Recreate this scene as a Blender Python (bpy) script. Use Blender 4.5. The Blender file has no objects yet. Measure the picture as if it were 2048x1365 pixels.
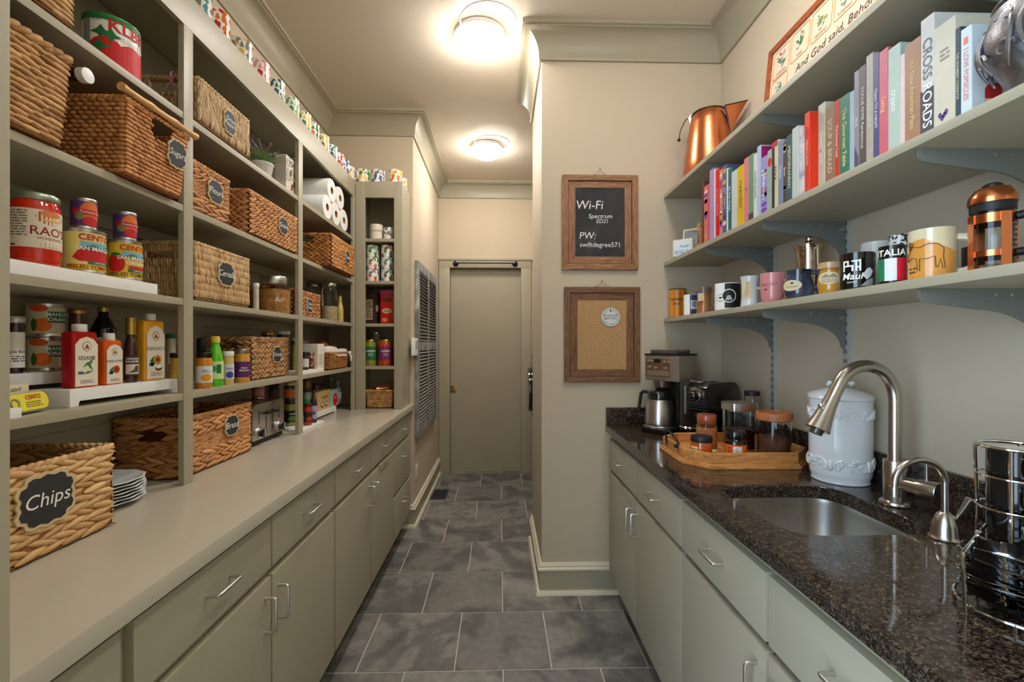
import bpy, bmesh, math, random
import numpy as np
from mathutils import Vector, Matrix

# ---------------------------------------------------------------- camera, world, exposure
scene = bpy.context.scene
COL = scene.collection
H = 1.35                     # eye height
F = 900.0                    # focal length in pixels of the 2048 frame
TH = math.atan(24 / 900)     # small pan to the right
CT, ST = math.cos(TH), math.sin(TH)
cam_d = bpy.data.cameras.new('camera')
cam_d.sensor_width = 36
cam_d.lens = F / 2048 * 36
cam_d.shift_y = 7.5 / 2048
cam_d.clip_start = 0.02
cam = bpy.data.objects.new('camera', cam_d)
COL.objects.link(cam)
cam.location = (0, 0, H)
cam.rotation_euler = (math.pi / 2, 0, -TH)
scene.camera = cam
vs = scene.view_settings
vs.view_transform = 'Standard'
vs.look = 'None'
vs.gamma = 1
vs.use_curve_mapping = False
vs.exposure = 0.42
DOME = 62.0                  # strength of the ceiling lamps' glass
world = bpy.data.worlds.new('world')
scene.world = world
world.use_nodes = True
world.node_tree.nodes['Background'].inputs[0].default_value = (0.58, 0.78, 1.0, 1)
world.node_tree.nodes['Background'].inputs[1].default_value = 5.5

# ---------------------------------------------------------------- pixel helpers (2048 x 1365 frame)
def ray(px):
    a = (px - 1024) / F
    return a * CT + ST, CT - a * ST
def onX(px, X):
    rx, ry = ray(px)
    return X / rx * ry
def onY(px, Y):
    rx, ry = ray(px)
    return Y / ry * rx
def dep(X, Y):
    return X * ST + Y * CT
def zat(py, X, Y):
    return H + (690 - py) * dep(X, Y) / F
def fit(p0, p1, front, plane='X'):
    """upright cylinder seen between pixels p0..p1 whose nearest side touches the plane X=front / Y=front"""
    a0 = math.atan2(*ray(p0)); a1 = math.atan2(*ray(p1))
    m, b = (a0 + a1) / 2, (a1 - a0) / 2
    if plane == 'Y':
        D = front / (math.cos(m) - math.sin(b))
    elif front > 0:
        D = front / (math.sin(m) - math.sin(b))
    else:
        D = front / (math.sin(m) + math.sin(b))
    return D * math.sin(m), D * math.cos(m), D * math.sin(b)

# ---------------------------------------------------------------- materials
def lin(c):
    c = c / 255
    return c / 12.92 if c <= 0.04045 else ((c + 0.055) / 1.055) ** 2.4
def rgb(c):
    return (lin(c[0]), lin(c[1]), lin(c[2]), 1)
MATS = {}
def nodes_of(name):
    m = bpy.data.materials.new(name)
    m.use_nodes = True
    nt = m.node_tree
    return m, nt, nt.nodes['Principled BSDF']
def M(c, rough=0.5, metal=0.0, var=0.0, vscale=8.0, bump=0.0, bscale=60.0, coat=0.0, trans=0.0, ior=1.45, emit=0.0, stretch=None, name=None, alpha=1.0):
    """plain procedural paint / plastic / metal: colour with a little noise and fine relief"""
    key = (tuple(c), rough, metal, var, vscale, bump, bscale, coat, trans, ior, emit, stretch, alpha)
    if key in MATS:
        return MATS[key]
    m, nt, b = nodes_of(name or 'mat_%d' % len(MATS))
    b.inputs['Base Color'].default_value = rgb(c)
    b.inputs['Roughness'].default_value = rough
    b.inputs['Metallic'].default_value = metal
    b.inputs['Coat Weight'].default_value = coat
    b.inputs['Transmission Weight'].default_value = trans
    b.inputs['IOR'].default_value = ior
    b.inputs['Alpha'].default_value = alpha
    if emit:
        b.inputs['Emission Color'].default_value = rgb(c)
        b.inputs['Emission Strength'].default_value = emit
    if var or bump:
        tc = nt.nodes.new('ShaderNodeTexCoord')
        src = tc.outputs['Object']
        if stretch:
            mp = nt.nodes.new('ShaderNodeMapping')
            mp.inputs['Scale'].default_value = stretch
            nt.links.new(src, mp.inputs[0]); src = mp.outputs[0]
        if var:
            nz = nt.nodes.new('ShaderNodeTexNoise')
            nz.inputs['Scale'].default_value = vscale
            nz.inputs['Detail'].default_value = 5
            nt.links.new(src, nz.inputs['Vector'])
            cr = nt.nodes.new('ShaderNodeValToRGB')
            r = rgb(c)
            cr.color_ramp.elements[0].position = 0.3
            cr.color_ramp.elements[1].position = 0.7
            cr.color_ramp.elements[0].color = tuple(x * (1 - var) for x in r[:3]) + (1,)
            cr.color_ramp.elements[1].color = tuple(min(1, x * (1 + var)) for x in r[:3]) + (1,)
            nt.links.new(nz.outputs['Fac'], cr.inputs[0])
            nt.links.new(cr.outputs[0], b.inputs['Base Color'])
        if bump:
            nb = nt.nodes.new('ShaderNodeTexNoise')
            nb.inputs['Scale'].default_value = bscale
            nb.inputs['Detail'].default_value = 4
            nt.links.new(src, nb.inputs['Vector'])
            bp = nt.nodes.new('ShaderNodeBump')
            bp.inputs['Strength'].default_value = bump
            bp.inputs['Distance'].default_value = 0.002
            nt.links.new(nb.outputs['Fac'], bp.inputs['Height'])
            nt.links.new(bp.outputs[0], b.inputs['Normal'])
    MATS[key] = m
    return m
def ramp_mat(name, kind, scale, stops, rough=0.5, metal=0.0, constant=False, stretch=(1, 1, 1), bump=0.0, detail=6.0, distort=0.0, coat=0.0):
    """noise / voronoi / wave texture pushed through a colour ramp"""
    m, nt, b = nodes_of(name)
    b.inputs['Roughness'].default_value = rough
    b.inputs['Metallic'].default_value = metal
    b.inputs['Coat Weight'].default_value = coat
    tc = nt.nodes.new('ShaderNodeTexCoord')
    mp = nt.nodes.new('ShaderNodeMapping')
    mp.inputs['Scale'].default_value = stretch
    nt.links.new(tc.outputs['Object'], mp.inputs[0])
    if kind == 'voronoi':
        t = nt.nodes.new('ShaderNodeTexVoronoi'); out = t.outputs['Color']
    elif kind == 'wave':
        t = nt.nodes.new('ShaderNodeTexWave'); out = t.outputs['Fac']
        t.inputs['Distortion'].default_value = distort
        t.inputs['Detail'].default_value = detail
    else:
        t = nt.nodes.new('ShaderNodeTexNoise'); out = t.outputs['Fac']
        t.inputs['Detail'].default_value = detail
        t.inputs['Distortion'].default_value = distort
    t.inputs['Scale'].default_value = scale
    nt.links.new(mp.outputs[0], t.inputs['Vector'])
    if kind == 'voronoi':
        sp = nt.nodes.new('ShaderNodeSeparateColor')
        nt.links.new(out, sp.inputs[0]); out = sp.outputs[0]
    cr = nt.nodes.new('ShaderNodeValToRGB')
    if constant:
        cr.color_ramp.interpolation = 'CONSTANT'
    els = cr.color_ramp.elements
    while len(els) < len(stops):
        els.new(0.5)
    for e, (p, c) in zip(els, stops):
        e.position = p; e.color = rgb(c)
    nt.links.new(out, cr.inputs[0])
    nt.links.new(cr.outputs[0], b.inputs['Base Color'])
    if bump:
        bp = nt.nodes.new('ShaderNodeBump')
        bp.inputs['Strength'].default_value = bump
        bp.inputs['Distance'].default_value = 0.003
        nt.links.new(out, bp.inputs['Height'])
        nt.links.new(bp.outputs[0], b.inputs['Normal'])
    return m
def basket_mat(name, light, dark, streak=0.25):
    """dried plant fibre: every strand has its own tint, with fibres along it"""
    m, nt, b = nodes_of(name)
    b.inputs['Roughness'].default_value = 0.62
    at = nt.nodes.new('ShaderNodeAttribute'); at.attribute_name = 'tint'
    tc = nt.nodes.new('ShaderNodeTexCoord')
    nz = nt.nodes.new('ShaderNodeTexNoise')
    nz.inputs['Scale'].default_value = 90; nz.inputs['Detail'].default_value = 4
    nt.links.new(tc.outputs['Object'], nz.inputs['Vector'])
    ad = nt.nodes.new('ShaderNodeMath'); ad.operation = 'MULTIPLY_ADD'
    nt.links.new(nz.outputs['Fac'], ad.inputs[0]); ad.inputs[1].default_value = streak * 2
    nt.links.new(at.outputs['Fac'], ad.inputs[2])
    sb = nt.nodes.new('ShaderNodeMath'); sb.operation = 'SUBTRACT'; sb.use_clamp = True
    nt.links.new(ad.outputs[0], sb.inputs[0]); sb.inputs[1].default_value = streak
    cr = nt.nodes.new('ShaderNodeValToRGB')
    cr.color_ramp.elements[0].color = rgb(dark); cr.color_ramp.elements[1].color = rgb(light)
    nt.links.new(sb.outputs[0], cr.inputs[0])
    nt.links.new(cr.outputs[0], b.inputs['Base Color'])
    return m
def wood_mat(name, stops, scale=6, stretch=(1, 12, 12), rough=0.55, bump=0.3):
    return ramp_mat(name, 'noise', scale, stops, rough, stretch=stretch, bump=bump, detail=8, distort=1.2)

PAINT = M((166, 157, 134), 0.42, var=0.03, vscale=3, bump=0.03, bscale=220, name='sage_paint')
PAINT_TOP = M((190, 181, 162), 0.24, var=0.03, vscale=3, bump=0.02, bscale=160, coat=0.15, name='sage_worktop_paint')
WALLM = M((196, 180, 155), 0.8, var=0.02, vscale=2, bump=0.05, bscale=240, name='beige_wall_paint')
CEILM = M((214, 202, 183), 0.85, var=0.015, vscale=2, bump=0.04, bscale=200, name='ceiling_paint')
CREAM = M((214, 203, 178), 0.4, var=0.02, name='cream_trim_paint')
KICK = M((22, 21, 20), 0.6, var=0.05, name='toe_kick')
STEEL = M((196, 192, 186), 0.28, 1.0, var=0.05, vscale=30, stretch=(1, 1, 20), name='brushed_steel')
SATIN = M((205, 203, 200), 0.32, 1.0, name='satin_nickel')
CHROME = M((225, 225, 226), 0.08, 1.0, name='chrome')
DARKSTEEL = M((90, 90, 92), 0.35, 0.9, name='grey_bracket_metal')
WHITEP = M((236, 234, 230), 0.35, name='white_plastic')
CERAM = M((240, 237, 230), 0.12, coat=0.4, name='white_glaze')
BLACKG = M((14, 14, 15), 0.12, coat=0.5, name='black_gloss')
BLACKM = M((20, 20, 21), 0.5, name='black_matte')
GOLD = M((196, 160, 84), 0.3, 0.9, name='gold_lid')
GLASS = M((250, 252, 252), 0.02, trans=1.0, ior=1.3, name='clear_glass')
PAPER = M((226, 217, 197), 0.7, var=0.05, vscale=40, name='paper')
CHALKB = M((42, 43, 44), 0.75, var=0.35, vscale=9, name='chalkboard')
CHALK = M((236, 234, 228), 0.9, name='chalk')

# ---------------------------------------------------------------- mesh builder
class MB:
    def __init__(self):
        self.v = []; self.f = []; self.mi = []
    def add(self, v, f, mi=0):
        n = len(self.v)
        self.v += [tuple(p) for p in v]
        self.f += [tuple(i + n for i in q) for q in f]
        self.mi += [mi] * len(f)
        return self
    def box(self, x0, x1, y0, y1, z0, z1, mi=0):
        v = [(x, y, z) for z in (z0, z1) for y in (y0, y1) for x in (x0, x1)]
        f = [(0, 2, 3, 1), (4, 5, 7, 6), (0, 1, 5, 4), (2, 6, 7, 3), (0, 4, 6, 2), (1, 3, 7, 5)]
        return self.add(v, f, mi)
    def lathe(self, prof, n=28, c=(0, 0), mi=0, sx=1.0, sy=1.0, fill=True):
        """closed profile list of (r, z) turned about z; r = 0 ends close"""
        v = []; f = []
        for r, z in prof:
            for k in range(n):
                a = 2 * math.pi * k / n
                v.append((c[0] + r * sx * math.cos(a), c[1] + r * sy * math.sin(a), z))
        for i in range(len(prof) - 1):
            for k in range(n):
                k2 = (k + 1) % n
                f.append((i * n + k, i * n + k2, (i + 1) * n + k2, (i + 1) * n + k))
        if prof[0][0] > 1e-6 and fill:
            f.append(tuple(range(n - 1, -1, -1)))
        if prof[-1][0] > 1e-6:
            f.append(tuple((len(prof) - 1) * n + k for k in range(n)))
        return self.add(v, f, mi)
    def tube(self, pts, r, n=8, closed=False, mi=0):
        pts = [Vector(p) for p in pts]
        m = len(pts)
        rs = r if isinstance(r, (list, tuple)) else [r] * m
        v = []; f = []
        up = None
        for i, p in enumerate(pts):
            a = pts[(i - 1) % m] if (closed or i > 0) else p
            b = pts[(i + 1) % m] if (closed or i < m - 1) else p
            t = (b - a).normalized() if (b - a).length > 1e-9 else Vector((0, 0, 1))
            if up is None:
                up = Vector((0, 0, 1)) if abs(t.z) < 0.9 else Vector((1, 0, 0))
            s = t.cross(up)
            if s.length < 1e-6:
                s = t.cross(Vector((0, 1, 0)))
            s.normalize(); up = s.cross(t).normalized()
            for k in range(n):
                an = 2 * math.pi * k / n
                v.append(tuple(p + (s * math.cos(an) + up * math.sin(an)) * rs[i]))
        for i in range(m if closed else m - 1):
            j = (i + 1) % m
            for k in range(n):
                k2 = (k + 1) % n
                f.append((i * n + k, i * n + k2, j * n + k2, j * n + k))
        if not closed:
            f.append(tuple(range(n - 1, -1, -1)))
            f.append(tuple((m - 1) * n + k for k in range(n)))
        return self.add(v, f, mi)
    def prism(self, poly, axis, a0, a1, mi=0):
        """2D polygon swept along an axis: 'x' -> poly (y,z), 'y' -> (x,z), 'z' -> (x,y)"""
        def P(p, a):
            return {'x': (a, p[0], p[1]), 'y': (p[0], a, p[1]), 'z': (p[0], p[1], a)}[axis]
        n = len(poly)
        v = [P(p, a0) for p in poly] + [P(p, a1) for p in poly]
        f = [tuple(range(n - 1, -1, -1)), tuple(range(n, 2 * n))]
        f += [(k, (k + 1) % n, n + (k + 1) % n, n + k) for k in range(n)]
        return self.add(v, f, mi)
    def ball(self, c, r, n=12, mi=0, s=(1, 1, 1)):
        prof = [(math.sin(math.pi * i / 8) * r, -math.cos(math.pi * i / 8) * r) for i in range(9)]
        q = MB().lathe(prof, n)
        return self.add([(c[0] + x * s[0], c[1] + y * s[1], c[2] + z * s[2]) for x, y, z in q.v], q.f, mi)
    def build(self, name, mats, parent=None, bevel=0.0, smooth=True, seg=2, angle=38, normals=True):
        me = bpy.data.meshes.new(name)
        me.from_pydata(self.v, [], self.f)
        mats = mats if isinstance(mats, (list, tuple)) else [mats]
        for m in mats:
            me.materials.append(m)
        if len(mats) > 1:
            me.polygons.foreach_set('material_index', self.mi)
        if bevel or normals:
            bm = bmesh.new(); bm.from_mesh(me)
            if normals:
                bmesh.ops.recalc_face_normals(bm, faces=bm.faces)
            if bevel:
                es = [e for e in bm.edges if len(e.link_faces) == 2 and e.calc_face_angle(0) > 0.5]
                bmesh.ops.bevel(bm, geom=es, offset=bevel, segments=seg, profile=0.7, affect='EDGES', clamp_overlap=True)
            bm.to_mesh(me); bm.free()
        if smooth:
            me.shade_smooth()
            me.set_sharp_from_angle(angle=math.radians(angle))
        o = bpy.data.objects.new(name, me)
        COL.objects.link(o)
        if parent:
            o.parent = parent
        return o
def box(name, m, parent, x0, x1, y0, y1, z0, z1, bevel=0.0):
    return MB().box(x0, x1, y0, y1, z0, z1).build(name, m, parent, bevel)
def tag(o, label, cat, group=None):
    o['label'] = label; o['category'] = cat
    if group:
        o['group'] = group
    return o
def thing(name, label, cat, loc=(0, 0, 0), rotz=0.0, group=None):
    o = bpy.data.objects.new(name, None)
    o.empty_display_size = 0.05
    COL.objects.link(o)
    o.location = loc; o.rotation_euler = (0, 0, rotz)
    return tag(o, label, cat, group)
def struct(o):
    o['kind'] = 'structure'
    return o
def copy_tree(o, parent=None):
    c = o.copy(); COL.objects.link(c)
    if parent:
        c.parent = parent
    for ch in o.children:
        copy_tree(ch, c)
    return c

# ---------------------------------------------------------------- print on surfaces: lettering and flat shapes
class Flat:
    def __init__(self, o, u, v):
        self.o, self.u, self.v = Vector(o), Vector(u).normalized(), Vector(v).normalized()
        self.n = self.u.cross(self.v)
    def P(self, a, b, off):
        return tuple(self.o + self.u * a + self.v * b + self.n * off)
    step = None
class Round:
    def __init__(self, r, phi, z, c=(0, 0), slope=0.0):
        self.r, self.phi, self.z, self.c, self.slope = r, phi, z, c, slope
        self.step = max(0.003, r * 0.16)
    def P(self, a, b, off):
        an = self.phi + a / self.r
        rr = self.r + off + self.slope * b
        return (self.c[0] + rr * math.cos(an), self.c[1] + rr * math.sin(an), self.z + b)
def lay(bm, surf, off, name, m, parent):
    if surf.step:
        xs = [v.co.x for v in bm.verts]
        if xs:
            x = min(xs) + surf.step
            while x < max(xs):
                bmesh.ops.bisect_plane(bm, geom=bm.verts[:] + bm.edges[:] + bm.faces[:], plane_co=(x, 0, 0), plane_no=(1, 0, 0))
                x += surf.step
    for v in bm.verts:
        v.co = surf.P(v.co.x, v.co.y, off)
    me = bpy.data.meshes.new(name)
    bm.to_mesh(me); bm.free()
    me.materials.append(m)
    o = bpy.data.objects.new(name, me)
    COL.objects.link(o); o.parent = parent
    return o
def text(parent, surf, s, u, v, size, m, off=0.0008, shear=0.0, wide=1.0, bold=0.0, name='lettering', align='CENTER', space=1.0):
    cu = bpy.data.curves.new('t', 'FONT')
    cu.body = s; cu.size = size; cu.shear = shear
    cu.align_x = align; cu.align_y = 'CENTER'
    cu.offset = bold * size; cu.space_line = space
    cu.resolution_u = 3
    ob = bpy.data.objects.new('t', cu)
    COL.objects.link(ob)
    dg = bpy.context.evaluated_depsgraph_get()
    me = bpy.data.meshes.new_from_object(ob.evaluated_get(dg))
    bpy.data.objects.remove(ob); bpy.data.curves.remove(cu)
    bm = bmesh.new(); bm.from_mesh(me); bpy.data.meshes.remove(me)
    for q in bm.verts:
        q.co = (q.co.x * wide + u, q.co.y + v, 0)
    return lay(bm, surf, off, name, m, parent)
def shape(parent, surf, pts, m, off=0.0005, name='printed_shape'):
    bm = bmesh.new()
    vs_ = [bm.verts.new((p[0], p[1], 0)) for p in pts]
    bm.faces.new(vs_)
    if surf.step:
        bmesh.ops.triangulate(bm, faces=bm.faces[:])
    return lay(bm, surf, off, name, m, parent)
def rect(parent, surf, u0, u1, v0, v1, m, off=0.0005, name='printed_panel'):
    return shape(parent, surf, [(u0, v0), (u1, v0), (u1, v1), (u0, v1)], m, off, name)
def oval(parent, surf, u, v, a, b, m, off=0.0005, n=20, name='printed_shape'):
    return shape(parent, surf, [(u + a * math.cos(2 * math.pi * k / n), v + b * math.sin(2 * math.pi * k / n)) for k in range(n)], m, off, name)
def rows(parent, surf, u0, u1, v0, v1, n, m, off=0.0007, seed=1, name='fine_print'):
    """blocks of unreadably small print: short dashes in n lines"""
    rnd = random.Random(seed)
    bm = bmesh.new()
    h = (v1 - v0) / n
    for i in range(n):
        u = u0; y = v0 + h * i
        end = u1 - rnd.random() * 0.3 * (u1 - u0)
        while u < end:
            w = h * (0.6 + rnd.random() * 2)
            e = min(u + w, u1)
            bm.faces.new([bm.verts.new(p) for p in ((u, y + h * .25, 0), (e, y + h * .25, 0), (e, y + h * .7, 0), (u, y + h * .7, 0))])
            u = e + h * 0.4
    return lay(bm, surf, off, name, m, parent)
def tocam(x, y):
    return math.atan2(-y, -x)
# ---------------------------------------------------------------- the room
XL, XR = -1.268, 1.214          # long walls
YP, XP, YPE = 2.44, 0.226, 3.12 # short wall that ends the right counter
YF, XH, YD = 3.352, -0.645, 4.755
CZ = 3.05
CTOP = 0.914
FY = 0.50                       # end wall beside the doorway the picture is taken from

def slate_material():
    m, nt, b = nodes_of('slate_tile')
    tc = nt.nodes.new('ShaderNodeTexCoord'); oi = nt.nodes.new('ShaderNodeObjectInfo')
    mu = nt.nodes.new('ShaderNodeMath'); mu.operation = 'MULTIPLY'; mu.inputs[1].default_value = 37
    nt.links.new(oi.outputs['Random'], mu.inputs[0])
    va = nt.nodes.new('ShaderNodeVectorMath'); va.operation = 'ADD'
    nt.links.new(tc.outputs['Object'], va.inputs[0]); nt.links.new(mu.outputs[0], va.inputs[1])
    n1 = nt.nodes.new('ShaderNodeTexNoise'); n1.inputs['Scale'].default_value = 3.2; n1.inputs['Detail'].default_value = 9; n1.inputs['Distortion'].default_value = 1.4
    n2 = nt.nodes.new('ShaderNodeTexNoise'); n2.inputs['Scale'].default_value = 24; n2.inputs['Detail'].default_value = 8
    for n in (n1, n2):
        nt.links.new(va.outputs[0], n.inputs['Vector'])
    c1 = nt.nodes.new('ShaderNodeValToRGB')
    for p, c in ((0.30, (74, 73, 70)), (0.46, (92, 90, 86)), (0.49, (106, 103, 97)), (0.7, (120, 116, 109))):
        e = c1.color_ramp.elements[0] if p == 0.30 else c1.color_ramp.elements.new(p)
        e.position = p; e.color = rgb(c)
    c1.color_ramp.elements[-1].position = 1.0; c1.color_ramp.elements[-1].color = rgb((130, 126, 118))
    nt.links.new(n1.outputs['Fac'], c1.inputs[0])
    mx = nt.nodes.new('ShaderNodeMix'); mx.data_type = 'RGBA'; mx.blend_type = 'OVERLAY'
    mx.inputs[0].default_value = 0.45
    nt.links.new(c1.outputs[0], mx.inputs[6]); nt.links.new(n2.outputs['Fac'], mx.inputs[7])
    tone = nt.nodes.new('ShaderNodeMapRange'); tone.inputs[3].default_value = 0.95; tone.inputs[4].default_value = 1.4
    nt.links.new(oi.outputs['Random'], tone.inputs[0])
    mv = nt.nodes.new('ShaderNodeVectorMath'); mv.operation = 'SCALE'
    nt.links.new(mx.outputs[2], mv.inputs[0]); nt.links.new(tone.outputs[0], mv.inputs['Scale'])
    nt.links.new(mv.outputs[0], b.inputs['Base Color'])
    b.inputs['Roughness'].default_value = 0.5
    bp = nt.nodes.new('ShaderNodeBump'); bp.inputs['Strength'].default_value = 0.35; bp.inputs['Distance'].default_value = 0.004
    nt.links.new(n1.outputs['Fac'], bp.inputs['Height']); nt.links.new(bp.outputs[0], b.inputs['Normal'])
    return m
def granite_material():
    m, nt, b = nodes_of('dark_granite')
    tc = nt.nodes.new('ShaderNodeTexCoord')
    v = nt.nodes.new('ShaderNodeTexVoronoi'); v.inputs['Scale'].default_value = 330
    n = nt.nodes.new('ShaderNodeTexNoise'); n.inputs['Scale'].default_value = 70; n.inputs['Detail'].default_value = 6
    for q in (v, n):
        nt.links.new(tc.outputs['Object'], q.inputs['Vector'])
    sp = nt.nodes.new('ShaderNodeSeparateColor'); nt.links.new(v.outputs['Color'], sp.inputs[0])
    ad = nt.nodes.new('ShaderNodeMath'); ad.operation = 'MULTIPLY'
    nt.links.new(sp.outputs[0], ad.inputs[0]); nt.links.new(n.outputs['Fac'], ad.inputs[1])
    cr = nt.nodes.new('ShaderNodeValToRGB')
    st = ((0.0, (16, 14, 13)), (0.12, (30, 25, 21)), (0.24, (50, 41, 34)), (0.38, (74, 61, 50)), (0.60, (100, 86, 73)))
    els = cr.color_ramp.elements
    while len(els) < len(st):
        els.new(0.5)
    for e, (p, c) in zip(els, st):
        e.position = p; e.color = rgb(c)
    nt.links.new(ad.outputs[0], cr.inputs[0]); nt.links.new(cr.outputs[0], b.inputs['Base Color'])
    b.inputs['Roughness'].default_value = 0.07
    b.inputs['Specular IOR Level'].default_value = 0.6
    return m
SLATE, GRANITE = slate_material(), granite_material()
GROUT = M((196, 186, 168), 0.9, var=0.1, vscale=30, name='grout')

floor = struct(MB().box(XL - .1, XR + .6, -1.0, YD + .6, -0.10, -0.0022).build('floor', GROUT, smooth=False))
TS = 0.406
tile_me = None
ty = 1.869 - 5 * TS
k = 0
while ty < YD + 0.1:
    x = -0.19 + (0.5 * TS if k % 2 == 0 else 0) - 3 * TS
    while x < XR:
        y1 = ty + TS
        if tile_me is None:
            t = MB().box(0.0024, TS - 0.0024, 0.0024, TS - 0.0024, -0.012, 0.0).build('tile', SLATE, floor, bevel=0.0015, seg=1)
            tile_me = t.data
        else:
            t = bpy.data.objects.new('tile', tile_me); COL.objects.link(t); t.parent = floor
        t.location = (x, ty, 0)
        x += TS
    ty += TS; k += 1

struct(MB().box(XL - .1, XR + .6, -1.0, YD + .6, CZ, CZ + .1).build('ceiling', CEILM, smooth=False))
struct(MB().box(XL - .1, XL, FY - .1, YF + .05, 0, CZ).build('wall_left', WALLM, smooth=False))
struct(MB().box(XL - .1, XH, YF, YD + .1, 0, CZ).build('wall_hall_left', WALLM, smooth=False))
struct(MB().box(XR, XR + .1, -1.0, YD + .1, 0, CZ).build('wall_right', WALLM, smooth=False))
struct(MB().box(XP, XR + .02, YP, YPE, 0, CZ).build('wall_short_right', WALLM, bevel=.004))
struct(MB().box(-0.70, XR + .1, -1.1, -1.0, 0, CZ).build('wall_front_added', WALLM, smooth=False))  # unseen wall added behind the camera to keep daylight off the short wall
jx = onY(13, FY)
struct(MB().box(XL - .1, jx - .02, FY - .12, FY, 0, CZ).build('wall_front_left', WALLM, smooth=False))
struct(MB().box(jx - .022, jx, FY - .14, FY + .004, 0, CZ).build('trim_front', PAINT, bevel=.002))
# wall with the sliding door
dx0, dx1 = onY(900, YD), onY(1042, YD)
dtop = zat(537, 0, YD)
w = MB()
w.box(XH - .05, dx0, YD, YD + .12, 0, CZ).box(dx1, XR + .05, YD, YD + .12, 0, CZ).box(dx0, dx1, YD, YD + .12, dtop, CZ)
w.box(dx0 - .1, dx1 + .1, YD + .1, YD + .14, 0, CZ)  # unseen panel added behind the door to block world light leaking under it
struct(w.build('wall_back', WALLM, smooth=False))
door = struct(MB().box(dx0 - .03, dx1 + .03, YD + .045, YD + .085, 0.0, dtop + .03).build('door_1', PAINT, smooth=False))
q = MB().box(dx0 + .004, dx0 + .062, YD + .040, YD + .046, 1.35 - 96 * 4.75 / 900, 1.35 - 82 * 4.75 / 900)
BRASS = M((186, 150, 84), 0.25, 1.0)
q.build('door_pull_plate', BRASS, door, bevel=.002)
MB().box(dx0 + .018, dx0 + .048, YD + .0385, YD + .0405, 1.35 - 93 * 4.75 / 900, 1.35 - 85 * 4.75 / 900).build('door_pull_recess', BRASS, door)
cx0, cx1, ctop = onY(878.5, YD), onY(1062, YD), zat(518, 0, YD)
tr = struct(MB().box(cx0, dx0, YD - .022, YD + .04, 0, ctop - .02).build('trim_door', PAINT, bevel=.003))
MB().box(dx1, cx1, YD - .022, YD + .04, 0, ctop - .02).build('casing_leg', PAINT, tr, bevel=.003)
MB().box(cx0, cx1, YD - .024, YD + .04, dtop, ctop - .018).build('casing_head', PAINT, tr, bevel=.003)
MB().box(cx0 - .006, cx1 + .006, YD - .034, YD, ctop - .022, ctop).build('casing_cap', PAINT, tr, bevel=.004)

# ---- mouldings swept along the walls
def sweep(path, prof, name, m, parent=None, close=True):
    """profile (out, z) swept along a plan path; out points to the right of travel"""
    P = [Vector(p) for p in path]
    offs = []
    for i in range(len(P)):
        ns = []
        if i > 0:
            d = (P[i] - P[i - 1]).normalized(); ns.append(Vector((d.y, -d.x)))
        if i < len(P) - 1:
            d = (P[i + 1] - P[i]).normalized(); ns.append(Vector((d.y, -d.x)))
        offs.append(ns[0] if len(ns) == 1 else (ns[0] + ns[1]) / (1 + ns[0].dot(ns[1])))
    b = MB(); n = len(prof)
    v = [(p.x + o.x * a, p.y + o.y * a, z) for p, o in zip(P, offs) for a, z in prof]
    f = []
    for i in range(len(P) - 1):
        for k in range(n):
            k2 = (k + 1) % n
            f.append((i * n + k, i * n + k2, (i + 1) * n + k2, (i + 1) * n + k))
    f += [tuple(range(n - 1, -1, -1)), tuple((len(P) - 1) * n + k for k in range(n))]
    b.add(v, f)
    return b.build(name, m, parent, angle=30)
cb = CZ - 0.158
cove = [(0.095 - .079 * math.cos(math.radians(a)), cb + .018 + .112 * math.sin(math.radians(a))) for a in range(0, 91, 9)]
crown = [(0, cb), (0.012, cb), (0.016, cb + .008), (0.016, cb + .018)] + cove + [(0.095, CZ - .022), (0.108, CZ - .02), (0.108, CZ), (0, CZ)]
struct(sweep([(XL, FY), (XL, YF), (XH, YF), (XH, YD), (XR, YD)], crown, 'trim_1', PAINT))
struct(sweep([(XP, YPE), (XP, YP), (XR, YP), (XR, -1.0)], crown, 'trim_2', PAINT))
def base(path, name):
    o = struct(sweep(path, [(0, 0), (.014, 0), (.014, .128), (0, .128)], name, PAINT))
    sweep(path, [(0, .124), (.015, .124), (.022, .13), (.022, .138), (.014, .146), (.016, .153), (.009, .166), (0, .168)], 'cap_moulding', CREAM, o)
    sweep(path, [(.012, 0), (.032, 0), (.030, .014), (.024, .022), (.012, .024)], 'shoe_moulding', CREAM, o)
base([(-0.80, YF), (XH, YF), (XH, YD)], 'baseboard_left')
base([(XP, YPE), (XP, YP), (0.66, YP)], 'baseboard_right')

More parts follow.
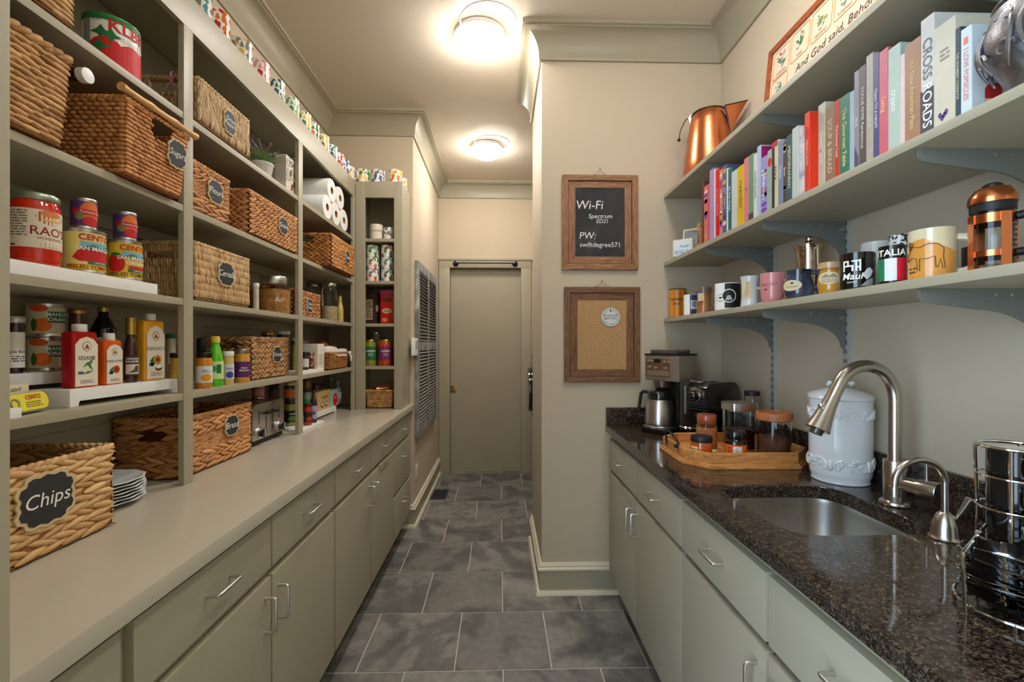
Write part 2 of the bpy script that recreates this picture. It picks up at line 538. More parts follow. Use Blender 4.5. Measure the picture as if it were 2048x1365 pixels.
# ---------------------------------------------------------------- ceiling lamps
def ceiling_light(px, py, label, at=None, name='ceiling_light', dome='glass_dome', power=1.0):
    if at is None:
        d = F * (CZ - .055 - H) / (690 - py)
        xc = (px - 1024) / F * d
        at = (xc * CT + d * ST, d * CT - xc * ST)
    t = thing(name, label, 'ceiling light', (at[0], at[1], CZ))
    MB().lathe([(0.0, 0.0), (0.13, 0.0), (0.139, -0.006), (0.1415, -0.028), (0.1415, -.031), (0.0, -.031)], 40).build('base_pan', M((228, 226, 220), .4), t)
    R = .142
    am = math.radians(58)
    cap = [(R * math.sin(am * k / 12) / math.sin(am), -.032 - R / math.sin(am) * (math.cos(am * k / 12) - math.cos(am))) for k in range(12, 0, -1)]
    MB().lathe(cap + [(0, -.032 - R / math.sin(am) * (1 - math.cos(am)))], 40, fill=False).build(dome, M((255, 251, 247), .3, emit=DOME * power, name='lamp_glass'), t)
    MB().tube([((R + .004) * math.cos(2 * math.pi * i / 40), (R + .004) * math.sin(2 * math.pi * i / 40), -.033) for i in range(40)], .004, 6, True).build('glass_edge', M((236, 236, 232), .1), t)
    for a in (50, 170, 290):
        c, s = math.cos(math.radians(a)), math.sin(math.radians(a))
        MB().box(-.006, .014, -.008, .008, -.050, -.028).build('clip', SATIN, t, bevel=.002)
        o = t.children[-1]
        o.location = ((R + .003) * c, (R + .003) * s, 0); o.rotation_euler = (0, 0, math.radians(a))
ceiling_light(960, 88, 'round flush ceiling light above the aisle between shelves and chalkboard wall')
ceiling_light(973, 306, 'round flush ceiling light near the sliding door')
# lamps over the granite counter, above the frame: the boards on the short wall and the right shelves
# throw two stepped shadows down and away from this spot
ceiling_light(0, 0, 'round flush ceiling light between the tray and the sink, over the granite counter', at=(0.65, 1.45), name='ceiling_light_offscreen', dome='glass_dome_offscreen', power=.45)
ceiling_light(0, 0, 'round flush ceiling light over the mug rack end of the granite counter', at=(0.65, 0.85), name='flush_lamp_offscreen', dome='lamp_glass_offscreen', power=.45)

# ---------------------------------------------------------------- base cabinets and worktops
def handle(parent, p, axis, side, L=.088, out=.03):
    """bent wire pull: p = middle on the face, axis 'y' or 'z', side = +1 sticks out to +x"""
    h = L / 2
    loc = [(0, -h), (out * .8, -h), (out * .94, -h + .002), (out, -h + .007), (out, h - .007), (out * .94, h - .002), (out * .8, h), (0, h)]
    pts = [(p[0] + side * o, p[1] + (a if axis == 'y' else 0), p[2] + (a if axis == 'z' else 0)) for o, a in loc]
    MB().tube(pts, .0042, 8).build('handle', SATIN, parent)
def cabinet(name, label, xf, side, y0, y1, bays, zs, back, low=False):
    """side = +1: front looks to +x; bays: list of (y0, y1, kind, handle end)"""
    dt, db, ot, ob = zs
    t = thing(name, label, 'cabinet', (0, 0, 0))
    i = xf - side * .02
    xa, xb = sorted((i, back))
    top = CTOP - .0385
    if low:      # open carcass: room for the basin
        MB().box(min(i, i - side * .018), max(i, i - side * .018), y0, y1, ob - .012, top).build('front_rail', PAINT, t)
        top = .68
    MB().box(xa, xb, y0, y1, ob - .012, top).build('body', PAINT, t)
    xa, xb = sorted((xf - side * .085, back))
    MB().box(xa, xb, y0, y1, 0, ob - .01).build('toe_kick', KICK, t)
    def slab(nm, a, b, z0, z1):
        xa, xb = sorted((i, xf))
        return MB().box(xa, xb, a, b, z0, z1).build(nm, PAINT, t, bevel=.0022)
    g = .005
    for a, b, kind, he in bays:
        if kind == 'drawers':
            h = (dt, .713, .690, .412, .389, ob)
            for z1, z0 in ((h[0], h[1]), (h[2], h[3]), (h[4], h[5])):
                o = slab('drawer', a + g, b - g, z0, z1)
                handle(o, (xf, (a + b) / 2, z1 - (.07 if z1 == dt else .085)), 'y', side)
            continue
        o = slab('drawer', a + g, b - g, db, dt)
        handle(o, (xf, (a + b) / 2, (db + dt) / 2 + .005), 'y', side)
        o = slab('door', a + g, b - g, ob, ot)
        if he:
            hy = b - .036 if he > 0 else a + .036
            handle(o, (xf, hy, ot - .095), 'z', side, .096)
    return t
LX, RX = -0.655, 0.592
ZL = (.856, .712, .688, .125)
ZR = (.842, .686, .666, .110)
cabinet('base_cabinet', 'sage painted base cabinet beside the doorway, mostly out of view', LX, 1, FY + .004, .80, [(FY + .02, .80, 'dd', -1)], ZL, XL + .022)
cabinet('base_cabinet', 'sage base cabinet with two drawers over two doors, under the chips basket and bread basket', LX, 1, .815, 1.803, [(.818, 1.31, 'dd', 1), (1.31, 1.803, 'dd', -1)], ZL, XL + .022)
cabinet('base_cabinet', 'sage base cabinet with two drawers over two doors, next to the stack of three drawers', LX, 1, 1.807, 2.797, [(1.807, 2.30, 'dd', 1), (2.30, 2.797, 'dd', -1)], ZL, XL + .022)
o = cabinet('drawer_cabinet', 'narrow sage base cabinet of three drawers at the hall corner', LX, 1, 2.801, YF - .006, [(2.803, 3.325, 'drawers', 0)], ZL, XL + .022)
cabinet('base_cabinet', 'sage base cabinet below the coffee maker and wooden tray', RX, -1, 1.459, YP - .006, [(1.955, YP - .01, 'dd', -1), (1.459, 1.955, 'dd', 1)], ZR, XR - .022)
cabinet('base_cabinet', 'sage sink base cabinet under the stainless sink', RX, -1, .489, 1.455, [(.983, 1.455, 'dd', -1), (.489, .983, 'dd', 1)], ZR, XR - .022, True)
for xf, y, z, s in ((LX, 2.56, ZL[2], 1), (RX, 2.10, ZR[2], -1)):
    t = thing('over_door_bar', 'short towel bar hooked over a cabinet door top ' + ('beside the stack of three drawers' if s > 0 else 'below the coffee maker'), 'towel bar', (xf + s * .001, y, z + .001))
    MB().prism([(0, -.028), (s * .003, -.028), (s * .003, .003), (-s * .018, .003), (-s * .018, .0005), (0, .0005)], 'y', -.1, .1).build('strap', PAINT, t)

wt = MB().box(XL, -.632, FY + .004, YF - .001, CTOP - .038, CTOP).build('worktop', PAINT_TOP, bevel=.003)
tag(wt, 'long sage painted worktop running under the pantry shelves', 'worktop')

SX0, SX1, SY0, SY1, SR = .662, 1.02, 1.01, 1.372, .085
def rrect(x0, x1, y0, y1, r, n=8):
    pts = []
    for cx, cy, a0 in ((x1 - r, y1 - r, 0), (x0 + r, y1 - r, 90), (x0 + r, y0 + r, 180), (x1 - r, y0 + r, 270)):
        for i in range(n + 1):
            a = math.radians(a0 + 90 * i / n)
            pts.append((cx + r * math.cos(a), cy + r * math.sin(a)))
    return pts
def slab_with_hole(outer, hole, z0, z1, name, m, parent=None):
    bm = bmesh.new()
    for loop in (outer, hole):
        vs_ = [bm.verts.new((p[0], p[1], z1)) for p in loop]
        for i in range(len(vs_)):
            bm.edges.new((vs_[i], vs_[(i + 1) % len(vs_)]))
    bmesh.ops.triangle_fill(bm, edges=bm.edges[:], use_beauty=True)
    r = bmesh.ops.extrude_face_region(bm, geom=bm.faces[:])
    for v in r['geom']:
        if isinstance(v, bmesh.types.BMVert):
            v.co.z = z0
    bmesh.ops.recalc_face_normals(bm, faces=bm.faces[:])
    es = [e for e in bm.edges if all(abs(v.co.z - z1) < 1e-6 for v in e.verts) and len(e.link_faces) == 2 and e.calc_face_angle(0) > 1]
    bmesh.ops.bevel(bm, geom=es, offset=.0025, segments=2, profile=.5, affect='EDGES')
    me = bpy.data.meshes.new(name); bm.to_mesh(me); bm.free()
    me.materials.append(m)
    ob = bpy.data.objects.new(name, me); COL.objects.link(ob)
    if parent: ob.parent = parent
    return ob
gt = thing('granite_worktop', 'polished dark granite worktop with sink cut-out and low backsplash', 'worktop')
slab_with_hole([(.574, .42), (XR - .001, .42), (XR - .001, YP - .001), (.574, YP - .001)], rrect(SX0, SX1, SY0, SY1, SR), CTOP - .036, CTOP, 'slab', GRANITE, gt)
MB().box(XR - .02, XR - .001, .42, YP - .001, CTOP, CTOP + .095).build('backsplash', GRANITE, gt, bevel=.002)
MB().box(.576, XR - .02, YP - .02, YP - .001, CTOP, CTOP + .095).build('side_splash', GRANITE, gt, bevel=.002)
# sink
sk = thing('sink', 'undermounted stainless steel bar sink in the granite', 'sink', ((SX0 + SX1) / 2, (SY0 + SY1) / 2, CTOP))
def sink_mesh():
    cx, cy = (SX0 + SX1) / 2, (SY0 + SY1) / 2
    rings = []
    for ins, z in ((-.025, -.037), (.004, -.037), (.006, -.05), (.012, -.17), (.03, -.20), (.09, -.206), (.14, -.209)):
        r = max(.02, SR - ins * .6)
        rings.append([(x - cx, y - cy, z) for x, y in rrect(SX0 + ins, SX1 - ins, SY0 + ins, SY1 - ins, r)])
    b = MB(); n = len(rings[0])
    b.add([p for r in rings for p in r], [(i * n + k, i * n + (k + 1) % n, (i + 1) * n + (k + 1) % n, (i + 1) * n + k) for i in range(len(rings) - 1) for k in range(n)] + [tuple((len(rings) - 1) * n + k for k in range(n))])
    return b
sink_mesh().build('basin', M((190, 184, 174), .3, 1.0, var=.06, vscale=60, stretch=(1, 20, 1)), sk, normals=False)
MB().lathe([(0, -.2085), (.042, -.2085), (.045, -.205), (.03, -.203), (.0, -.2045)], 24).build('drain', CHROME, sk)
# ---------------------------------------------------------------- pantry shelving on the left
SF = -0.977                     # face of the shelving
ZS = (1.200, 1.494, 1.783, 2.070)
ZTOP = 2.455
YS0, YN = FY + .004, 3.066      # first shelf end, front of the narrow corner unit
XN = -0.662
sh = thing('shelving_unit', 'tall sage painted open pantry shelving filled with baskets and tins', 'shelving', (0, 0, CTOP))
def part(nm, x0, x1, y0, y1, z0, z1, par, m=PAINT, bv=.0015):
    return MB().box(x0, x1, y0, y1, z0 - CTOP, z1 - CTOP).build(nm, m, par, bevel=bv)
zb = XL + .004
part('back_panel', zb, zb + .006, YS0, YF - .004, CTOP, ZTOP - .03, sh)
for z in ZS:
    part('shelf', zb + .006, SF - .002, YS0, YF - .004, z - .021, z, sh)
    part('cleat', zb + .006, zb + .024, YS0, YN, z - .066, z - .021, sh)
part('top_board', zb, SF - .018, YS0, YF - .004, ZTOP - .022, ZTOP, sh)
part('frieze', SF - .018, SF, YS0, YN, 2.344, ZTOP, sh)
for a, b in ((YS0, .655), (1.418, 1.460), (2.212, 2.258), (3.026, YN)):
    part('stile', SF - .018, SF, a, b, CTOP + .0005, 2.344, sh)
for z in (1.05, 1.345, 1.64, 1.93, 2.21):
    part('board_groove', zb + .006, zb + .009, YS0, YN, z, z + .05, sh, bv=.0008)

nu = thing('corner_shelf_unit', 'narrow sage corner shelf unit holding jars and mugs, at the worktop end', 'shelving', (0, 0, CTOP))
ox0, ox1 = onY(730, YN), onY(788, YN)
part('stile', SF + .002, ox0, YN, YN + .018, CTOP + .0005, ZTOP, nu)
part('stile', ox1, XN, YN, YN + .018, CTOP + .0005, ZTOP, nu)
part('frieze', ox0, ox1, YN, YN + .018, 2.346, ZTOP, nu)
part('side_panel', XN - .018, XN - .002, YN + .018, YF - .004, CTOP + .0005, ZTOP, nu)
part('side_panel', SF + .002, SF + .018, YN + .018, YF - .004, CTOP + .0005, ZTOP, nu)
part('back_panel', SF + .018, XN - .018, YF - .016, YF - .005, CTOP + .0005, ZTOP - .022, nu)
part('top_board', SF + .018, XN - .018, YN + .018, YF - .005, ZTOP - .022, ZTOP, nu)
for z in (1.205, 1.494, 1.783, 2.070):
    part('shelf', SF + .018, XN - .018, YN + .004, YF - .016, z - .021, z, nu)

# ---------------------------------------------------------------- baskets
RT = np.array([-1.0, -.6, 0.0, .6, 1.0])
RR = np.array([.25, .82, 1.0, .82, .25])
def lumps(cen, ax, nor, hl, rw, rn):
    """swollen strand pieces: centre, long axis, outward normal, half length, half width, half depth"""
    N = len(cen)
    side = np.cross(nor, ax)
    al = np.arange(6) * np.pi / 3
    c, s = np.cos(al), np.sin(al)
    V = (cen[:, None, None, :] + ax[:, None, None, :] * (RT[None, :, None] * hl[:, None, None])[..., None]
         + side[:, None, None, :] * (RR[None, :, None] * c[None, None, :] * rw[:, None, None])[..., None]
         + nor[:, None, None, :] * (RR[None, :, None] * s[None, None, :] * rn[:, None, None])[..., None])
    V = V.reshape(-1, 3)
    f = []
    for i in range(4):
        for k in range(6):
            f.append((i * 6 + k, i * 6 + (k + 1) % 6, (i + 1) * 6 + (k + 1) % 6, (i + 1) * 6 + k))
    f = np.array(f)
    Fc = (f[None] + (np.arange(N) * 30)[:, None, None]).reshape(-1, 4)
    return V, Fc
STY = {   # row height, pitch, tilt, alternate tilt, vertical, overlap, depth
    'chunky': (.0150, .050, 13, True, False, .66, .0075),
    'braid': (.0110, .030, 24, True, False, .64, .0065),
    'fine': (.0062, .022, 5, False, False, .60, .0032),
    'rope': (.0120, .030, -5, False, False, .66, .0062),
    'rattan': (.0105, .0185, -6, False, False, .60, .0052),
    'vert': (.0270, .0105, 9, True, True, .66, .0055),
    'cereal': (.0270, .0086, -7, False, True, .60, .0050),
    'wicker': (.0085, .026, 8, True, False, .62, .0048),
}
def weave_wall(rnd, o, u, v, n, W, Hh, bands, hole, out):
    o, u, v, n = (np.array(a, float) for a in (o, u, v, n))
    for f0, f1, style in bands:
        rh, p, tilt, alt, vert, ov, dp = STY[style]
        h0, h1 = f0 * Hh, f1 * Hh
        nr = max(1, round((h1 - h0) / rh)); rh2 = (h1 - h0) / nr
        nc = max(2, round(W / p)); pc = W / nc
        ii, kk = np.meshgrid(np.arange(nr), np.arange(nc + 1), indexing='ij')
        ii, kk = ii.ravel(), kk.ravel()
        N = len(ii)
        if vert:
            vo = h0 + (ii + .5 + np.where(kk % 2, .25, -.25) * (1 if alt else .12)) * rh2
            uo = (kk + rnd.uniform(-.08, .08, N)) * pc
        else:
            vo = h0 + (ii + .5 + rnd.uniform(-.05, .05, N)) * rh2
            uo = (kk + np.where(ii % 2, .5, 0) + rnd.uniform(-.12, .12, N)) * pc
        ue = pc * .3 if vert else pc * ov * .86
        uo = np.clip(uo, ue, W - ue)
        vo = np.clip(vo, rh2 * (.68 if vert else .3), Hh - rh2 * (.6 if vert else .2))
        keep = np.ones(N, bool)
        if hole:
            a, b, c, d = hole
            keep = ~((uo > a) & (uo < b) & (vo > c) & (vo < d))
        ii, kk, vo, uo = ii[keep], kk[keep], vo[keep], uo[keep]; N = len(ii)
        sg = np.where(((kk if vert else ii) % 2) == 1, -1, 1) if alt else np.ones(N)
        ang = np.radians(tilt) * sg + rnd.uniform(-.09, .09, N)
        if vert:
            ax = v[None] * np.cos(ang)[:, None] + u[None] * np.sin(ang)[:, None]
            hl = np.full(N, rh2 * ov) * rnd.uniform(.9, 1.12, N); rw = np.full(N, pc * .56)
        else:
            ax = u[None] * np.cos(ang)[:, None] + v[None] * np.sin(ang)[:, None]
            hl = np.full(N, pc * ov) * rnd.uniform(.88, 1.12, N); rw = np.full(N, rh2 * .56) * rnd.uniform(.85, 1.1, N)
        cen = o[None] + u[None] * uo[:, None] + v[None] * vo[:, None] + n[None] * (rnd.uniform(-.15, .25, N) * dp)[:, None]
        out.append((cen, ax, np.repeat(n[None], N, 0), hl, rw, np.full(N, dp)))
PLQ = [(0, 1.0), (.26, .90), (.50, .95), (.68, .86), (.72, .68), (.93, .60), (1.0, .38), (.90, .18), (.97, 0)]
PLQ = PLQ + [(x, -y) for x, y in PLQ[-2::-1]]
PLQ = PLQ + [(-x, y) for x, y in PLQ[-2:0:-1]]
TAN = M((206, 182, 140), .6)
PLATE = M((48, 48, 50), .6, var=.1, vscale=20)
def plaque(parent, surf, u, v, w, h, s, size, lean=0.0, shear=.15, space=.8):
    """scalloped black label with a pale border and chalk lettering"""
    b = MB()
    def ring(k, off):
        return [surf.P(u + x * w / 2 * k, v + y * h / 2 * k, off) for x, y in PLQ]
    def slabm(k0, o0, o1):
        q = MB(); n = len(PLQ)
        q.add(ring(k0, o0) + ring(k0, o1), [tuple(range(n, 2 * n)), tuple(range(n - 1, -1, -1))] + [(i, (i + 1) % n, n + (i + 1) % n, n + i) for i in range(n)])
        return q
    p = slabm(1.0, .006, .0105).build('name_label', TAN, parent)
    slabm(.88, .0104, .0114).build('label_face', PLATE, p)
    if s:
        text(p, surf, s, u, v, size, CHALK, off=.0119, shear=shear, space=space)
    return p
BASK = {}
def basket(name, label, xf, y0, y1, depth, z, Hh, bands, light, dark, hole=None, hole_walls=(), flare=0.0, plq=None, seed=0, rim=True, rimr=.007, lip=0.0, local=None):
    """basket whose front looks to +x; y0..y1 along the wall, front at xf; local=(loc, rot) to place elsewhere"""
    key = (light, dark)
    if key not in BASK:
        BASK[key] = (basket_mat('fibre_%d' % len(BASK), light, dark), M(dark, .9, var=.2, vscale=60))
    bm_, lin_ = BASK[key]
    W = y1 - y0
    loc = (xf - depth / 2, (y0 + y1) / 2, z)
    t = thing(name, label, 'basket', loc)
    if local:
        t.location = local[0]; t.rotation_euler = (0, 0, local[1])
    hx, hy = depth / 2 - .010, W / 2 - .010        # backing shell at the bottom
    fx, fy = hx + flare, hy + flare                # and at the top
    z0 = .008
    rnd = np.random.default_rng(seed + 11)
    out = []
    walls = {'front': ((hx, -hy), (hx, hy), (1, 0)), 'back': ((-hx, hy), (-hx, -hy), (-1, 0)),
             'near': ((-hx, -hy), (hx, -hy), (0, -1)), 'far': ((hx, hy), (-hx, hy), (0, 1))}
    shell = MB()
    tops = {}
    for wn, (a, b, n) in walls.items():
        L = math.hypot(b[0] - a[0], b[1] - a[1])
        u = ((b[0] - a[0]) / L, (b[1] - a[1]) / L, 0)
        sl = math.hypot(flare, Hh)
        v = (n[0] * flare / sl, n[1] * flare / sl, Hh / sl)
        nn = (n[0] * Hh / sl, n[1] * Hh / sl, -flare / sl)
        o = np.array((a[0], a[1], z0), float)
        hl = hole if wn in hole_walls else None
        grow = flare
        # widen the wall towards the top
        n_before = len(out)
        weave_wall(rnd, o, u, v, nn, L, Hh - z0 - .004, bands, hl, out)
        if flare:
            for q in range(n_before, len(out)):
                cen = out[q][0]
                k = (cen[:, 2] - z0) / Hh
                rel = ((cen - o[None]) @ np.array(u)) / L - .5
                cen += np.array(u)[None] * (rel * 2 * grow * k)[:, None]
        # backing panel pieces around the hole
        hs = [(0, L, 0, Hh - z0)] if not hl else [(0, hl[0], 0, Hh - z0), (hl[1], L, 0, Hh - z0), (hl[0], hl[1], 0, hl[2]), (hl[0], hl[1], hl[3], Hh - z0)]
        for a0, a1, c0, c1 in hs:
            vv = []
            for d in (-.004, .0):
                for aa, cc in ((a0, c0), (a1, c0), (a1, c1), (a0, c1)):
                    k = cc / Hh
                    aw = (aa / L - .5) * (L + 2 * flare * k)
                    base_ = np.array(((a[0] + b[0]) / 2, (a[1] + b[1]) / 2, z0)) + np.array(u) * aw + np.array(v) * cc + np.array(nn) * d
                    vv.append(tuple(base_))
            shell.add(vv, [(0, 1, 2, 3), (7, 6, 5, 4), (0, 4, 5, 1), (1, 5, 6, 2), (2, 6, 7, 3), (3, 7, 4, 0)])
    shell.box(-hx, hx, -hy, hy, .004, .010)
    shell.build('lining', lin_, t, smooth=False)
    if rim:
        rp = []
        for a, b in (((fx, -fy), (fx, fy)), ((fx, fy), (-fx, fy)), ((-fx, fy), (-fx, -fy)), ((-fx, -fy), (fx, -fy))):
            L = math.hypot(b[0] - a[0], b[1] - a[1]); nseg = max(3, round(L / (rimr * 2.4)))
            for i in range(nseg):
                rp.append((a[0] + (b[0] - a[0]) * (i + .5) / nseg, a[1] + (b[1] - a[1]) * (i + .5) / nseg, (b[0] - a[0]) / L, (b[1] - a[1]) / L))
        rp = np.array(rp); N = len(rp)
        d = np.stack([rp[:, 2], rp[:, 3], np.full(N, .45)], 1); d /= np.linalg.norm(d, axis=1)[:, None]
        nrm = np.stack([rp[:, 3], -rp[:, 2], np.zeros(N)], 1)
        out.append((np.stack([rp[:, 0], rp[:, 1], np.full(N, Hh - rimr * .6)], 1), d, nrm, np.full(N, rimr * 1.9), np.full(N, rimr), np.full(N, rimr * 1.05)))
    cen, ax, nor, hl_, rw, rn = (np.concatenate([q[i] for q in out]) for i in range(6))
    V, Fc = lumps(cen, ax, nor, hl_, rw, rn)
    me = bpy.data.meshes.new('weave')
    me.vertices.add(len(V)); me.vertices.foreach_set('co', V.astype(np.float32).ravel())
    me.loops.add(Fc.size); me.loops.foreach_set('vertex_index', Fc.astype(np.int32).ravel())
    me.polygons.add(len(Fc)); me.polygons.foreach_set('loop_start', np.arange(0, Fc.size, 4, dtype=np.int32))
    me.update(calc_edges=True)
    at = me.attributes.new('tint', 'FLOAT', 'POINT')
    at.data.foreach_set('value', np.repeat(np.clip(rnd.normal(.62, .2, len(cen)), 0.05, 1), 30).astype(np.float32))
    me.materials.append(bm_); me.shade_smooth()
    wo = bpy.data.objects.new('weave', me); COL.objects.link(wo); wo.parent = t
    wo['kind'] = 'stuff'
    if plq:
        yy, zz, w, h, s, size = plq
        sl = math.hypot(flare, Hh)
        zz -= z
        surf = Flat((hx + flare * zz / Hh, yy - loc[1] if not local else yy, zz), (0, 1, 0), (flare / sl, 0, Hh / sl))
        plaque(t, surf, 0, 0, w, h, s, size)
    return t
HONEY, HONEYD = (216, 172, 114), (140, 92, 48)
ORNG, ORNGD = (205, 142, 84), (112, 62, 28)
PALE, PALED = (214, 184, 138), (136, 100, 60)
BROWN, BROWND = (176, 122, 74), (84, 48, 24)
C2 = [(0, 1, 'chunky')]
basket('woven_basket', 'large pale braided basket labelled Chips on the worktop', -.925, .715, 1.120, .27, CTOP, .196, C2, (232, 190, 132), (164, 112, 60), hole=(.13, .25, .09, .15), hole_walls=('back',), plq=(.945, 1.035, .125, .115, 'Chips', .041), seed=1)
basket('woven_basket', 'long braided basket labelled Bread behind the worktop divider', -1.016, 1.466, 1.890, .228, CTOP, .198, [(0, .33, 'chunky'), (.33, .66, 'fine'), (.66, 1, 'chunky')], (222, 162, 102), (138, 82, 40), hole=(.07, .16, .115, .155), hole_walls=('near', 'back'), plq=(1.735, 1.045, .085, .082, 'Bread', .034), seed=2)
z3, z4, z2, z1 = ZS[2], ZS[3], ZS[1], ZS[0]
basket('woven_basket', 'twisted rope basket with part-hidden label, beside the sugar basket', -.960, .700, 1.028, .25, z3, .205, [(0, 1, 'rope')], (220, 172, 112), (140, 88, 44), plq=(.855, 1.905, .085, .085, '', .04), flare=.012, seed=3, rimr=.009)
sg = basket('woven_basket', 'orange rattan basket labelled Sugars with bamboo pole handles', -.948, 1.165, 1.382, .24, z3, .195, [(0, 1, 'rattan')], (224, 160, 100), (146, 86, 40), flare=.016, plq=(1.335, 1.905, .075, .085, 'Sugars', .025), hole=(.075, .145, .125, .2), hole_walls=('front', 'back'), seed=4, rimr=.006)
for s in (1, -1):
    q = MB()
    pts = [(s * .135, -.14 + i * .272 / 12, .205) for i in range(13)]
    q.tube(pts, [.011 if i % 4 == 0 else .0085 for i in range(13)], 10)
    q.build('pole_handle', M((214, 164, 104), .35, var=.2, vscale=30), sg)
basket('woven_basket', 'seagrass basket on the top shelf beside the big tomato can', -.968, .760, 1.065, .25, z4, .20, [(0, 1, 'rope')], (216, 172, 116), (138, 90, 48), seed=5, rimr=.009)
pb = basket('woven_basket', 'pale seagrass basket labelled Dried Peppers on the top shelf', -.967, 1.478, 1.785, .275, z4, .150, [(0, 1, 'vert')], PALE, PALED, hole=(.10, .19, .085, .125), hole_walls=('near', 'far'), plq=(1.640, 2.147, .072, .090, 'Dried\nPeppers', .021), seed=6)
rib = MB()
for k, (dx, dz) in enumerate(((.02, .02), (-.018, .016), (.026, -.022), (-.012, -.028), (.006, .03))):
    rib.tube([(.05, -.158, .125), (.05 + dx * .5, -.168, .125 + dz * .6), (.05 + dx, -.165, .125 + dz)], [.0025, .003, .0015], 6)
rib.build('pink_ribbon', M((206, 140, 150), .6), pb)
basket('woven_basket', 'braided basket labelled Flours on the third shelf', -.985, 1.468, 1.690, .25, z3, .168, [(0, .36, 'chunky'), (.36, .68, 'fine'), (.68, 1, 'braid')], (220, 160, 102), (140, 84, 42), plq=(1.588, 1.880, .082, .088, 'Flours', .030), seed=7)
basket('woven_basket', 'long braided basket labelled Grains beside the flour basket', -.965, 1.765, 2.195, .25, z3, .172, [(0, 1, 'braid')], (222, 162, 102), (138, 82, 40), plq=(2.035, 1.880, .082, .080, 'Grains', .029), seed=8)
basket('woven_basket', 'pale ribbed basket labelled Cereals on the second shelf', -.975, 1.472, 1.800, .265, z2, .190, [(0, 1, 'cereal')], (224, 188, 136), (150, 106, 60), plq=(1.632, 1.602, .092, .092, 'Cereals', .030), hole=(.09, .18, .12, .16), hole_walls=('near', 'far'), seed=9)
basket('woven_basket', 'orange braided basket labelled Teas beside the paper towels', -.922, 2.500, 2.905, .27, z3, .182, [(0, 1, 'braid')], (214, 150, 82), (126, 72, 30), plq=(2.748, 1.880, .070, .080, 'Teas', .034), hole=(.06, .15, .12, .17), hole_walls=('near',), seed=10)
basket('woven_basket', 'small braided basket labelled Nuts and Fruits between glass jars', -1.004, 2.225, onX(645, -1.004), .235, z2, .132, [(0, 1, 'braid')], (210, 142, 84), (112, 60, 26), plq=(2.405, 1.556, .074, .080, 'Nuts\nFruits', .025), seed=11)
basket('woven_basket', 'brown braided basket labelled Onions on the lowest shelf', -1.028, 1.895, 2.245, .215, z1, .182, [(0, 1, 'braid')], (204, 156, 104), (116, 74, 40), plq=(2.105, 1.305, .076, .080, 'Onions', .026), hole=(.07, .15, .12, .155), hole_walls=('near', 'far'), seed=12)
nb_y = YN + .026
nbt = basket('woven_basket', 'small wicker basket of snack bars in the corner unit', 0, onY(731, nb_y), onY(786, nb_y), .20, CTOP, .125, [(0, 1, 'wicker')], (214, 164, 104), (128, 82, 40), local=((onY(758.5, nb_y), nb_y + .10, CTOP), -math.pi / 2), flare=.008, seed=13)
PACKS = [((120, 66, 40), 'brown'), ((196, 190, 184), 'silver'), ((58, 40, 34), 'dark chocolate'), ((206, 150, 96), 'tan'), ((150, 30, 34), 'red')]
rnd = random.Random(5)
bc = nbt.location
for i, (c, nm) in enumerate(PACKS):
    q = MB()
    L, w, h = .045, .02, .006
    q.add([(-L, -w, 0), (L, -w, 0), (L, w, 0), (-L, w, 0), (-L * .85, -w * .7, h * 2), (L * .85, -w * .7, h * 2), (L * .85, w * .7, h * 2), (-L * .85, w * .7, h * 2)], [(3, 2, 1, 0), (4, 5, 6, 7), (0, 1, 5, 4), (1, 2, 6, 5), (2, 3, 7, 6), (3, 0, 4, 7)])
    o = q.build('snack_bar', M(c, .3, .3), None, bevel=.003)
    tag(o, nm + ' wrapped snack bar lying in the small wicker basket', 'snack')
    o.location = (bc.x + rnd.uniform(-.03, .03), bc.y + rnd.uniform(-.05, .03), CTOP + .0885 + i * .0138)
    o.rotation_euler = (rnd.uniform(-.05, .05), rnd.uniform(-.03, .03), rnd.uniform(-.6, .6))
MB().box(-.08, .08, -.085, .085, .02, .085).build('packed_bars', M((70, 50, 40), .5, var=.5, vscale=25), nbt)
# ---------------------------------------------------------------- tins, jars, bottles on the left
def put(name, label, cat, p0, p1, front, z, ytop, plane='X', group=None, h=None):
    x, y, r = fit(p0, p1, front, plane)
    d = dep(x, y)
    if h is None:
        h = H + (690 - ytop) * (d - r if ytop < 690 else d + r) / F - z
    t = thing(name, label, cat, (x, y, z), 0, group)
    return t, r, h, tocam(x, y)
def can(t, r, h, body, rim=None, name='body'):
    rim = rim or STEEL
    MB().lathe([(0, .001), (r * .93, .001), (r * .95, 0), (r, .002), (r, .006), (r * .975, .008), (r * .975, h - .008), (r, h - .006), (r, h - .001), (r * .97, h), (r * .93, h - .004), (0, h - .004)], 36).build('tin', rim, t)
    return MB().lathe([(r * .97, .009), (r * .992, .0095), (r * .992, h - .0095), (r * .97, h - .009)], 36).build(name, body, t)
def jar(t, r, h, fill, lid, lid_h=.016, neck=.84, shoulder=.14, fillmat=None, clear=False, level=.9):
    """glass jar with contents and screw lid"""
    hs = h - lid_h
    sh_ = hs * (1 - shoulder)
    prof = [(0, .0), (r * .90, 0), (r * .985, .006), (r, .014), (r, sh_), (r * .97, sh_ + (hs - sh_) * .35), (r * neck, hs - .003), (r * neck, hs + lid_h * .6), (0, hs + lid_h * .6)]
    if clear:
        MB().lathe(prof, 36).build('glass', GLASS, t)
        k = .93
        MB().lathe([(0, .004), (r * .86, .004), (r * k, .012), (r * k, min(sh_, hs * level)), (0, min(sh_, hs * level))], 30).build('contents', fill, t)
    else:
        MB().lathe(prof, 36).build('filled_glass', fill, t)
    if lid:
        rl = r * neck + .0025
        n = MB().lathe([(rl - .001, hs - .002), (rl, hs), (rl, h - .003), (rl - .002, h), (0, h)], 36)
        n.build('lid', lid, t)
    return hs
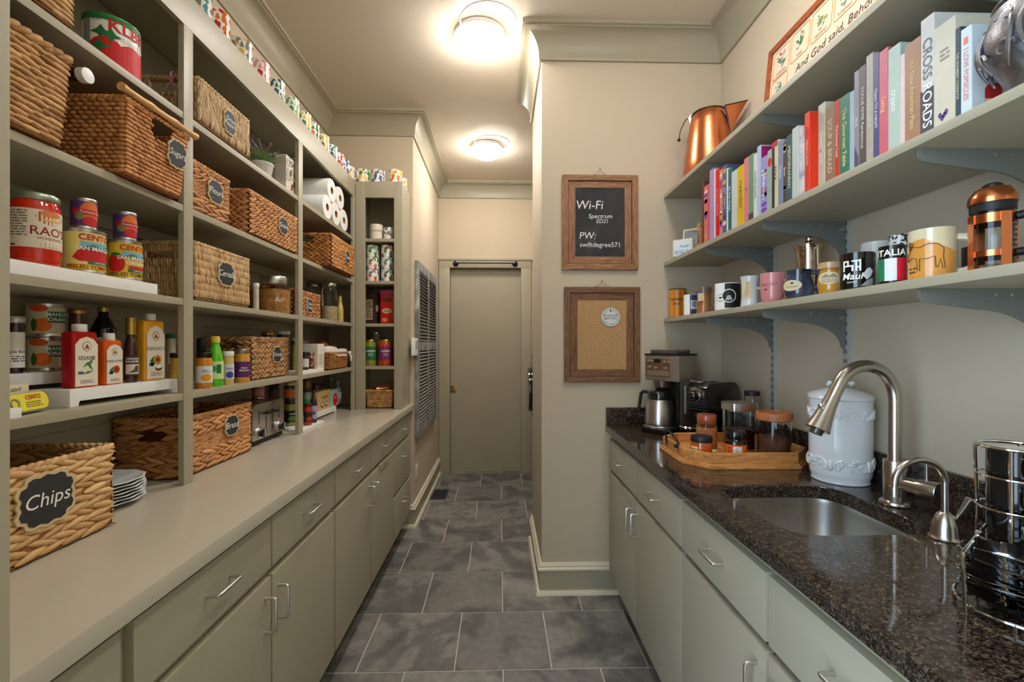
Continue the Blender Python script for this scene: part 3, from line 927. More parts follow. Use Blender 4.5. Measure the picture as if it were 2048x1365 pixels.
def bottle(t, r, h, fill, cap, neck_r=.013, cap_h=.02, sh0=.55, sh1=.78, capr=None):
    capr = capr or neck_r * 1.15
    MB().lathe([(0, 0), (r * .92, 0), (r, .006), (r, h * sh0), (r * .93, h * (sh0 + .05)), (neck_r * 1.25, h * (sh1 - .03)), (neck_r, h * sh1), (neck_r, h - cap_h * .5), (0, h - cap_h * .5)], 32).build('bottle_glass', fill, t)
    MB().lathe([(capr, h - cap_h), (capr, h - .002), (capr - .002, h), (0, h)], 24).build('cap', cap, t)
def wrap(t, r, z0, z1, m, off=.0006, name='label'):
    return MB().lathe([(r, z0), (r + off, z0), (r + off, z1), (r, z1)], 36).build(name, m, t)
def ink(c):
    return M(c, .55)
def liquid(c, rough=.06):
    return M(c, rough, coat=.6, var=.12, vscale=25)
RED, DKRED, WHITE, BLACK, YEL, GREEN, ORANGE = ink((196, 22, 24)), ink((140, 18, 20)), ink((240, 236, 226)), ink((26, 24, 24)), ink((232, 206, 64)), ink((24, 112, 62)), ink((232, 106, 22))
LABELW = M((222, 208, 184), .6)

# white plastic risers
def riser(label, steps, zs):
    """steps: (x0,x1,y0,y1,height)"""
    x0 = min(s[0] for s in steps); x1 = max(s[1] for s in steps); y0 = min(s[2] for s in steps); y1 = max(s[3] for s in steps)
    c = ((x0 + x1) / 2, (y0 + y1) / 2)
    t = thing('shelf_riser', label, 'shelf riser', (c[0], c[1], zs))
    for a, b, e, f, h in steps:
        if h < .035:
            q = MB().box(a - c[0], b - c[0], e - c[1], f - c[1], 0, h)
        else:
            q = MB().prism([(e - c[1], 0), (e - c[1] + .022, 0), (e - c[1] + .026, h - .03), (f - c[1] - .026, h - .03), (f - c[1] - .022, 0), (f - c[1], 0), (f - c[1], h), (e - c[1], h)], 'x', a - c[0], b - c[0])
        q.build('step', WHITEP, t, bevel=.003)
    return t
ry1 = onX(315, -.985)
riser('long white plastic riser under the tomato cans and sauce jar', [(-1.105, -.984, .75, ry1, .03)], z2)
riser('white two-tier riser under the oil tins and mandarin cans', [(-1.118, -1.02, 1.095, 1.452, .043), (-1.225, -1.12, .95, 1.452, .083)], z1)
riser('small white riser end beside the fish tin', [(-.992, -.980, .80, onX(42, -.982), .022)], z1)
riser('white riser under the small jars beside the potato basket', [(-1.082, -.99, 2.272, 2.562, .018)], z1)
riser('white two-step riser under the bottles and boxes at the far worktop end', [(-1.06, -.985, 2.27, 2.55, .012), (-1.15, -1.062, 2.48, 2.95, .04)], CTOP)
riser('white riser under the olive jars behind the toaster', [(-1.18, -1.064, 2.315, 2.41, .012)], CTOP)

zr = z2 + .03
# big sauce jar
t, r, h, a = put('sauce_jar', 'large jar of red tomato sauce with cream label', 'jar', 12, 124, -.99, zr, 378)
jar(t, r, h, liquid((196, 40, 12)), M((150, 158, 140), .3, .7), .014, .9, .12)
wrap(t, r, h * .23, h * .76, LABELW)
S = Round(r, a + .35, h * .5)
text(t, S, "RAO'S", .012, -.006, .026, DKRED, bold=.01)
text(t, S, 'HOMEMADE', .012, -.021, .0085, DKRED)
rect(t, S, -.026, .05, -.041, -.031, RED); text(t, S, 'MARINARA', .014, -.036, .008, WHITE, off=.0013)
oval(t, S, .012, .026, .026, .017, ink((176, 74, 40))); oval(t, S, .012, .034, .02, .007, ink((214, 120, 60)), .0009)
rect(t, S, -.006, .03, .018, .022, ink((240, 170, 60)), .0010)
rows(t, S, -.066, -.026, -.02, .038, 10, ink((110, 96, 84)), seed=3)
rows(t, S, -.066, -.046, -.042, -.034, 1, BLACK, seed=4, name='bar_code')
# tomato cans
CANY = M((226, 208, 120), .35); CANY2 = M((220, 182, 52), .35)
def tomato_can(label, p0, p1, ytop, organic):
    t, r, h, a = put('food_can', label, 'can', p0, p1, -.988, zr, ytop)
    b = can(t, r, h, CANY2 if organic else CANY)
    S = Round(r * .992, a + .42, h * .5)
    k = h / .125
    if organic:
        oval(b, S, -.042 * k, -.012 * k, .024 * k, .03 * k, RED)
        oval(b, S, -.042 * k, .016 * k, .012 * k, .005 * k, GREEN, .0008)
    else:
        shape(b, S, [(-.045 * k, -.02 * k), (-.02 * k, .02 * k), (.05 * k, .016 * k), (.05 * k, -.03 * k), (-.03 * k, -.03 * k)], RED)
    rect(b, S, -.028 * k, .05 * k, .008 * k, .026 * k, ink((120, 180, 190)), .0007)
    shape(b, S, [(-.028 * k, .008 * k), (0, .02 * k), (.02 * k, .012 * k), (.05 * k, .022 * k), (.05 * k, .004 * k)], ink((70, 130, 120)), .0009)
    text(b, S, 'CENTO', .008 * k, .038 * k, .023 * k, RED, bold=.02, off=.0012)
    text(b, S, 'SAN MARZANO', .018 * k, .006 * k, .0155 * k, WHITE, off=.0016, bold=.02)
    if organic:
        text(b, S, 'ORGANIC', .018 * k, -.009 * k, .0145 * k, WHITE, off=.0016, bold=.02)
        rect(b, S, -.01 * k, .05 * k, -.028 * k, -.018 * k, RED, .0008)
    rect(b, S, -.012 * k, .05 * k, -.037 * k, -.029 * k, GREEN, .0010); text(b, S, 'CERTIFIED', .018 * k, -.033 * k, .0075 * k, WHITE, off=.0014)
    rect(b, S, -.05 * k, .05 * k, -.054 * k, -.039 * k, CANY2, .0007)
    text(b, S, 'PEELED TOMATOES', .006 * k, -.046 * k, .0145 * k, DKRED if not organic else BLACK, bold=.015, off=.0012)
    return t, r, h, a
PURP = M((92, 52, 116), .35)
def purple_can(label, under, p0, p1, ytop):
    ut, ur, uh, ua = under
    x, y = ut.location.x, ut.location.y
    a0 = math.atan2(*ray(p0)); a1 = math.atan2(*ray(p1))
    r = math.hypot(x, y) * math.sin((a1 - a0) / 2)
    z = zr + uh
    h = H + (690 - ytop) * (dep(x, y) - r) / F - z
    t = thing('food_can', label, 'can', (x, y, z + .0003))
    b = can(t, r, h, PURP)
    S = Round(r * .992, ua + .3, h * .5)
    oval(b, S, .006, .004, .022, .026, ink((222, 110, 40))); oval(b, S, .006, -.018, .016, .012, RED, .0008)
    rect(b, S, -.03, .03, -.003, .010, ink((186, 30, 44)), .0009)
    text(b, S, 'Tomato Paste', .008, .004, .0085, WHITE, off=.0013, shear=.2)
    oval(b, S, -.016, -.008, .009, .009, ink((120, 130, 70)), .0010)
u1 = tomato_can('yellow label can of peeled tomatoes beside the sauce jar, purple can on top', 120, 213, 454, False)
purple_can('small purple tomato paste can on the can next to the sauce jar', u1, 133, 190, 393)
u2 = tomato_can('gold label can of organic peeled tomatoes with whole tomato picture', 213, 286, 478, True)
purple_can('small purple tomato paste can on the organic tomato can', u2, 220, 270, 421)
# giant tomato can on the top shelf
t, r, h, a = put('food_can', 'huge white tomato can with green rim and big red tomatoes', 'can', 162, 282, -.985, z4, 20)
b = can(t, r, h, M((232, 228, 218), .3), M((60, 140, 70), .35, .4))
wrap(t, r * .993, h * .87, h * .95, GREEN)
S = Round(r * .992, a + .30, h * .5)
for u, v, q in ((-.03, -.03, .04), (.03, -.034, .042), (.062, -.028, .034)):
    oval(b, S, u, v, q, q * .95, ink((206, 24, 22)), .0006)
for u, v in ((-.04, .016), (-.02, .012), (-.044, -.02)):
    shape(b, S, [(u - .025, v), (u - .008, v + .008), (u, v + .02), (u + .01, v + .006), (u + .026, v + .004), (u + .006, v - .006), (u, v - .016), (u - .008, v - .004)], GREEN, .001)
text(b, S, 'KLBR', .022, .040, .042, RED, bold=.02, off=.0016)
text(b, S, 'TOMATO', .03, .012, .016, WHITE, off=.0018, bold=.02)
rect(b, S, -.085, -.064, -.01, .05, ink((130, 146, 160)), .0008); rect(b, S, -.085, -.064, -.03, -.01, ink((110, 140, 60)), .0008)
text(b, S, 'BRAND', -.05, .048, .006, BLACK)
# bottle lying above the sugar basket: only its white cap shows
t = thing('spice_grinder', 'dark bottle lying on its side behind the rope basket, white cap outward', 'bottle', (-1.01, 1.128, z3 + .185))
MB().prism([(.016 * math.cos(i * .314), .016 * math.sin(i * .314)) for i in range(20)], 'x', -.12, .0).build('bottle_glass', liquid((46, 30, 24)), t)
MB().prism([(.0175 * math.cos(i * .314), .0175 * math.sin(i * .314)) for i in range(20)], 'x', 0, .018).build('cap', WHITEP, t, bevel=.002)
t.location = (-1.005, 1.106, zat(158, -1.0, 1.12))
t.location.x = -1.005
bx_ = thing('storage_tin', 'dark tin standing behind the rope and sugar baskets', 'tin', (-1.17, 1.088, z3))
MB().box(-.06, .06, -.04, .04, 0, t.location.z - z3 - .0165).build('body', M((58, 48, 42), .5, var=.2), bx_, bevel=.004)

# oil tins on the low riser
zt = z1 + .043
def oil_tin(label, pl, pc, pr, xf, ytop, body, title, motif, cap):
    y0, y1 = onX(pc, xf), onX(pr, xf)
    xb = onY(pl, y0)
    D, W = max(.03, xf - xb), y1 - y0
    D = min(D, .075)
    cx, cy = xf - D / 2, (y0 + y1) / 2
    h = H + (690 - ytop) * dep(cx, cy) / F - zt
    t = thing('oil_tin', label, 'oil tin', (cx, cy, zt))
    def rr(i):
        return rrect(-D / 2 + i, D / 2 - i, -W / 2 + i, W / 2 - i, .011, 5)
    q = MB(); n = len(rr(0)); v = []; f = []
    rings = ((.003, 0), (0, .003), (0, h - .004), (.004, h), (.02, h - .001))
    for i, z in rings:
        v += [(x, y, z) for x, y in rr(i if i < .015 else .008)]
    for i in range(len(rings) - 1):
        f += [(i * n + k, i * n + (k + 1) % n, (i + 1) * n + (k + 1) % n, (i + 1) * n + k) for k in range(n)]
    f += [tuple(range(n - 1, -1, -1)), tuple((len(rings) - 1) * n + k for k in range(n))]
    q.add(v, f).build('tin', body, t)
    S = Flat((D / 2, 0, h * .46), (0, 1, 0), (0, 0, 1))
    w, hh = W * .42, h * .42
    arch = [(-w, -hh), (w, -hh), (w, hh * .72), (w * .6, hh * .95), (0, hh * 1.05), (-w * .6, hh * .95), (-w, hh * .72)]
    shape(t, S, [(x * 1.07, y * 1.03) for x, y in arch], M((236, 190, 150), .5), .0004)
    p = shape(t, S, arch, M((222, 212, 192), .55), .0007, 'label_panel')
    oval(p, S, 0, hh * .66, w * .42, w * .42, ink((150, 110, 80)), .0010); oval(p, S, 0, hh * .66, w * .36, w * .36, M((222, 212, 192), .55), .0012)
    shape(p, S, [(-w * .25, hh * .66 - w * .2), (0, hh * .66 + w * .25), (w * .25, hh * .66 - w * .2)], ink((140, 70, 50)), .0014)
    text(p, S, title, 0, hh * .16, min(.014, W * 1.5 / max(4, len(title))), ink((70, 54, 44)), .0012)
    rect(p, S, -w * .8, -w * .3, -hh * .52, -hh * .40, ink((60, 90, 110)), .0010)
    if motif == 'leaf':
        for u, v, an in ((0, -.1, .6), (.3, -.2, 2.2), (.4, 0, 1.2), (.1, -.45, .2)):
            c, s = math.cos(an), math.sin(an)
            L, B = w * .5, w * .12
            shape(p, S, [(u * w + c * x - s * y, v * hh + s * x + c * y) for x, y in ((-L, 0), (0, B), (L, 0), (0, -B))], ink((70, 130, 60)), .0011)
    else:
        for k in range(8):
            an = k * math.pi / 4
            oval(p, S, w * .2 + w * .3 * math.cos(an), -hh * .28 + w * .3 * math.sin(an), w * .17, w * .17, ink((226, 74, 20) if motif == 'red' else (236, 170, 40)), .0011, 10)
        oval(p, S, w * .2, -hh * .28, w * .2, w * .2, ink((120, 50, 20)), .0013, 12)
        shape(p, S, [(-w * .7, -hh * .3), (-w * .2, -hh * .12), (-w * .1, -hh * .45), (-w * .5, -hh * .55)], GREEN, .0010)
        if motif == 'coco':
            oval(p, S, w * .3, -hh * .62, w * .42, w * .24, ink((110, 60, 40)), .0012); oval(p, S, w * .3, -hh * .56, w * .36, w * .16, WHITE, .0014)
    rows(p, S, -w * .6, w * .8, -hh * .92, -hh * .76, 3, ink((120, 104, 92)), .0011)
    cr = min(D * .42, .021)
    MB().lathe([(cr * .9, h - .001), (cr, h + .001), (cr, h + .016), (cr * .95, h + .019), (0, h + .019)], 28).build('cap', WHITEP, t)
    return t
oil_tin('red tin of sesame oil with arched cream label', 117, 147, 198, -1.035, 664, M((176, 18, 20), .3, .2), 'SESAME', 'leaf', True)
oil_tin('small orange tin of sunflower oil with red flower', 199, 211, 247, -1.037, 681, M((226, 96, 24), .3, .2), 'SUNFLOWER', 'red', True)
oil_tin('tall yellow tin of coconut oil with flower label', 268, 291, 331, -1.037, 641, M((226, 160, 34), .3, .2), 'SUNCOCO', 'coco', True)
t, r, h, a = put('vinegar_bottle', 'slim dark balsamic bottle with gold cap between two oil tins', 'bottle', 246, 277, -1.035, zt, 634)
bottle(t, r, h, liquid((60, 30, 16)), GOLD, r * .62, .05, .50, .68, r * .72)
w_ = wrap(t, r, h * .10, h * .42, M((62, 44, 34), .5)); S = Round(r, a + .4, h * .26)
text(w_, S, 'ORGANIC\nBALSAMIC', 0, h * .08, .008, WHITE, bold=.02); rect(w_, S, -.018, .018, -h * .13, h * .02, ink((214, 204, 190)), .0009)
shape(w_, S, [(-.012, -h * .11), (0, -h * .06), (.004, 0), (.012, -.002), (.012, -h * .1)], ink((90, 70, 50)), .0013)
# second row on the riser
ztt = z1 + .083
MAND = M((206, 196, 160), .35)
for i, (p0, p1, zz, yt, lb) in enumerate(((50, 131, ztt, 675, 'lower mandarin orange can, green label panel, behind the red tin'), (55, 136, None, 613, 'upper mandarin orange can stacked on another mandarin can'))):
    if i:
        x, y = keep[0].location.x, keep[0].location.y
        t = thing('food_can', lb, 'can', (x, y, ztt + keep[2] + .0003)); r, h, a = keep[1], keep[2], keep[3]
    else:
        t, r, h, a = keep = put('food_can', lb, 'can', p0, p1, -1.125, zz, yt)
    b = can(t, r, h, MAND)
    S = Round(r * .992, a + .18, h * .5)
    oval(b, S, -.012, -.012, .017, .017, ink((228, 110, 24))); oval(b, S, -.02, .03, .018, .009, ink((206, 84, 28)), .0006)
    oval(b, S, -.028, -.012, .006, .016, ink((60, 90, 40)), .0008)
    rect(b, S, -.002, .05, -.006, .022, ink((20, 96, 66)), .0010); text(b, S, 'MANDARIN\nORANGES', .026, .008, .0125, WHITE, off=.0014, bold=.01)
t, r, h, a = put('jam_jar', 'dark apple butter jar with white label beside the mandarin cans', 'jar', 9, 50, -1.125, ztt, 632)
jar(t, r, h, liquid((40, 18, 14)), M((206, 204, 196), .3, .5), .014, .92, .1); w_ = wrap(t, r, h * .1, h * .72, WHITE)
S = Round(r, a + .1, h * .42); oval(w_, S, .0, .016, .022, .01, ink((60, 70, 60))); text(w_, S, 'Apple Butter', .004, -.006, .009, BLACK, bold=.01); rows(w_, S, -.02, .024, -.03, -.014, 3, BLACK)
t, r, h, a = put('syrup_jar', 'amber syrup jar with gold lid behind the red oil tin', 'jar', 136, 174, -1.13, ztt, 617)
jar(t, r, h, liquid((96, 44, 22)), GOLD, .012, .9, .2)
t, r, h, a = put('syrup_bottle', 'round black syrup bottle with gold cap behind the orange tin', 'bottle', 179, 233, -1.13, ztt, 613)
bottle(t, r, h, liquid((16, 12, 14)), GOLD, r * .42, .014, .62, .85, r * .46); wrap(t, r, h * .1, h * .5, ink((206, 196, 206)))
for i, (p0, p1, yt, c, lc, lb) in enumerate(((332, 352, 668, (196, 186, 170), (30, 96, 60), 'pale jar with green lid behind the yellow tin'), (340, 362, 706, (206, 168, 60), (30, 28, 26), 'yellow mustard jar with black lid by the divider'))):
    t, r, h, a = put('condiment_jar', lb, 'jar', p0, p1, -1.03 - .09 * (1 - i), ztt if i == 0 else zt, yt)
    jar(t, r, h, liquid(c), ink(lc), .014, .9, .12)
# fish tin leaning on a carton
yf = onX(58, -1.02)
t = thing('fish_tin', 'yellow oval fish tin with ring pull standing on edge', 'tin', (-1.024, yf, z1 + .0025), .25)
q = MB(); pts = rrect(-.062, .062, 0, .046, .021, 7)
q.prism(pts, 'x', -.011, .009); ob = q.build('tin', STEEL, t, bevel=.002); ob.rotation_euler = (0, -.22, 0)
q = MB(); q.prism(rrect(-.056, .056, .004, .042, .018, 7), 'x', .009, .0098); p = q.build('printed_lid', M((226, 214, 60), .35), t); p.rotation_euler = (0, -.22, 0)
S = Flat((.0098, 0, .023), (0, 1, 0), (0, 0, 1)); text(p, S, 'CENTO', .012, .009, .013, RED, bold=.02); rows(p, S, -.012, .038, -.013, .001, 3, ink((120, 110, 60)))
MB().tube([(.0115, -.042 + .011 * math.cos(i * .63), .021 + .011 * math.sin(i * .63)) for i in range(10)], .0016, 6, True).build('ring_pull', SATIN, p)
t = thing('fish_carton', 'cream carton of wild caught fish lying behind the yellow tin', 'carton', (-1.082, yf - .01, z1 + .0005), .1)
MB().box(-.02, .02, -.055, .055, 0, .062).build('carton', M((218, 206, 176), .6), t, bevel=.001)
text(t, Flat((.02, 0, .05), (0, 1, 0), (0, 0, 1)), 'WILD CAUGHT', 0, 0, .0105, ink((60, 50, 44)), shear=.1)

# ---- worktop behind the chips basket
RUF = M((216, 222, 220), .2, coat=.3)
for i in range(7):
    q = MB(); n = 48; v = []; f = []
    prof = [(0, 0), (.055, 0), (.075, .006), (.102, .016), (.104, .017), (.100, .0185), (.073, .0085), (.05, .003), (0, .003)]
    for rr_, zz in prof:
        for k in range(n):
            an = 2 * math.pi * k / n
            w_ = 1 + (.03 * math.cos(an * 12) if rr_ > .09 else 0)
            v.append((rr_ * w_ * math.cos(an), rr_ * w_ * math.sin(an), zz))
    for j in range(len(prof) - 1):
        f += [(j * n + k, j * n + (k + 1) % n, (j + 1) * n + (k + 1) % n, (j + 1) * n + k) for k in range(n)]
    o = q.add(v, f).build('plate', RUF)
    tag(o, 'pale scallop-edged plate behind the chips basket, %s in its stack' % ('lowest', 'second from the bottom', 'third from the bottom', 'middle one', 'third from the top', 'second from the top', 'topmost')[i], 'plate', 'stacked plates behind the chips basket')
    o.location = (-1.09, 1.245, CTOP + .0006 + i * .0088); o.rotation_euler = (0, 0, i * .4)
t = thing('snack_bag', 'crumpled light blue snack bag inside the chips basket', 'snack bag', (-1.06, .86, CTOP + .012))
q = MB(); q.ball((0, 0, .085), 1, 14, s=(.05, .10, .085)); q.v = [(x + .006 * math.sin(40 * y + 30 * z), y + .006 * math.sin(50 * z + 20 * x), z) for x, y, z in q.v]
q.build('bag', M((96, 170, 196), .3, var=.2, vscale=12), t)

# ---- lowest shelf, middle bay
def simple_jar(name, label, cat, p0, p1, xf, z, ytop, fillc, lidm, lab=None, lab2=None, words=None, wc=WHITE, turn=.3, lh=.016, neck=.9, group=None, plane='X', size=.012):
    t, r, h, a = put(name, label, cat, p0, p1, xf, z, ytop, plane, group)
    jar(t, r, h, liquid(fillc), lidm, lh, neck, .12)
    if lab:
        w_ = wrap(t, r, h * .16, h * .62, ink(lab)); S = Round(r, a + turn, h * .4)
        if lab2:
            oval(w_, S, 0, -h * .1, r * .7, h * .1, ink(lab2), .0010)
        if words:
            text(w_, S, words, 0, h * .08 if lab2 else 0, size, wc, off=.0013, bold=.015)
    return t, r, h, a
simple_jar('mustard_jar', 'orange bell pepper jar with white label and black lid', 'jar', 391, 425, -1.0, z1, 705, (206, 132, 30), M((40, 32, 26), .3, .5), (222, 224, 220), (232, 150, 24), 'BELL', ink((70, 150, 190)))
simple_jar('soda_bottle', 'black capped bottle behind the pepper jar', 'bottle', 393, 413, -1.09, z1, 677, (22, 20, 20), BLACKM, lh=.05, neck=.8)
t, r, h, a = put('juice_bottle', 'bright green lime juice bottle with yellow cap', 'bottle', 414, 447, -1.005, z1, 673)
bottle(t, r, h, liquid((86, 190, 30)), YEL, r * .5, .022, .52, .82, r * .58)
w_ = wrap(t, r, h * .15, h * .5, ink((206, 222, 150))); S = Round(r, a + .3, h * .33); rect(w_, S, -.004, .012, -.012, .02, GREEN, .0009); oval(w_, S, -.012, .004, .008, .012, ink((60, 150, 80)), .0009)
simple_jar('mustard_jar', 'cream mustard jar with white lid and blue label', 'jar', 445, 468, -1.005, z1, 703, (216, 178, 104), WHITEP, (206, 210, 220), (60, 70, 140), 'DIJON', ink((50, 50, 110)), size=.009)
simple_jar('mustard_jar', 'whole grain mustard jar with purple label', 'jar', 467, 500, -1.005, z1, 698, (206, 148, 44), M((150, 140, 120), .3, .7), (92, 36, 96), None, 'Dijon\nMustard', WHITE, size=.010)
simple_jar('spread_jar', 'dark jar with gold lid above the onion basket', 'jar', 522, 548, -1.13, z1 + .012, 664, (26, 24, 30), GOLD)
simple_jar('spread_jar', 'dark jar with white lid above the onion basket', 'jar', 552, 581, -1.092, z1, 662, (70, 60, 52), WHITEP)
simple_jar('olive_jar', 'green olive jar beside the onion basket and divider', 'jar', 583, 595, -1.045, z1 + .018, 683, (120, 122, 44), M((60, 66, 40), .4, .4))
# ---- worktop, middle bay: toaster and what stands behind it
tx, ty0, ty1 = -1.042, 1.935, 2.215
ts = thing('toaster', 'brushed steel four slice toaster with two black dials', 'toaster', (tx - .09, (ty0 + ty1) / 2, CTOP))
W = (ty1 - ty0) / 2
q = MB(); pr = []
for cy, a0 in ((W - .03, 0), (-W + .03, 90)):
    pr += [(cy + .03 * math.cos(math.radians(a0 + i * 15)), .148 + .03 * math.sin(math.radians(a0 + i * 15))) for i in range(7)]
pr += [(-W, .022), (W, .022)]
q.prism(pr, 'x', -.09, .084); q.build('housing', STEEL, ts, bevel=.004)
MB().box(-.085, .08, -W + .008, W - .008, .004, .024).build('base', BLACKM, ts, bevel=.003)
for sy in (-1, 1):
    for sx in (-.07, .065):
        MB().lathe([(0, 0), (.009, 0), (.009, .005), (0, .005)], 12, (sx, sy * (W - .03))).build('foot', BLACKM, ts)
for sy in (-.028, .028):
    MB().box(.0835, .0848, sy - .0025, sy + .0025, .05, .142).build('lever_slot', BLACKM, ts)
    MB().box(-.075, .07, sy - .042 if sy < 0 else sy + .018, sy - .018 if sy < 0 else sy + .042, .1765, .1785).build('bread_slot_shade', BLACKM, ts)  # flat black plate standing in for the shade inside a bread slot
    lv = MB().box(.084, .108, sy - .018, sy + .018, .128, .136).build('lever', BLACKM, ts, bevel=.003)
for sy in (-.088, .088):
    k = MB().prism([(sy + .024 * math.cos(i * .2618), .052 + .024 * math.sin(i * .2618)) for i in range(24)], 'x', .084, .092).build('dial_ring', CHROME, ts, bevel=.001)
    MB().prism([(sy + .018 * math.cos(i * .2618), .052 + .018 * math.sin(i * .2618)) for i in range(24)], 'x', .092, .110).build('dial', BLACKG, k, bevel=.002)
    MB().box(.1095, .1115, sy - .0025, sy + .0025, .04, .069).build('dial_mark', M((200, 200, 200), .4), k)
    for i in range(5):
        MB().box(.0838, .0868, sy - .004, sy + .004, .095 + i * .011, .101 + i * .011).build('button', M((60, 60, 60), .4), ts, bevel=.001)
def small_can(name, label, p0, p1, xf, z, ytop, c, c2=None, words=None, cat='can', size=.01, h=None):
    t, r, h, a = put(name, label, cat, p0, p1, xf, z, ytop, h=h)
    b = can(t, r, h, M(c, .35))
    S = Round(r * .992, a + .3, h * .5)
    if c2:
        rect(b, S, -r * .8, r * .8, -h * .25, h * .25, ink(c2), .0006)
    if words:
        text(b, S, words, 0, 0, size, WHITE, off=.0011, bold=.02)
    return t, r, h, a
zc = CTOP
c1 = small_can('food_can', 'red can standing behind the toaster', 503, 530, -1.165, zc, 797, (170, 30, 28), (206, 70, 60))
t = small_can('food_can', 'pink labelled can on top of another behind the toaster', 503, 530, -1.165, zc + c1[2] + .0004, 770, (196, 70, 76), (220, 160, 150))
c1 = simple_jar('sauce_jar', 'black sauce jar at the back beside the toaster', 'jar', 536, 560, -1.19, zc, 800, (30, 22, 24), M((70, 60, 56), .4, .4), (150, 140, 130))
simple_jar('sauce_jar', 'small dark jar stacked at the back beside the toaster', 'jar', 537, 559, -1.19, zc + c1[2] + .0006, 768, (60, 26, 28), M((50, 40, 40), .4, .4), (120, 60, 60))
c1 = simple_jar('olive_jar', 'jar of green stuffed olives with black label beside the toaster', 'jar', 568, 593, -1.07, zc + .012, 800, (140, 138, 60), M((60, 56, 40), .3, .6), (24, 24, 22), (90, 120, 50), 'OLIVES', size=.009)
simple_jar('sauce_jar', 'amber labelled jar stacked on the olive jar', 'jar', 568, 592, -1.07, zc + .0126 + c1[2], 763, (60, 34, 24), M((200, 180, 150), .3, .6), (196, 110, 50))
# ---- second shelf: glass jars
OATS = ramp_mat('oats', 'voronoi', 240, [(0, (206, 184, 146)), (.35, (226, 208, 176)), (.7, (184, 156, 116))], .8, constant=True, bump=.5)
PASTA = ramp_mat('granola', 'noise', 55, [(.3, (150, 92, 34)), (.5, (196, 134, 62)), (.7, (214, 164, 96))], .6, bump=.6)
def mason(name, label, p0, p1, xf, z, ytop, fill, level, lid=STEEL, plane='X', lidh=.02):
    t, r, h, a = put(name, label, 'jar', p0, p1, xf, z, ytop, plane)
    jar(t, r, h, fill, lid, lidh, .8, .2, clear=True, level=level)
    return t, r, h, a
t, r, h, a = mason('mason_jar', 'wide glass jar of golden granola with steel lid', 515, 580, -.99, z2, 550, PASTA, .92, STEEL, lidh=.034)
text(t, Round(r, a + .3, h * .36), 'Ball', 0, 0, .026, M((240, 230, 210), .2), shear=.35)
simple_jar('spice_jar', 'white jar half hidden beside the cereal basket', 'jar', 506, 518, -1.03, z2, 566, (206, 196, 180), WHITEP)
mason('mason_jar', 'tall glass jar of rolled oats with steel lid', 643, 675, -.99, z2, 565, OATS, .42)
mason('mason_jar', 'glass jar with steel lid behind the nuts basket', 614, 640, -1.16, z2, 566, M((90, 60, 40), .7, var=.4, vscale=80), .6)
t, r, h, a = put('vinegar_bottle', 'slim glass bottle with pale yellow contents beside the oats jar', 'bottle', 673, 687, -1.02, z2, 588)
bottle(t, r, h, liquid((206, 176, 100)), M((80, 60, 40), .6), r * .5, .015, .45, .72)
# ---- third and top shelf
t, r, h, a = put('storage_jar', 'black jar lid showing behind the grain basket', 'jar', 474, 513, -1.06, z3 + .012, 376)
jar(t, r, h, liquid((70, 56, 46)), BLACKM, .022, .96, .1)
# lavender pot
px_, py_, pr_ = fit(499, 547, -.995)
t = thing('potted_plant', 'fake lavender in an oval white metal pot', 'plant', (px_, py_, z4))
MB().lathe([(0, 0), (pr_ * .72, 0), (pr_ * .74, .003), (pr_, .062), (pr_ * 1.04, .064), (pr_ * 1.04, .070), (pr_ * .96, .070), (pr_ * .9, .05), (0, .05)], 32).build('pot', M((216, 212, 204), .5, var=.08, vscale=20), t)
rnd = random.Random(8)
gm, fm = M((112, 142, 84), .6, var=.25, vscale=30), M((140, 116, 134), .7)
q = MB()
for i in range(110):
    an = rnd.uniform(0, 6.28); L = rnd.uniform(.05, .095); sp = rnd.uniform(.2, .95)
    b0 = Vector((pr_ * .6 * math.cos(an) * rnd.random(), pr_ * .6 * math.sin(an) * rnd.random(), .055))
    pts = [b0 + Vector((math.cos(an) * sp * L * s * (.5 + .7 * s), math.sin(an) * sp * L * s * (.5 + .7 * s), L * s * (1.15 - .55 * sp * s))) for s in (0, .5, 1)]
    q.tube(pts, [.0014, .0012, .0003], 4)
fo = q.build('leaves', gm, t, normals=False); fo['kind'] = 'stuff'
for i in range(7):
    an = rnd.uniform(0, 6.28); L = rnd.uniform(.11, .15); sp = rnd.uniform(.25, .6)
    pts = [Vector((math.cos(an) * sp * L * s * s, math.sin(an) * sp * L * s * s, .05 + L * s * (1 - .2 * s))) for s in (0, .4, .7, 1)]
    st_ = MB().tube(pts, .0009, 4).build('flower_stem', gm, t, normals=False)
    q = MB()
    for k in range(9):
        c = pts[2].lerp(pts[3], k / 8)
        q.ball((c.x + rnd.uniform(-.003, .003), c.y + rnd.uniform(-.003, .003), c.z), .0036, 6)
    q.build('flower_spike', fm, st_, normals=False)
# carton with a plant drawing
y0, y1 = onX(572, -1.0), onX(597, -1.0)
xb = max(onY(550, y0), -1.24)
t = thing('tea_carton', 'white carton printed Organic with leaf and berry drawing', 'carton', (-1.0, y0, z4))
hc = zat(308, -1.02, y0) - z4
MB().box(xb + 1.0, 0, 0, y1 - y0, 0, hc).build('carton', M((214, 204, 190), .6), t, bevel=.0012)
S = Flat((0, (y1 - y0) / 2, hc / 2), (0, 1, 0), (0, 0, 1))
text(t, S, 'Organic', 0, hc * .36, .022, BLACK)
text(t, S, '2', .03, hc * .22, .026, BLACK)
for u, v, c in ((-.02, .01, (90, 120, 60)), (.02, .02, (176, 120, 70)), (-.005, -.05, (150, 50, 40)), (.015, -.03, (100, 130, 70))):
    shape(t, S, [(u - .012, v - .018), (u + .008, v - .012), (u + .014, v + .02), (u - .006, v + .012)], ink(c), .0008)
S = Flat(((xb + 1.0) / 2, 0, hc * .55), (1, 0, 0), (0, 0, 1))
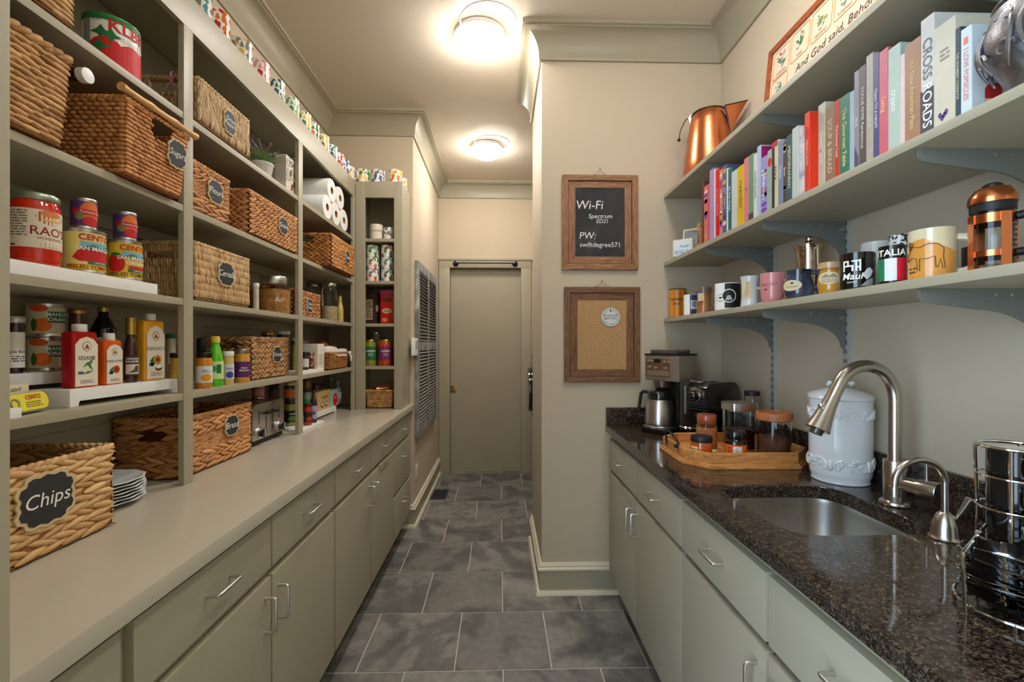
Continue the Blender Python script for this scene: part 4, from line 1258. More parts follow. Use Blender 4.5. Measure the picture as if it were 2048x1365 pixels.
rows(t, S, -.05, .07, -.05, .06, 14, ink((186, 174, 162)))
# paper towels
TOW = M((236, 234, 230), .9, bump=.5, bscale=140, var=.02)
CARD = M((170, 118, 76), .8)
for i, (yy, zz) in enumerate(((2.604, 0), (2.742, 0), (2.880, 0), (2.673, 1), (2.811, 1))):
    t = thing('paper_towel_roll', 'white paper towel roll, ' + ('bottom row beside the shelf divider', 'middle of the bottom row', 'bottom row beside the corner unit', 'upper row, nearer the shelf divider', 'upper row, nearer the corner unit')[i], 'paper towel', (-1.12, yy, z4 + .0685 + zz * .1185), 0, 'paper towel rolls on the top shelf')
    R = .0680
    q = MB(); n = 36; v = []; f = []
    ring = [(R * .97, -.132), (R, -.128), (R, .128), (R * .97, .132), (.021, .132), (.021, -.132)]
    for rr_, xx in ring:
        v += [(xx, rr_ * math.cos(2 * math.pi * k / n), rr_ * math.sin(2 * math.pi * k / n)) for k in range(n)]
    for j in range(len(ring)):
        j2 = (j + 1) % len(ring)
        f += [(j * n + k, j * n + (k + 1) % n, j2 * n + (k + 1) % n, j2 * n + k) for k in range(n)]
    q.add(v, f).build('paper', TOW, t)
    q = MB(); v = []; f = []
    ring = [(.021, -.131), (.021, .1325), (.0195, .1325), (.0195, -.131)]
    for rr_, xx in ring:
        v += [(xx, rr_ * math.cos(2 * math.pi * k / n), rr_ * math.sin(2 * math.pi * k / n)) for k in range(n)]
    for j in range(4):
        j2 = (j + 1) % 4
        f += [(j * n + k, j * n + (k + 1) % n, j2 * n + (k + 1) % n, j2 * n + k) for k in range(n)]
    q.add(v, f).build('cardboard_core', CARD, t)
# ---- lowest shelf, far bay
zq = z1 + .018
y0, y1 = onX(635.5, -.998), onX(648.5, -.998)
t = thing('tea_carton', 'plain white carton beside the potato basket', 'carton', (-.998, y0, zq))
MB().box(-.082, 0, 0, y1 - y0, 0, zat(688, -1.06, y0) - zq).build('carton', M((222, 214, 202), .6), t, bevel=.001)
rows(t, Flat((0, (y1 - y0) / 2, .06), (0, 1, 0), (0, 0, 1)), -.03, .03, -.04, .02, 5, ink((170, 160, 150)))
simple_jar('spice_jar', 'dark spice jar with white label beside the divider', 'jar', 603, 617.5, -1.005, zq, 704, (50, 34, 26), BLACKM, (214, 210, 204))
t, r, h, a = put('spice_jar', 'small glass jar of mixed peppercorns without lid', 'jar', 617.5, 630, -1.005, zq, 704)
jar(t, r, h, ramp_mat('peppercorn', 'voronoi', 160, [(0, (150, 70, 50)), (.4, (206, 190, 160)), (.7, (80, 50, 36))], .6, constant=True), None, .004, .9, .12)
pt = basket('woven_basket', 'wicker potato basket with white cloth liner', -.99, onX(659, -.99), onX(697, -.99), .23, z1, .105, [(0, 1, 'wicker')], (200, 134, 70), (110, 62, 26), flare=.012, seed=21)
W_ = (onX(697, -.99) - onX(659, -.99)) / 2
CLOTH = M((226, 220, 212), .9, bump=.3, bscale=90)
q = MB(); n = 64; v = []; f = []
def sq(an, a, b):
    c, s = math.cos(an), math.sin(an)
    k = (abs(c / a) ** 6 + abs(s / b) ** 6) ** (-1 / 6)
    return k * c, k * s
prof = [(.90, .05), (.97, .10), (1.03, .124), (1.065, .116), (1.075, .09), (1.07, .078), (1.055, .09), (1.0, .112)]
for s_, zz in prof:
    for k in range(n):
        an = 2 * math.pi * k / n
        x, y = sq(an, .112, W_)
        wv = .0025 * math.sin(an * 7) + .0015 * math.sin(an * 13 + 1)
        lift = .05 * max(0, -x / .11) ** 2 + .02 * max(0, -y / W_)
        v.append((x * s_, y * s_, zz + wv * (zz > .07) + lift * (zz > .07)))
for j in range(len(prof) - 1):
    f += [(j * n + k, j * n + (k + 1) % n, (j + 1) * n + (k + 1) % n, (j + 1) * n + k) for k in range(n)]
q.add(v, f).build('cloth_liner', CLOTH, pt)
q = MB(); q.tube([(.125, W_ * .9, .10), (.135, W_ * .95, .07), (.13, W_ * .97, .045)], [.006, .008, .005], 8).ball((.127, W_ * .92, .098), .012, 10)
q.build('tie', CLOTH, pt)
pl = pt.location
for i, (dx, dy, dz, s_) in enumerate(((-.005, -.095, .116, .034), (.035, -.015, .114, .030), (-.012, .05, .121, .034), (.045, .07, .110, .028), (-.058, -.025, .122, .032), (-.062, .105, .114, .028))):
    q = MB().ball((0, 0, 0), s_, 16, s=(1.0, 1.35, .85))
    q.v = [(x * (1 + .06 * math.sin(60 * y + i)), y, z * (1 + .05 * math.sin(70 * x + i))) for x, y, z in q.v]
    o = q.build('potato', M((178, 92, 50), .6, var=.25, vscale=30, bump=.3))
    tag(o, 'reddish brown potato in the cloth lined basket', 'potato', 'potatoes in the lined basket')
    o.location = (pl.x + dx, pl.y + dy, z1 + dz + .012); o.rotation_euler = (i, 0, i * 1.3)
MB().box(-.1, .1, -W_ + .015, W_ - .015, .012, .09).build('lining_cloth', CLOTH, pt)
# ---- worktop, far bay
zw = CTOP + .012
zw2 = CTOP + .04
simple_jar('sauce_jar', 'red sauce jar with dark lid on the front riser step', 'jar', 607.5, 624.5, -.992, zw, 806, (176, 50, 30), M((90, 40, 30), .4, .4), (50, 30, 26), (160, 60, 40))
simple_jar('condiment_jar', 'jar with bright green label behind the red sauce jar', 'jar', 607, 620, -1.07, zw2, 778, (150, 170, 150), M((60, 60, 60), .4), (30, 150, 90), (220, 230, 220))
t, r, h, a = put('vinegar_bottle', 'dark bottle with pale purple label on the riser', 'bottle', 620, 634, -1.0, zw, 780)
bottle(t, r, h, liquid((44, 30, 36)), BLACKM, r * .45, .015, .6, .8); w_ = wrap(t, r, h * .12, h * .52, ink((170, 160, 190))); oval(w_, Round(r, a + .2, h * .3), 0, 0, .008, .01, ink((90, 80, 120)), .001)
y0, y1 = onX(636, -1.07), onX(661, -1.07)
t = thing('coconut_tin', 'square cream tin printed Coconut with dark fruit halves', 'tin', (-1.07, y0, zw2))
hc = zat(785, -1.1, y0) - zw2
MB().box(-.06, 0, 0, y1 - y0, 0, hc).build('tin', M((216, 186, 126), .4), t, bevel=.003)
S = Flat((0, (y1 - y0) / 2, hc / 2), (0, 1, 0), (0, 0, 1))
text(t, S, 'Coconut', 0, hc * .18, .026, BLACK, shear=.2)
for u in (-.03, .03):
    oval(t, S, u, -hc * .22, .024, .017, ink((60, 40, 34))); oval(t, S, u, -hc * .2, .018, .011, ink((226, 206, 196)), .0008)
y0, y1 = onX(662, -1.07), onX(677, -1.07)
t = thing('snack_carton', 'red and pale blue carton beside the coconut tin', 'carton', (-1.07, y0, zw2)); hc = zat(782, -1.1, y0) - zw2
MB().box(-.05, 0, 0, y1 - y0, 0, hc).build('carton', M((170, 196, 200), .5), t, bevel=.001)
S = Flat((0, (y1 - y0) / 2, hc / 2), (0, 1, 0), (0, 0, 1)); oval(t, S, .008, -.012, .04, hc * .38, ink((206, 24, 28))); text(t, S, 'MY', .01, 0, .03, WHITE, off=.001, shear=.2)
for i, (p0, p1, yt, c, cap, lb) in enumerate(((657, 668, 756, (120, 116, 90), YEL, 'clear oil bottle with yellow cap behind the red carton'), (668, 683, 762, (150, 148, 140), M((180, 170, 160), .4), 'clear bottle with pale label at the riser end'), (640, 654, 768, (60, 34, 24), BLACKM, 'brown bottle behind the coconut tin'))):
    t, r, h, a = put('vinegar_bottle', lb, 'bottle', p0, p1, -1.085 if i == 1 else -1.155, zw2 if i == 1 else CTOP + .0003, yt)
    bottle(t, r, h, liquid(c), cap, r * .4, .015, .55, .8)
    wrap(t, r, h * .2, h * .5, ink((214, 206, 196)))
simple_jar('spice_jar', 'amber jar with tan label behind the purple label bottle', 'jar', 625, 639, -1.155, CTOP + .0003, 766, (120, 66, 30), M((90, 60, 40), .5), (206, 160, 110))
simple_jar('spice_jar', 'yellow labelled jar at the back of the far bay', 'jar', 607, 622, -1.155, CTOP + .0003, 757, (150, 120, 40), M((90, 80, 40), .5), (196, 160, 50))

# ---------------------------------------------------------------- mugs
HAND = {}
def mug(name, label, x, y, z, r, h, outer, phi, inner=None, handle=None, shape_='straight', group=None, hr=.0045, hout=.026, hs=(.2, .82)):
    """mug with wall thickness; handle = angle of the handle, None for no handle in view"""
    t = thing(name, label, 'mug', (x, y, z), 0, group)
    w = .0035
    if shape_ == 'belly':
        pr = [(r * .80, 0), (r * .86, .003), (r, h * .3), (r * .98, h * .5), (r * .78, h * .78), (r * .80, h * .9), (r * .86, h)]
    elif shape_ == 'curve':
        pr = [(r * .74, 0), (r * .78, .003), (r * .92, h * .25), (r * .98, h * .55), (r, h)]
    elif shape_ == 'flare':
        pr = [(r * .96, 0), (r * .98, .003), (r * .86, h * .25), (r * .84, h * .6), (r * .92, h * .9), (r, h)]
    else:
        pr = [(r * .93, 0), (r * .99, .003), (r, .008), (r, h)]
    ins = [(max(.004, a - w), max(.006, b_) if b_ < h else h - .0005) for a, b_ in pr][::-1]
    v = MB().lathe([(0, .0)] + pr + [(pr[-1][0] - w, h)] + ins[1:] + [(0, .006)], 36)
    if inner is None:
        v.build('cup', outer, t)
    else:
        k = len(pr) + 1
        n = 36
        for i in range(len(v.f)):
            v.mi[i] = 0 if i < (k - 1) * n else 1
        v.build('cup', [outer, inner], t)
    if handle is not None:
        c, s = math.cos(handle), math.sin(handle)
        def R_(zz):
            for (a, b_), (a2, b2) in zip(pr, pr[1:]):
                if b_ <= zz <= b2:
                    return a + (a2 - a) * (zz - b_) / max(1e-6, b2 - b_)
            return r
        z0, z1_ = h * hs[0], h * hs[1]
        pts = []
        for i in range(13):
            an = math.pi * (i / 12) - math.pi / 2
            zz = (z0 + z1_) / 2 + (z1_ - z0) / 2 * math.sin(an)
            o = R_(zz) - .002 + hout * math.cos(an) ** .7 if abs(math.cos(an)) > 1e-6 else R_(zz) - .002
            pts.append((c * o, s * o, zz))
        MB().tube(pts, hr, 8).build('handle', outer if inner is None else outer, t)
    return t
def scenic(seed, cols, scale=55):
    """white glaze with a scattered coloured print"""
    rn = random.Random(seed)
    st = [(0.0, (238, 234, 226))]
    p = .60
    for c in cols:
        st.append((p, c)); p += .38 / len(cols)
    return ramp_mat('mug_print_%d' % seed, 'voronoi', scale, st, .14, constant=True, coat=.4, stretch=(1, 1, .8))
RED_, BLU, GRN, ORG, YLW, GRY, TEAL, BRN = (186, 32, 34), (60, 86, 140), (60, 130, 80), (214, 110, 40), (226, 190, 90), (130, 130, 126), (80, 150, 150), (130, 80, 50)
TOPM = [(384, 402, [GRY, TEAL], 'grey and teal print'), (409, 455, [RED_, RED_, ORG], 'red and yellow autumn print'), (459, 501, [GRY, YLW, GRY], 'yellow and grey city print'), (500, 533, [RED_, (226, 150, 150)], 'red blossom print'),
        (535, 563, [BRN, BLU, GRN], 'brown figure print'), (564, 594, [GRN, (120, 170, 110)], 'green forest print'), (594, 614, [ORG, GRN, YLW], 'pale orange and green print'), (610, 633, [BRN, ORG, GRN], 'brown mountain print'),
        (631, 653, [ORG, GRN, YLW], 'orange and leaf print'), (651, 668, [BLU, TEAL], 'blue skyline print'), (667, 679, [RED_, (220, 140, 140)], 'small red print'), (680, 688, [GRY, BLU], 'grey blue print'), (687, 704, [YLW, (230, 214, 190)], 'faint cream print')]
for i, (p0, p1, cols, ds) in enumerate(TOPM):
    x, y, r = fit(p0, p1, -.995)
    r0 = .043
    cx = (p0 + p1) / 2
    y = onX(cx, -1.034); x = -1.034
    mug('mug', 'white mug with %s in the row above the pantry shelves' % ds, x, y, ZTOP, .045, .098, scenic(i + 1, cols, 70), 0, None, math.radians(200 + i * 13), group='souvenir mugs on top of the shelving')
for i, (p0, p1, cols, ds) in enumerate(((712, 740, [YLW, YLW, GRN], 'yellow print'), (741, 771, [(44, 56, 96), BLU, GRY], 'navy skyline print'), (777, 805, [TEAL, ORG, YLW], 'pastel landscape print'))):
    x, y, r = fit(p0, p1, YN + .012, 'Y')
    mug('mug', 'white mug with %s on top of the corner unit' % ds, x, y, ZTOP, min(r, .046), .092, scenic(40 + i, cols, 70), 0, None, 1.2, group='souvenir mugs on the corner unit')
mug('mug', 'white mug with orange print at the back edge of the corner unit top', onY(803, 3.27), 3.27, ZTOP, .041, .088, scenic(47, [ORG, YLW]), 0, None, 1.2)
# inside the corner unit
ynf = YN + .03
zz = 2.070
x, y, r = fit(740, 766, ynf, 'Y')
t = mug('mug', 'cream mug lettered London in the corner unit', x, y, zz, r, zat(451, x, y) - zz, M((226, 216, 196), .2, coat=.3), 0, None, 1.3)
text(t, Round(r, tocam(x, y) + .1, .062), 'London', 0, 0, .022, ink((90, 80, 70)))
x, y, r = fit(767, 789, ynf, 'Y')
mug('mug', 'white mug with grey brush strokes next to the London mug', x, y, zz, r, .085, scenic(60, [GRY, (90, 88, 86)], 40), 0)
NAMES = [['green leaf print', 'red figure print', 'red bird print'], ['tan house print', 'blue lettered print', 'orange bridge print']]
PC = [[[GRN, (110, 160, 110)], [RED_, (206, 120, 90), GRN], [RED_, (200, 90, 60), TEAL]], [[BRN, GRN, RED_], [BLU, GRY, TEAL], [ORG, BRN, TEAL]]]
for cidx, (p0, p1) in enumerate(((731, 760), (762, 789))):
    x, y, r = fit(p0, p1, ynf, 'Y')
    r = min(r, .046)
    for lv in range(3):
        mug('mug', 'white mug with %s, %s in a stack of three' % (NAMES[cidx][2 - lv], ('lowest', 'middle', 'topmost')[lv]), x, y, 1.783 + lv * .0835 + .0003, r, .0832, scenic(70 + cidx * 5 + lv, PC[cidx][2 - lv], 75), 0, None, 1.3 if cidx == 0 else 1.9, group=None)
yb = YN + .05
x0, x1, x2 = onY(729, yb), onY(748, yb), onY(753, yb)
t = thing('coffee_carton', 'dark brown carton with cream emblem in the corner unit', 'carton', ((x0 + x1) / 2, yb + .06, 1.494), -.35)
MB().box(-.045, .045, -.03, .03, 0, zat(585, x0, yb) - 1.494).build('carton', M((66, 46, 38), .5, var=.15, vscale=30), t, bevel=.001)
S = Flat((0, -.03, .1), (1, 0, 0), (0, 0, 1)); rect(t, S, -.03, .03, -.07, .07, ink((196, 176, 150))); rows(t, S, -.025, .025, -.06, .06, 9, ink((70, 50, 40)), .0009)
S = Flat((.045, 0, .1), (0, 1, 0), (0, 0, 1)); oval(t, S, 0, .01, .018, .025, ink((206, 180, 140)))
x0, x1 = onY(758.5, yb), onY(788, yb)
t = thing('food_canister', 'tall red canister with pink lid in the corner unit', 'canister', ((x0 + x1) / 2, yb + .045, 1.494))
hc = zat(590, x0, yb) - 1.494
MB().box(-.046, .046, -.035, .035, 0, hc).build('body', M((190, 24, 26), .3, coat=.3), t, bevel=.008)
MB().box(-.047, .047, -.036, .036, hc, hc + .035).build('lid', M((156, 52, 96), .3), t, bevel=.006)
S = Flat((0, -.035, hc * .5), (1, 0, 0), (0, 0, 1)); oval(t, S, 0, -.01, .034, .018, ink((214, 190, 150))); rows(t, S, -.025, .025, -.02, .0, 2, DKRED, .0009); rect(t, S, -.03, .03, hc * .25, hc * .4, ink((96, 40, 30))); oval(t, S, -.015, -hc * .36, .02, .014, ink((226, 120, 70)))
for p0, p1, c, c2, lb, lc in ((729, 753, (150, 150, 50), (40, 100, 50), 'jar of pickled asparagus with green label', 'GREEN'), (755.5, 785, (206, 70, 24), (120, 40, 90), 'jar of pickled carrots with purple label', 'CARROT')):
    t, r, h, a = put('pickle_jar', lb, 'jar', p0, p1, YN + .025, 1.205, 680, 'Y')
    jar(t, r, h, ramp_mat('pickle_%s' % lc, 'wave', 90, [(0, tuple(int(v * .55) for v in c)), (.6, c)], .1, coat=.5), GOLD, .012, .92, .08)
    w_ = wrap(t, r, h * .22, h * .74, ink(c2)); S = Round(r, a + .05, h * .5)
    text(w_, S, "FOSTER'S", 0, .012, .0165, WHITE, bold=.02, shear=.1); text(w_, S, 'PICKLED', 0, -.006, .009, WHITE); text(w_, S, 'CARROTS' if lc == 'CARROT' else 'ASPARAGUS', 0, -.017, .008, WHITE)
t, r, h, a = put('food_can', 'plain grey can behind the pickle jars', 'can', 743, 762, YN + .14, 1.205, 665, 'Y')
can(t, r, h, M((120, 124, 124), .4))
# ---------------------------------------------------------------- right wall: adjustable shelving
SHX = 0.896
ZR_ = (1.493, 1.799, 2.171)
YB = (1.956, 1.536, 0.955)
BRK = M((112, 113, 106), .42, .1, var=.05, name='bracket_paint')
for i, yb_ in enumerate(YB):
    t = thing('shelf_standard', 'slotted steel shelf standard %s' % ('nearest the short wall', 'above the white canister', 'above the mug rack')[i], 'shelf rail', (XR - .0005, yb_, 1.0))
    MB().box(-.011, 0, -.012, .012, .012, 2.171 - 1.0 - .024).build('channel', M((184, 185, 182), .4, .3), t, bevel=.001)
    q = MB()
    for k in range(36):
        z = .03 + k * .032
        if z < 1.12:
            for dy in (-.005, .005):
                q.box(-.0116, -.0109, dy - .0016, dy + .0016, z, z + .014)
    q.build('slot_shade', BLACKM, t)  # raised black strips painting in the dark of the slot holes
SHELF_L = ('lower right wall shelf carrying the mugs', 'middle right wall shelf carrying the cookbooks', 'upper right wall shelf carrying the copper jug')
for i, z in enumerate(ZR_):
    t = thing('wall_shelf', 'long sage painted ' + SHELF_L[i], 'shelf', (SHX, 0, z))
    MB().box(0, XR - .013 - SHX, .42, YP - .001, -.021, 0).build('board', PAINT, t, bevel=.0015)
    for yb_ in YB:
        D = XR - .012 - SHX
        x0 = .012
        pts = [(x0, -.0215), (x0, -.04), (x0 + .006, -.049), (x0 + .02, -.052), (D * .45, -.066)]
        for k in range(1, 9):
            a = math.radians(90 - k * 11.25)
            pts.append((D * .45 + (D * .5) * math.cos(a), -.066 - .085 * (1 - math.sin(a))))
        pts += [(D, -.165), (D, -.0215)]
        b = MB().prism(pts, 'y', yb_ - .0022, yb_ + .0022).build('bracket', BRK, t, bevel=.0012)
        for sx in (.026, D * .6, D * .72):
            MB().prism([(sx + .004 * math.cos(k * .785), -.034 + .004 * math.sin(k * .785)) for k in range(8)], 'y', yb_ - .0034, yb_ - .002).build('rivet', SATIN, b)
        MB().prism([(D - .03, -.052), (D - .012, -.042), (D - .001, -.046), (D - .012, -.056)], 'y', yb_ - .0045, yb_ - .002).build('locking_tab', M((150, 152, 150), .35, .6), b)

# ---------------------------------------------------------------- cookbooks
# left pixel, right pixel of spine, top row of spine, spine colour, title, title colour, label, extra
BK = [
 (1404, 1408, 363, (96, 56, 44), '', None, 'thin dark brown book at the end of the row by the wood block'),
 (1408, 1416, 369, (206, 110, 90), '', None, 'orange pink mottled cookbook next to the thin brown book'),
 (1416, 1419, 366, (196, 60, 110), '', None, 'very thin magenta booklet'),
 (1419, 1428, 335, (170, 140, 176), '', None, 'lavender cookbook'),
 (1428, 1431, 338, (226, 206, 206), '', None, 'thin pale pink booklet beside the bright red book'),
 (1431, 1439, 336, (206, 14, 26), 'SOUTHERN', (230, 150, 140), 'bright crimson cookbook with faint title'),
 (1439, 1445, 337, (200, 130, 120), '', None, 'slim pink floral cookbook'),
 (1445, 1453, 328, (84, 90, 120), 'KITCHEN', (206, 206, 214), 'slate blue cookbook standing taller than the pink floral one'),
 (1453, 1456, 336, (206, 214, 206), '', None, 'thin white booklet beside the teal book'),
 (1456, 1463, 334, (44, 96, 96), 'Be Our Guest', (226, 226, 220), 'teal cookbook with white script title'),
 (1463, 1474, 338, (190, 198, 190), '', None, 'pale grey green cookbook without title'),
 (1474, 1488, 327, (216, 168, 24), 'HARVEST', (120, 86, 20), 'mustard yellow cookbook'),
 (1488, 1497, 313, (214, 120, 124), 'A', (40, 40, 80), 'salmon pink cookbook with dark emblem'),
 (1497, 1507, 306, (104, 142, 112), '', None, 'sage green cookbook with dark foot'),
 (1507, 1514, 305, (206, 206, 190), 'ENTERTAINING', (120, 120, 110), 'off white cookbook titled Entertaining'),
 (1514, 1521, 290, (170, 182, 206), '', None, 'pale blue book with magenta cover'),
 (1521, 1535, 309, (150, 140, 186), 'gatherings', (226, 226, 236), 'lilac floral cookbook'),
 (1535, 1544, 297, (150, 166, 150), '', None, 'grey green book with red dot'),
 (1544, 1556, 279, (206, 190, 150), 'FOLK', (40, 36, 34), 'cream and black cookbook'),
 (1556, 1566, 278, (118, 128, 150), 'Calder', (214, 214, 220), 'grey blue hardback'),
 (1566, 1573, 283, (70, 58, 50), 'Simple', (220, 210, 190), 'dark floral patterned cookbook'),
 (1573, 1584, 266, (44, 82, 80), 'MEDITERRANEAN', (214, 206, 170), 'dark teal hardback'),
 (1584, 1596, 251, (186, 190, 180), '', None, 'light grey book with cloudy blue cover'),
 (1609, 1619, 222, (226, 52, 18), 'HEARTLAND', (236, 190, 150), 'vivid orange red cookbook titled Heartland'),
 (1636, 1650, 203, (206, 196, 172), 'Sweet Maria', (240, 236, 226), 'cream hardback next to the orange red one'),
 (1650, 1669, 206, (142, 112, 82), 'SOUP & BREAD', (206, 186, 150), 'brown jacketed hardback'),
 (1669, 1679, 197, (196, 44, 30), 'The Summer Cook', (240, 220, 200), 'slim red cookbook'),
 (1679, 1699, 184, (40, 118, 88), 'The Gourmet Table', (220, 206, 140), 'emerald green hardback with gold title'),
 (1699, 1708, 180, (166, 174, 184), '', None, 'pale grey blue slim book'),
 (1708, 1718, 139, (140, 136, 140), 'VILLA', (226, 226, 226), 'grey book with building on spine'),
 (1718, 1732, 127, (84, 72, 70), 'ROGUE RIVER Rendezvous', (216, 206, 196), 'dark taupe book titled Rogue River'),
 (1732, 1746, 104, (176, 164, 146), 'CLASSIC DECK', (214, 206, 190), 'beige clothbound tall cookbook'),
 (1746, 1758, 104, (74, 76, 118), 'Cheers TO A NIGHT', (230, 220, 226), 'navy hardback with script title'),
 (1758, 1776, 93, (206, 96, 110), 'Living', (240, 214, 150), 'rose pink book titled Living'),
 (1776, 1800, 84, (176, 196, 182), 'create', (244, 246, 240), 'pale mint book titled create'),
 (1800, 1809, 106, (226, 196, 190), '', None, 'white and coral slim book'),
 (1809, 1841, 71, (166, 122, 92), 'The New American Plate', (228, 196, 130), 'tan brown thick book with gold title'),
 (1841, 1868, 24, (206, 202, 194), 'CROSSROADS', (244, 244, 240), 'tall white and charcoal book titled Crossroads'),
 (1868, 1910, 30, (206, 198, 176), '', None, 'thick ivory book with purple flower'),
 (1910, 1921, 53, (44, 66, 72), 'THE CRANBERRY COOKBOOK', (206, 200, 180), 'slim dark teal cranberry cookbook'),
 (1921, 1943, 48, (206, 216, 216), 'I LOVE POPSICLES', (226, 130, 120), 'white popsicle recipe book with fruit pops on its cover'),
]
zb_ = ZR_[1]
rnd = random.Random(3)
ycur = None
xprev = .912
BOOK = {}
for p0, p1, yt, c, ti, tc_, lb in BK:
    rx, ry = ray(p0)
    xs = xprev if ycur is None else rx / ry * ycur
    xs = min(max(xs, .902), .985)
    y_far = onX(p0, xs) if ycur is None else min(ycur, onX(p0, xs))
    y_near = onX(p1, xs)
    T = max(.003, y_far - y_near)
    hgt = min(.36, zat(yt, xs, y_near) - zb_)
    D = min(.235, XR - .016 - xs, max(.15, hgt * .78))
    if len(lb.split()) < 4:
        lb += ' on the cookbook shelf'
    t = thing('cookbook', lb, 'book', (xs, y_near, zb_ + .0004), 0, None)
    cv = M(c, .42, var=.05, vscale=20)
    th = min(.0022, T * .2)
    q = MB().prism([(0.0015, 0), (D, 0), (D, th), (.003, th), (.003, T - th), (D, T - th), (D, T), (.0015, T), (0, T - .0012 if T > .006 else T * .8), (0, .0012 if T > .006 else T * .2)], 'z', 0, hgt)
    q.build('cover', cv, t)
    MB().box(.0032, D - .004, th + .0002, T - th - .0002, .003, hgt - .003).build('pages', PAPER, t)
    S = Flat((0, T / 2, hgt / 2), (0, 0, -1), (0, -1, 0))
    if ti == 'CROSSROADS':
        text(t, S, 'CROSS', -hgt * .17, 0, .030, ink((120, 118, 118)), bold=.01, off=.0008)
        text(t, S, 'ROADS', hgt * .20, 0, .030, ink((240, 240, 238)), bold=.01, off=.0008)
    elif ti:
        sz = min(T * .62, .026, hgt * .78 / (len(ti) * .56))
        text(t, S, ti, -hgt * .02, 0, sz, ink(tc_), bold=.01, off=.0006)
    N = Flat((0, 0, 0), (1, 0, 0), (0, 0, 1))      # near cover, faces the camera side
    if 'mottled' in lb or 'floral' in lb:
        for k in range(9):
            oval(t, S, rnd.uniform(-.45, .45) * hgt, 0, hgt * .035, T * .42, ink(rnd.choice([(226, 190, 170), (170, 60, 60), (60, 60, 60), (206, 150, 70), (120, 60, 150)])), .0004, 10)
    if 'red dot' in lb:
        oval(t, S, -hgt * .3, 0, hgt * .07, T * .45, RED)
    if 'dark foot' in lb:
        rect(t, S, hgt * .38, hgt * .5, -T * .48, T * .48, ink((60, 64, 58)))
    if 'cream and black' in lb:
        rect(t, S, -hgt * .499, hgt * .499, -T * .5, -T * .05, ink((40, 36, 34)), .0004)
        rect(t, S, -hgt * .5, -hgt * .42, -T * .5, T * .5, ink((176, 40, 40)), .0005)
    if 'magenta cover' in lb:
        rect(t, N, .003, D * .9, .01, hgt - .004, ink((150, 16, 90)))
    if 'cloudy' in lb:
        rect(t, N, .004, D * .95, .006, hgt - .006, ramp_mat('cloudy_cover', 'noise', 22, [(.35, (110, 130, 150)), (.5, (196, 206, 206)), (.65, (226, 226, 216))], .4))
    if 'building' in lb:
        shape(t, S, [(hgt * .2, -T * .4), (hgt * .48, -T * .4), (hgt * .48, T * .4), (hgt * .32, T * .4)], ink((74, 80, 90)))
    if 'white and charcoal' in lb:
        DK = ink((78, 76, 76))
        rect(t, S, .02, hgt * .4995, -T * .5, T * .5, DK, .0004)
        rect(t, N, 0.002, D, .0, hgt * .46, DK)
    if 'purple flower' in lb:
        text(t, S, '', 0, 0, .01, BLACK) if 0 else None
        for u, v in ((.3, .1), (.32, 0), (.34, -.1), (.31, -.2)):
            oval(t, S, hgt * u, T * v, .006, .004, ink((90, 60, 130)), .0006, 10)
        rows(t, Flat((0, T / 2, hgt * .72), (0, -1, 0), (0, 0, 1)), -T * .2, T * .25, -.014, .014, 3, ink((150, 144, 130)))
    if 'popsicle' in lb:
        text(t, N, 'PERFECT\nPOPS', .085, hgt * .62, .034, ink((196, 30, 36)), bold=.01, off=.001)
        oval(t, N, .075, hgt * .80, .022, .022, ink((110, 160, 50)), .0008)
        for u, cc in ((.045, (196, 30, 36)), (.10, (190, 10, 40)), (.15, (226, 120, 30))):
            shape(t, N, [(u - .018, hgt * .12), (u + .018, hgt * .12), (u + .018, hgt * .34), (u + .010, hgt * .40), (u - .010, hgt * .40), (u - .018, hgt * .34)], ink(cc), .0008)
            rect(t, N, u - .018, u + .018, hgt * .17, hgt * .24, ink((236, 200, 150)), .0011)
        oval(t, N, .07, hgt * .03 + .016, .022, .015, ink((236, 140, 30)), .0012)
        rect(t, S, -hgt * .4, -hgt * .33, -T * .2, T * .2, ink((236, 130, 110)))
    ycur, xprev = y_near - .0003, xs
# small framed things at the end of the row
FRW = M((216, 202, 170), .5)
t = thing('mini_sign', 'small framed white sign with blue lettering on the cookbook shelf', 'sign', (onY(1347, 2.20), 2.20, zb_), .9)
yy = 2.22
t.location = (.925, onX(1366, .925), zb_)
MB().box(-.05, .05, -.006, .006, 0, .085).build('frame', FRW, t, bevel=.002)
S = Flat((0, -.006, .043), (1, 0, 0), (0, 0, 1)); rect(t, S, -.044, .044, -.037, .037, ink((206, 214, 216)), .0004)
text(t, S, 'hope', .008, .006, .022, ink((70, 110, 160)), off=.001, shear=.3); rows(t, S, -.04, .04, -.032, -.012, 2, ink((90, 140, 180)), .001)
t.rotation_euler = (0, 0, -.75)
t = thing('wood_block', 'small wooden block photo of trees leaning beside the first cookbook', 'ornament', (.915, onX(1399, .915), zb_), 0)
MB().box(0, .09, 0, .024, 0, .112).build('block', wood_mat('tree_block', [(.3, (130, 80, 44)), (.6, (196, 138, 84))], 14), t, bevel=.001)
S = Flat((0, .012, .05), (0, -1, 0), (0, 0, 1))
shape(t, S, [(-.008, -.03), (-.002, .03), (.002, .03), (.009, -.03)], ink((84, 54, 34)))
t = thing('photo_frame', 'tilted pale wooden photo frame behind the small sign', 'picture frame', (1.03, 2.28, zb_), -.72)
q = MB(); W_, Hh_ = .10, .165
for a, b, c_, d in ((-W_, W_, 0, .012), (-W_, W_, Hh_ - .012, Hh_), (-W_, -W_ + .012, .012, Hh_ - .012), (W_ - .012, W_, .012, Hh_ - .012)):
    MB().box(a, b, -.006, .006, c_, d).build('frame_rail', FRW, t, bevel=.002)
MB().box(-W_ + .012, W_ - .012, -.002, .003, .012, Hh_ - .012).build('photo', ramp_mat('grey_photo', 'noise', 9, [(.3, (110, 120, 126)), (.7, (196, 198, 196))], .15, coat=.6), t)
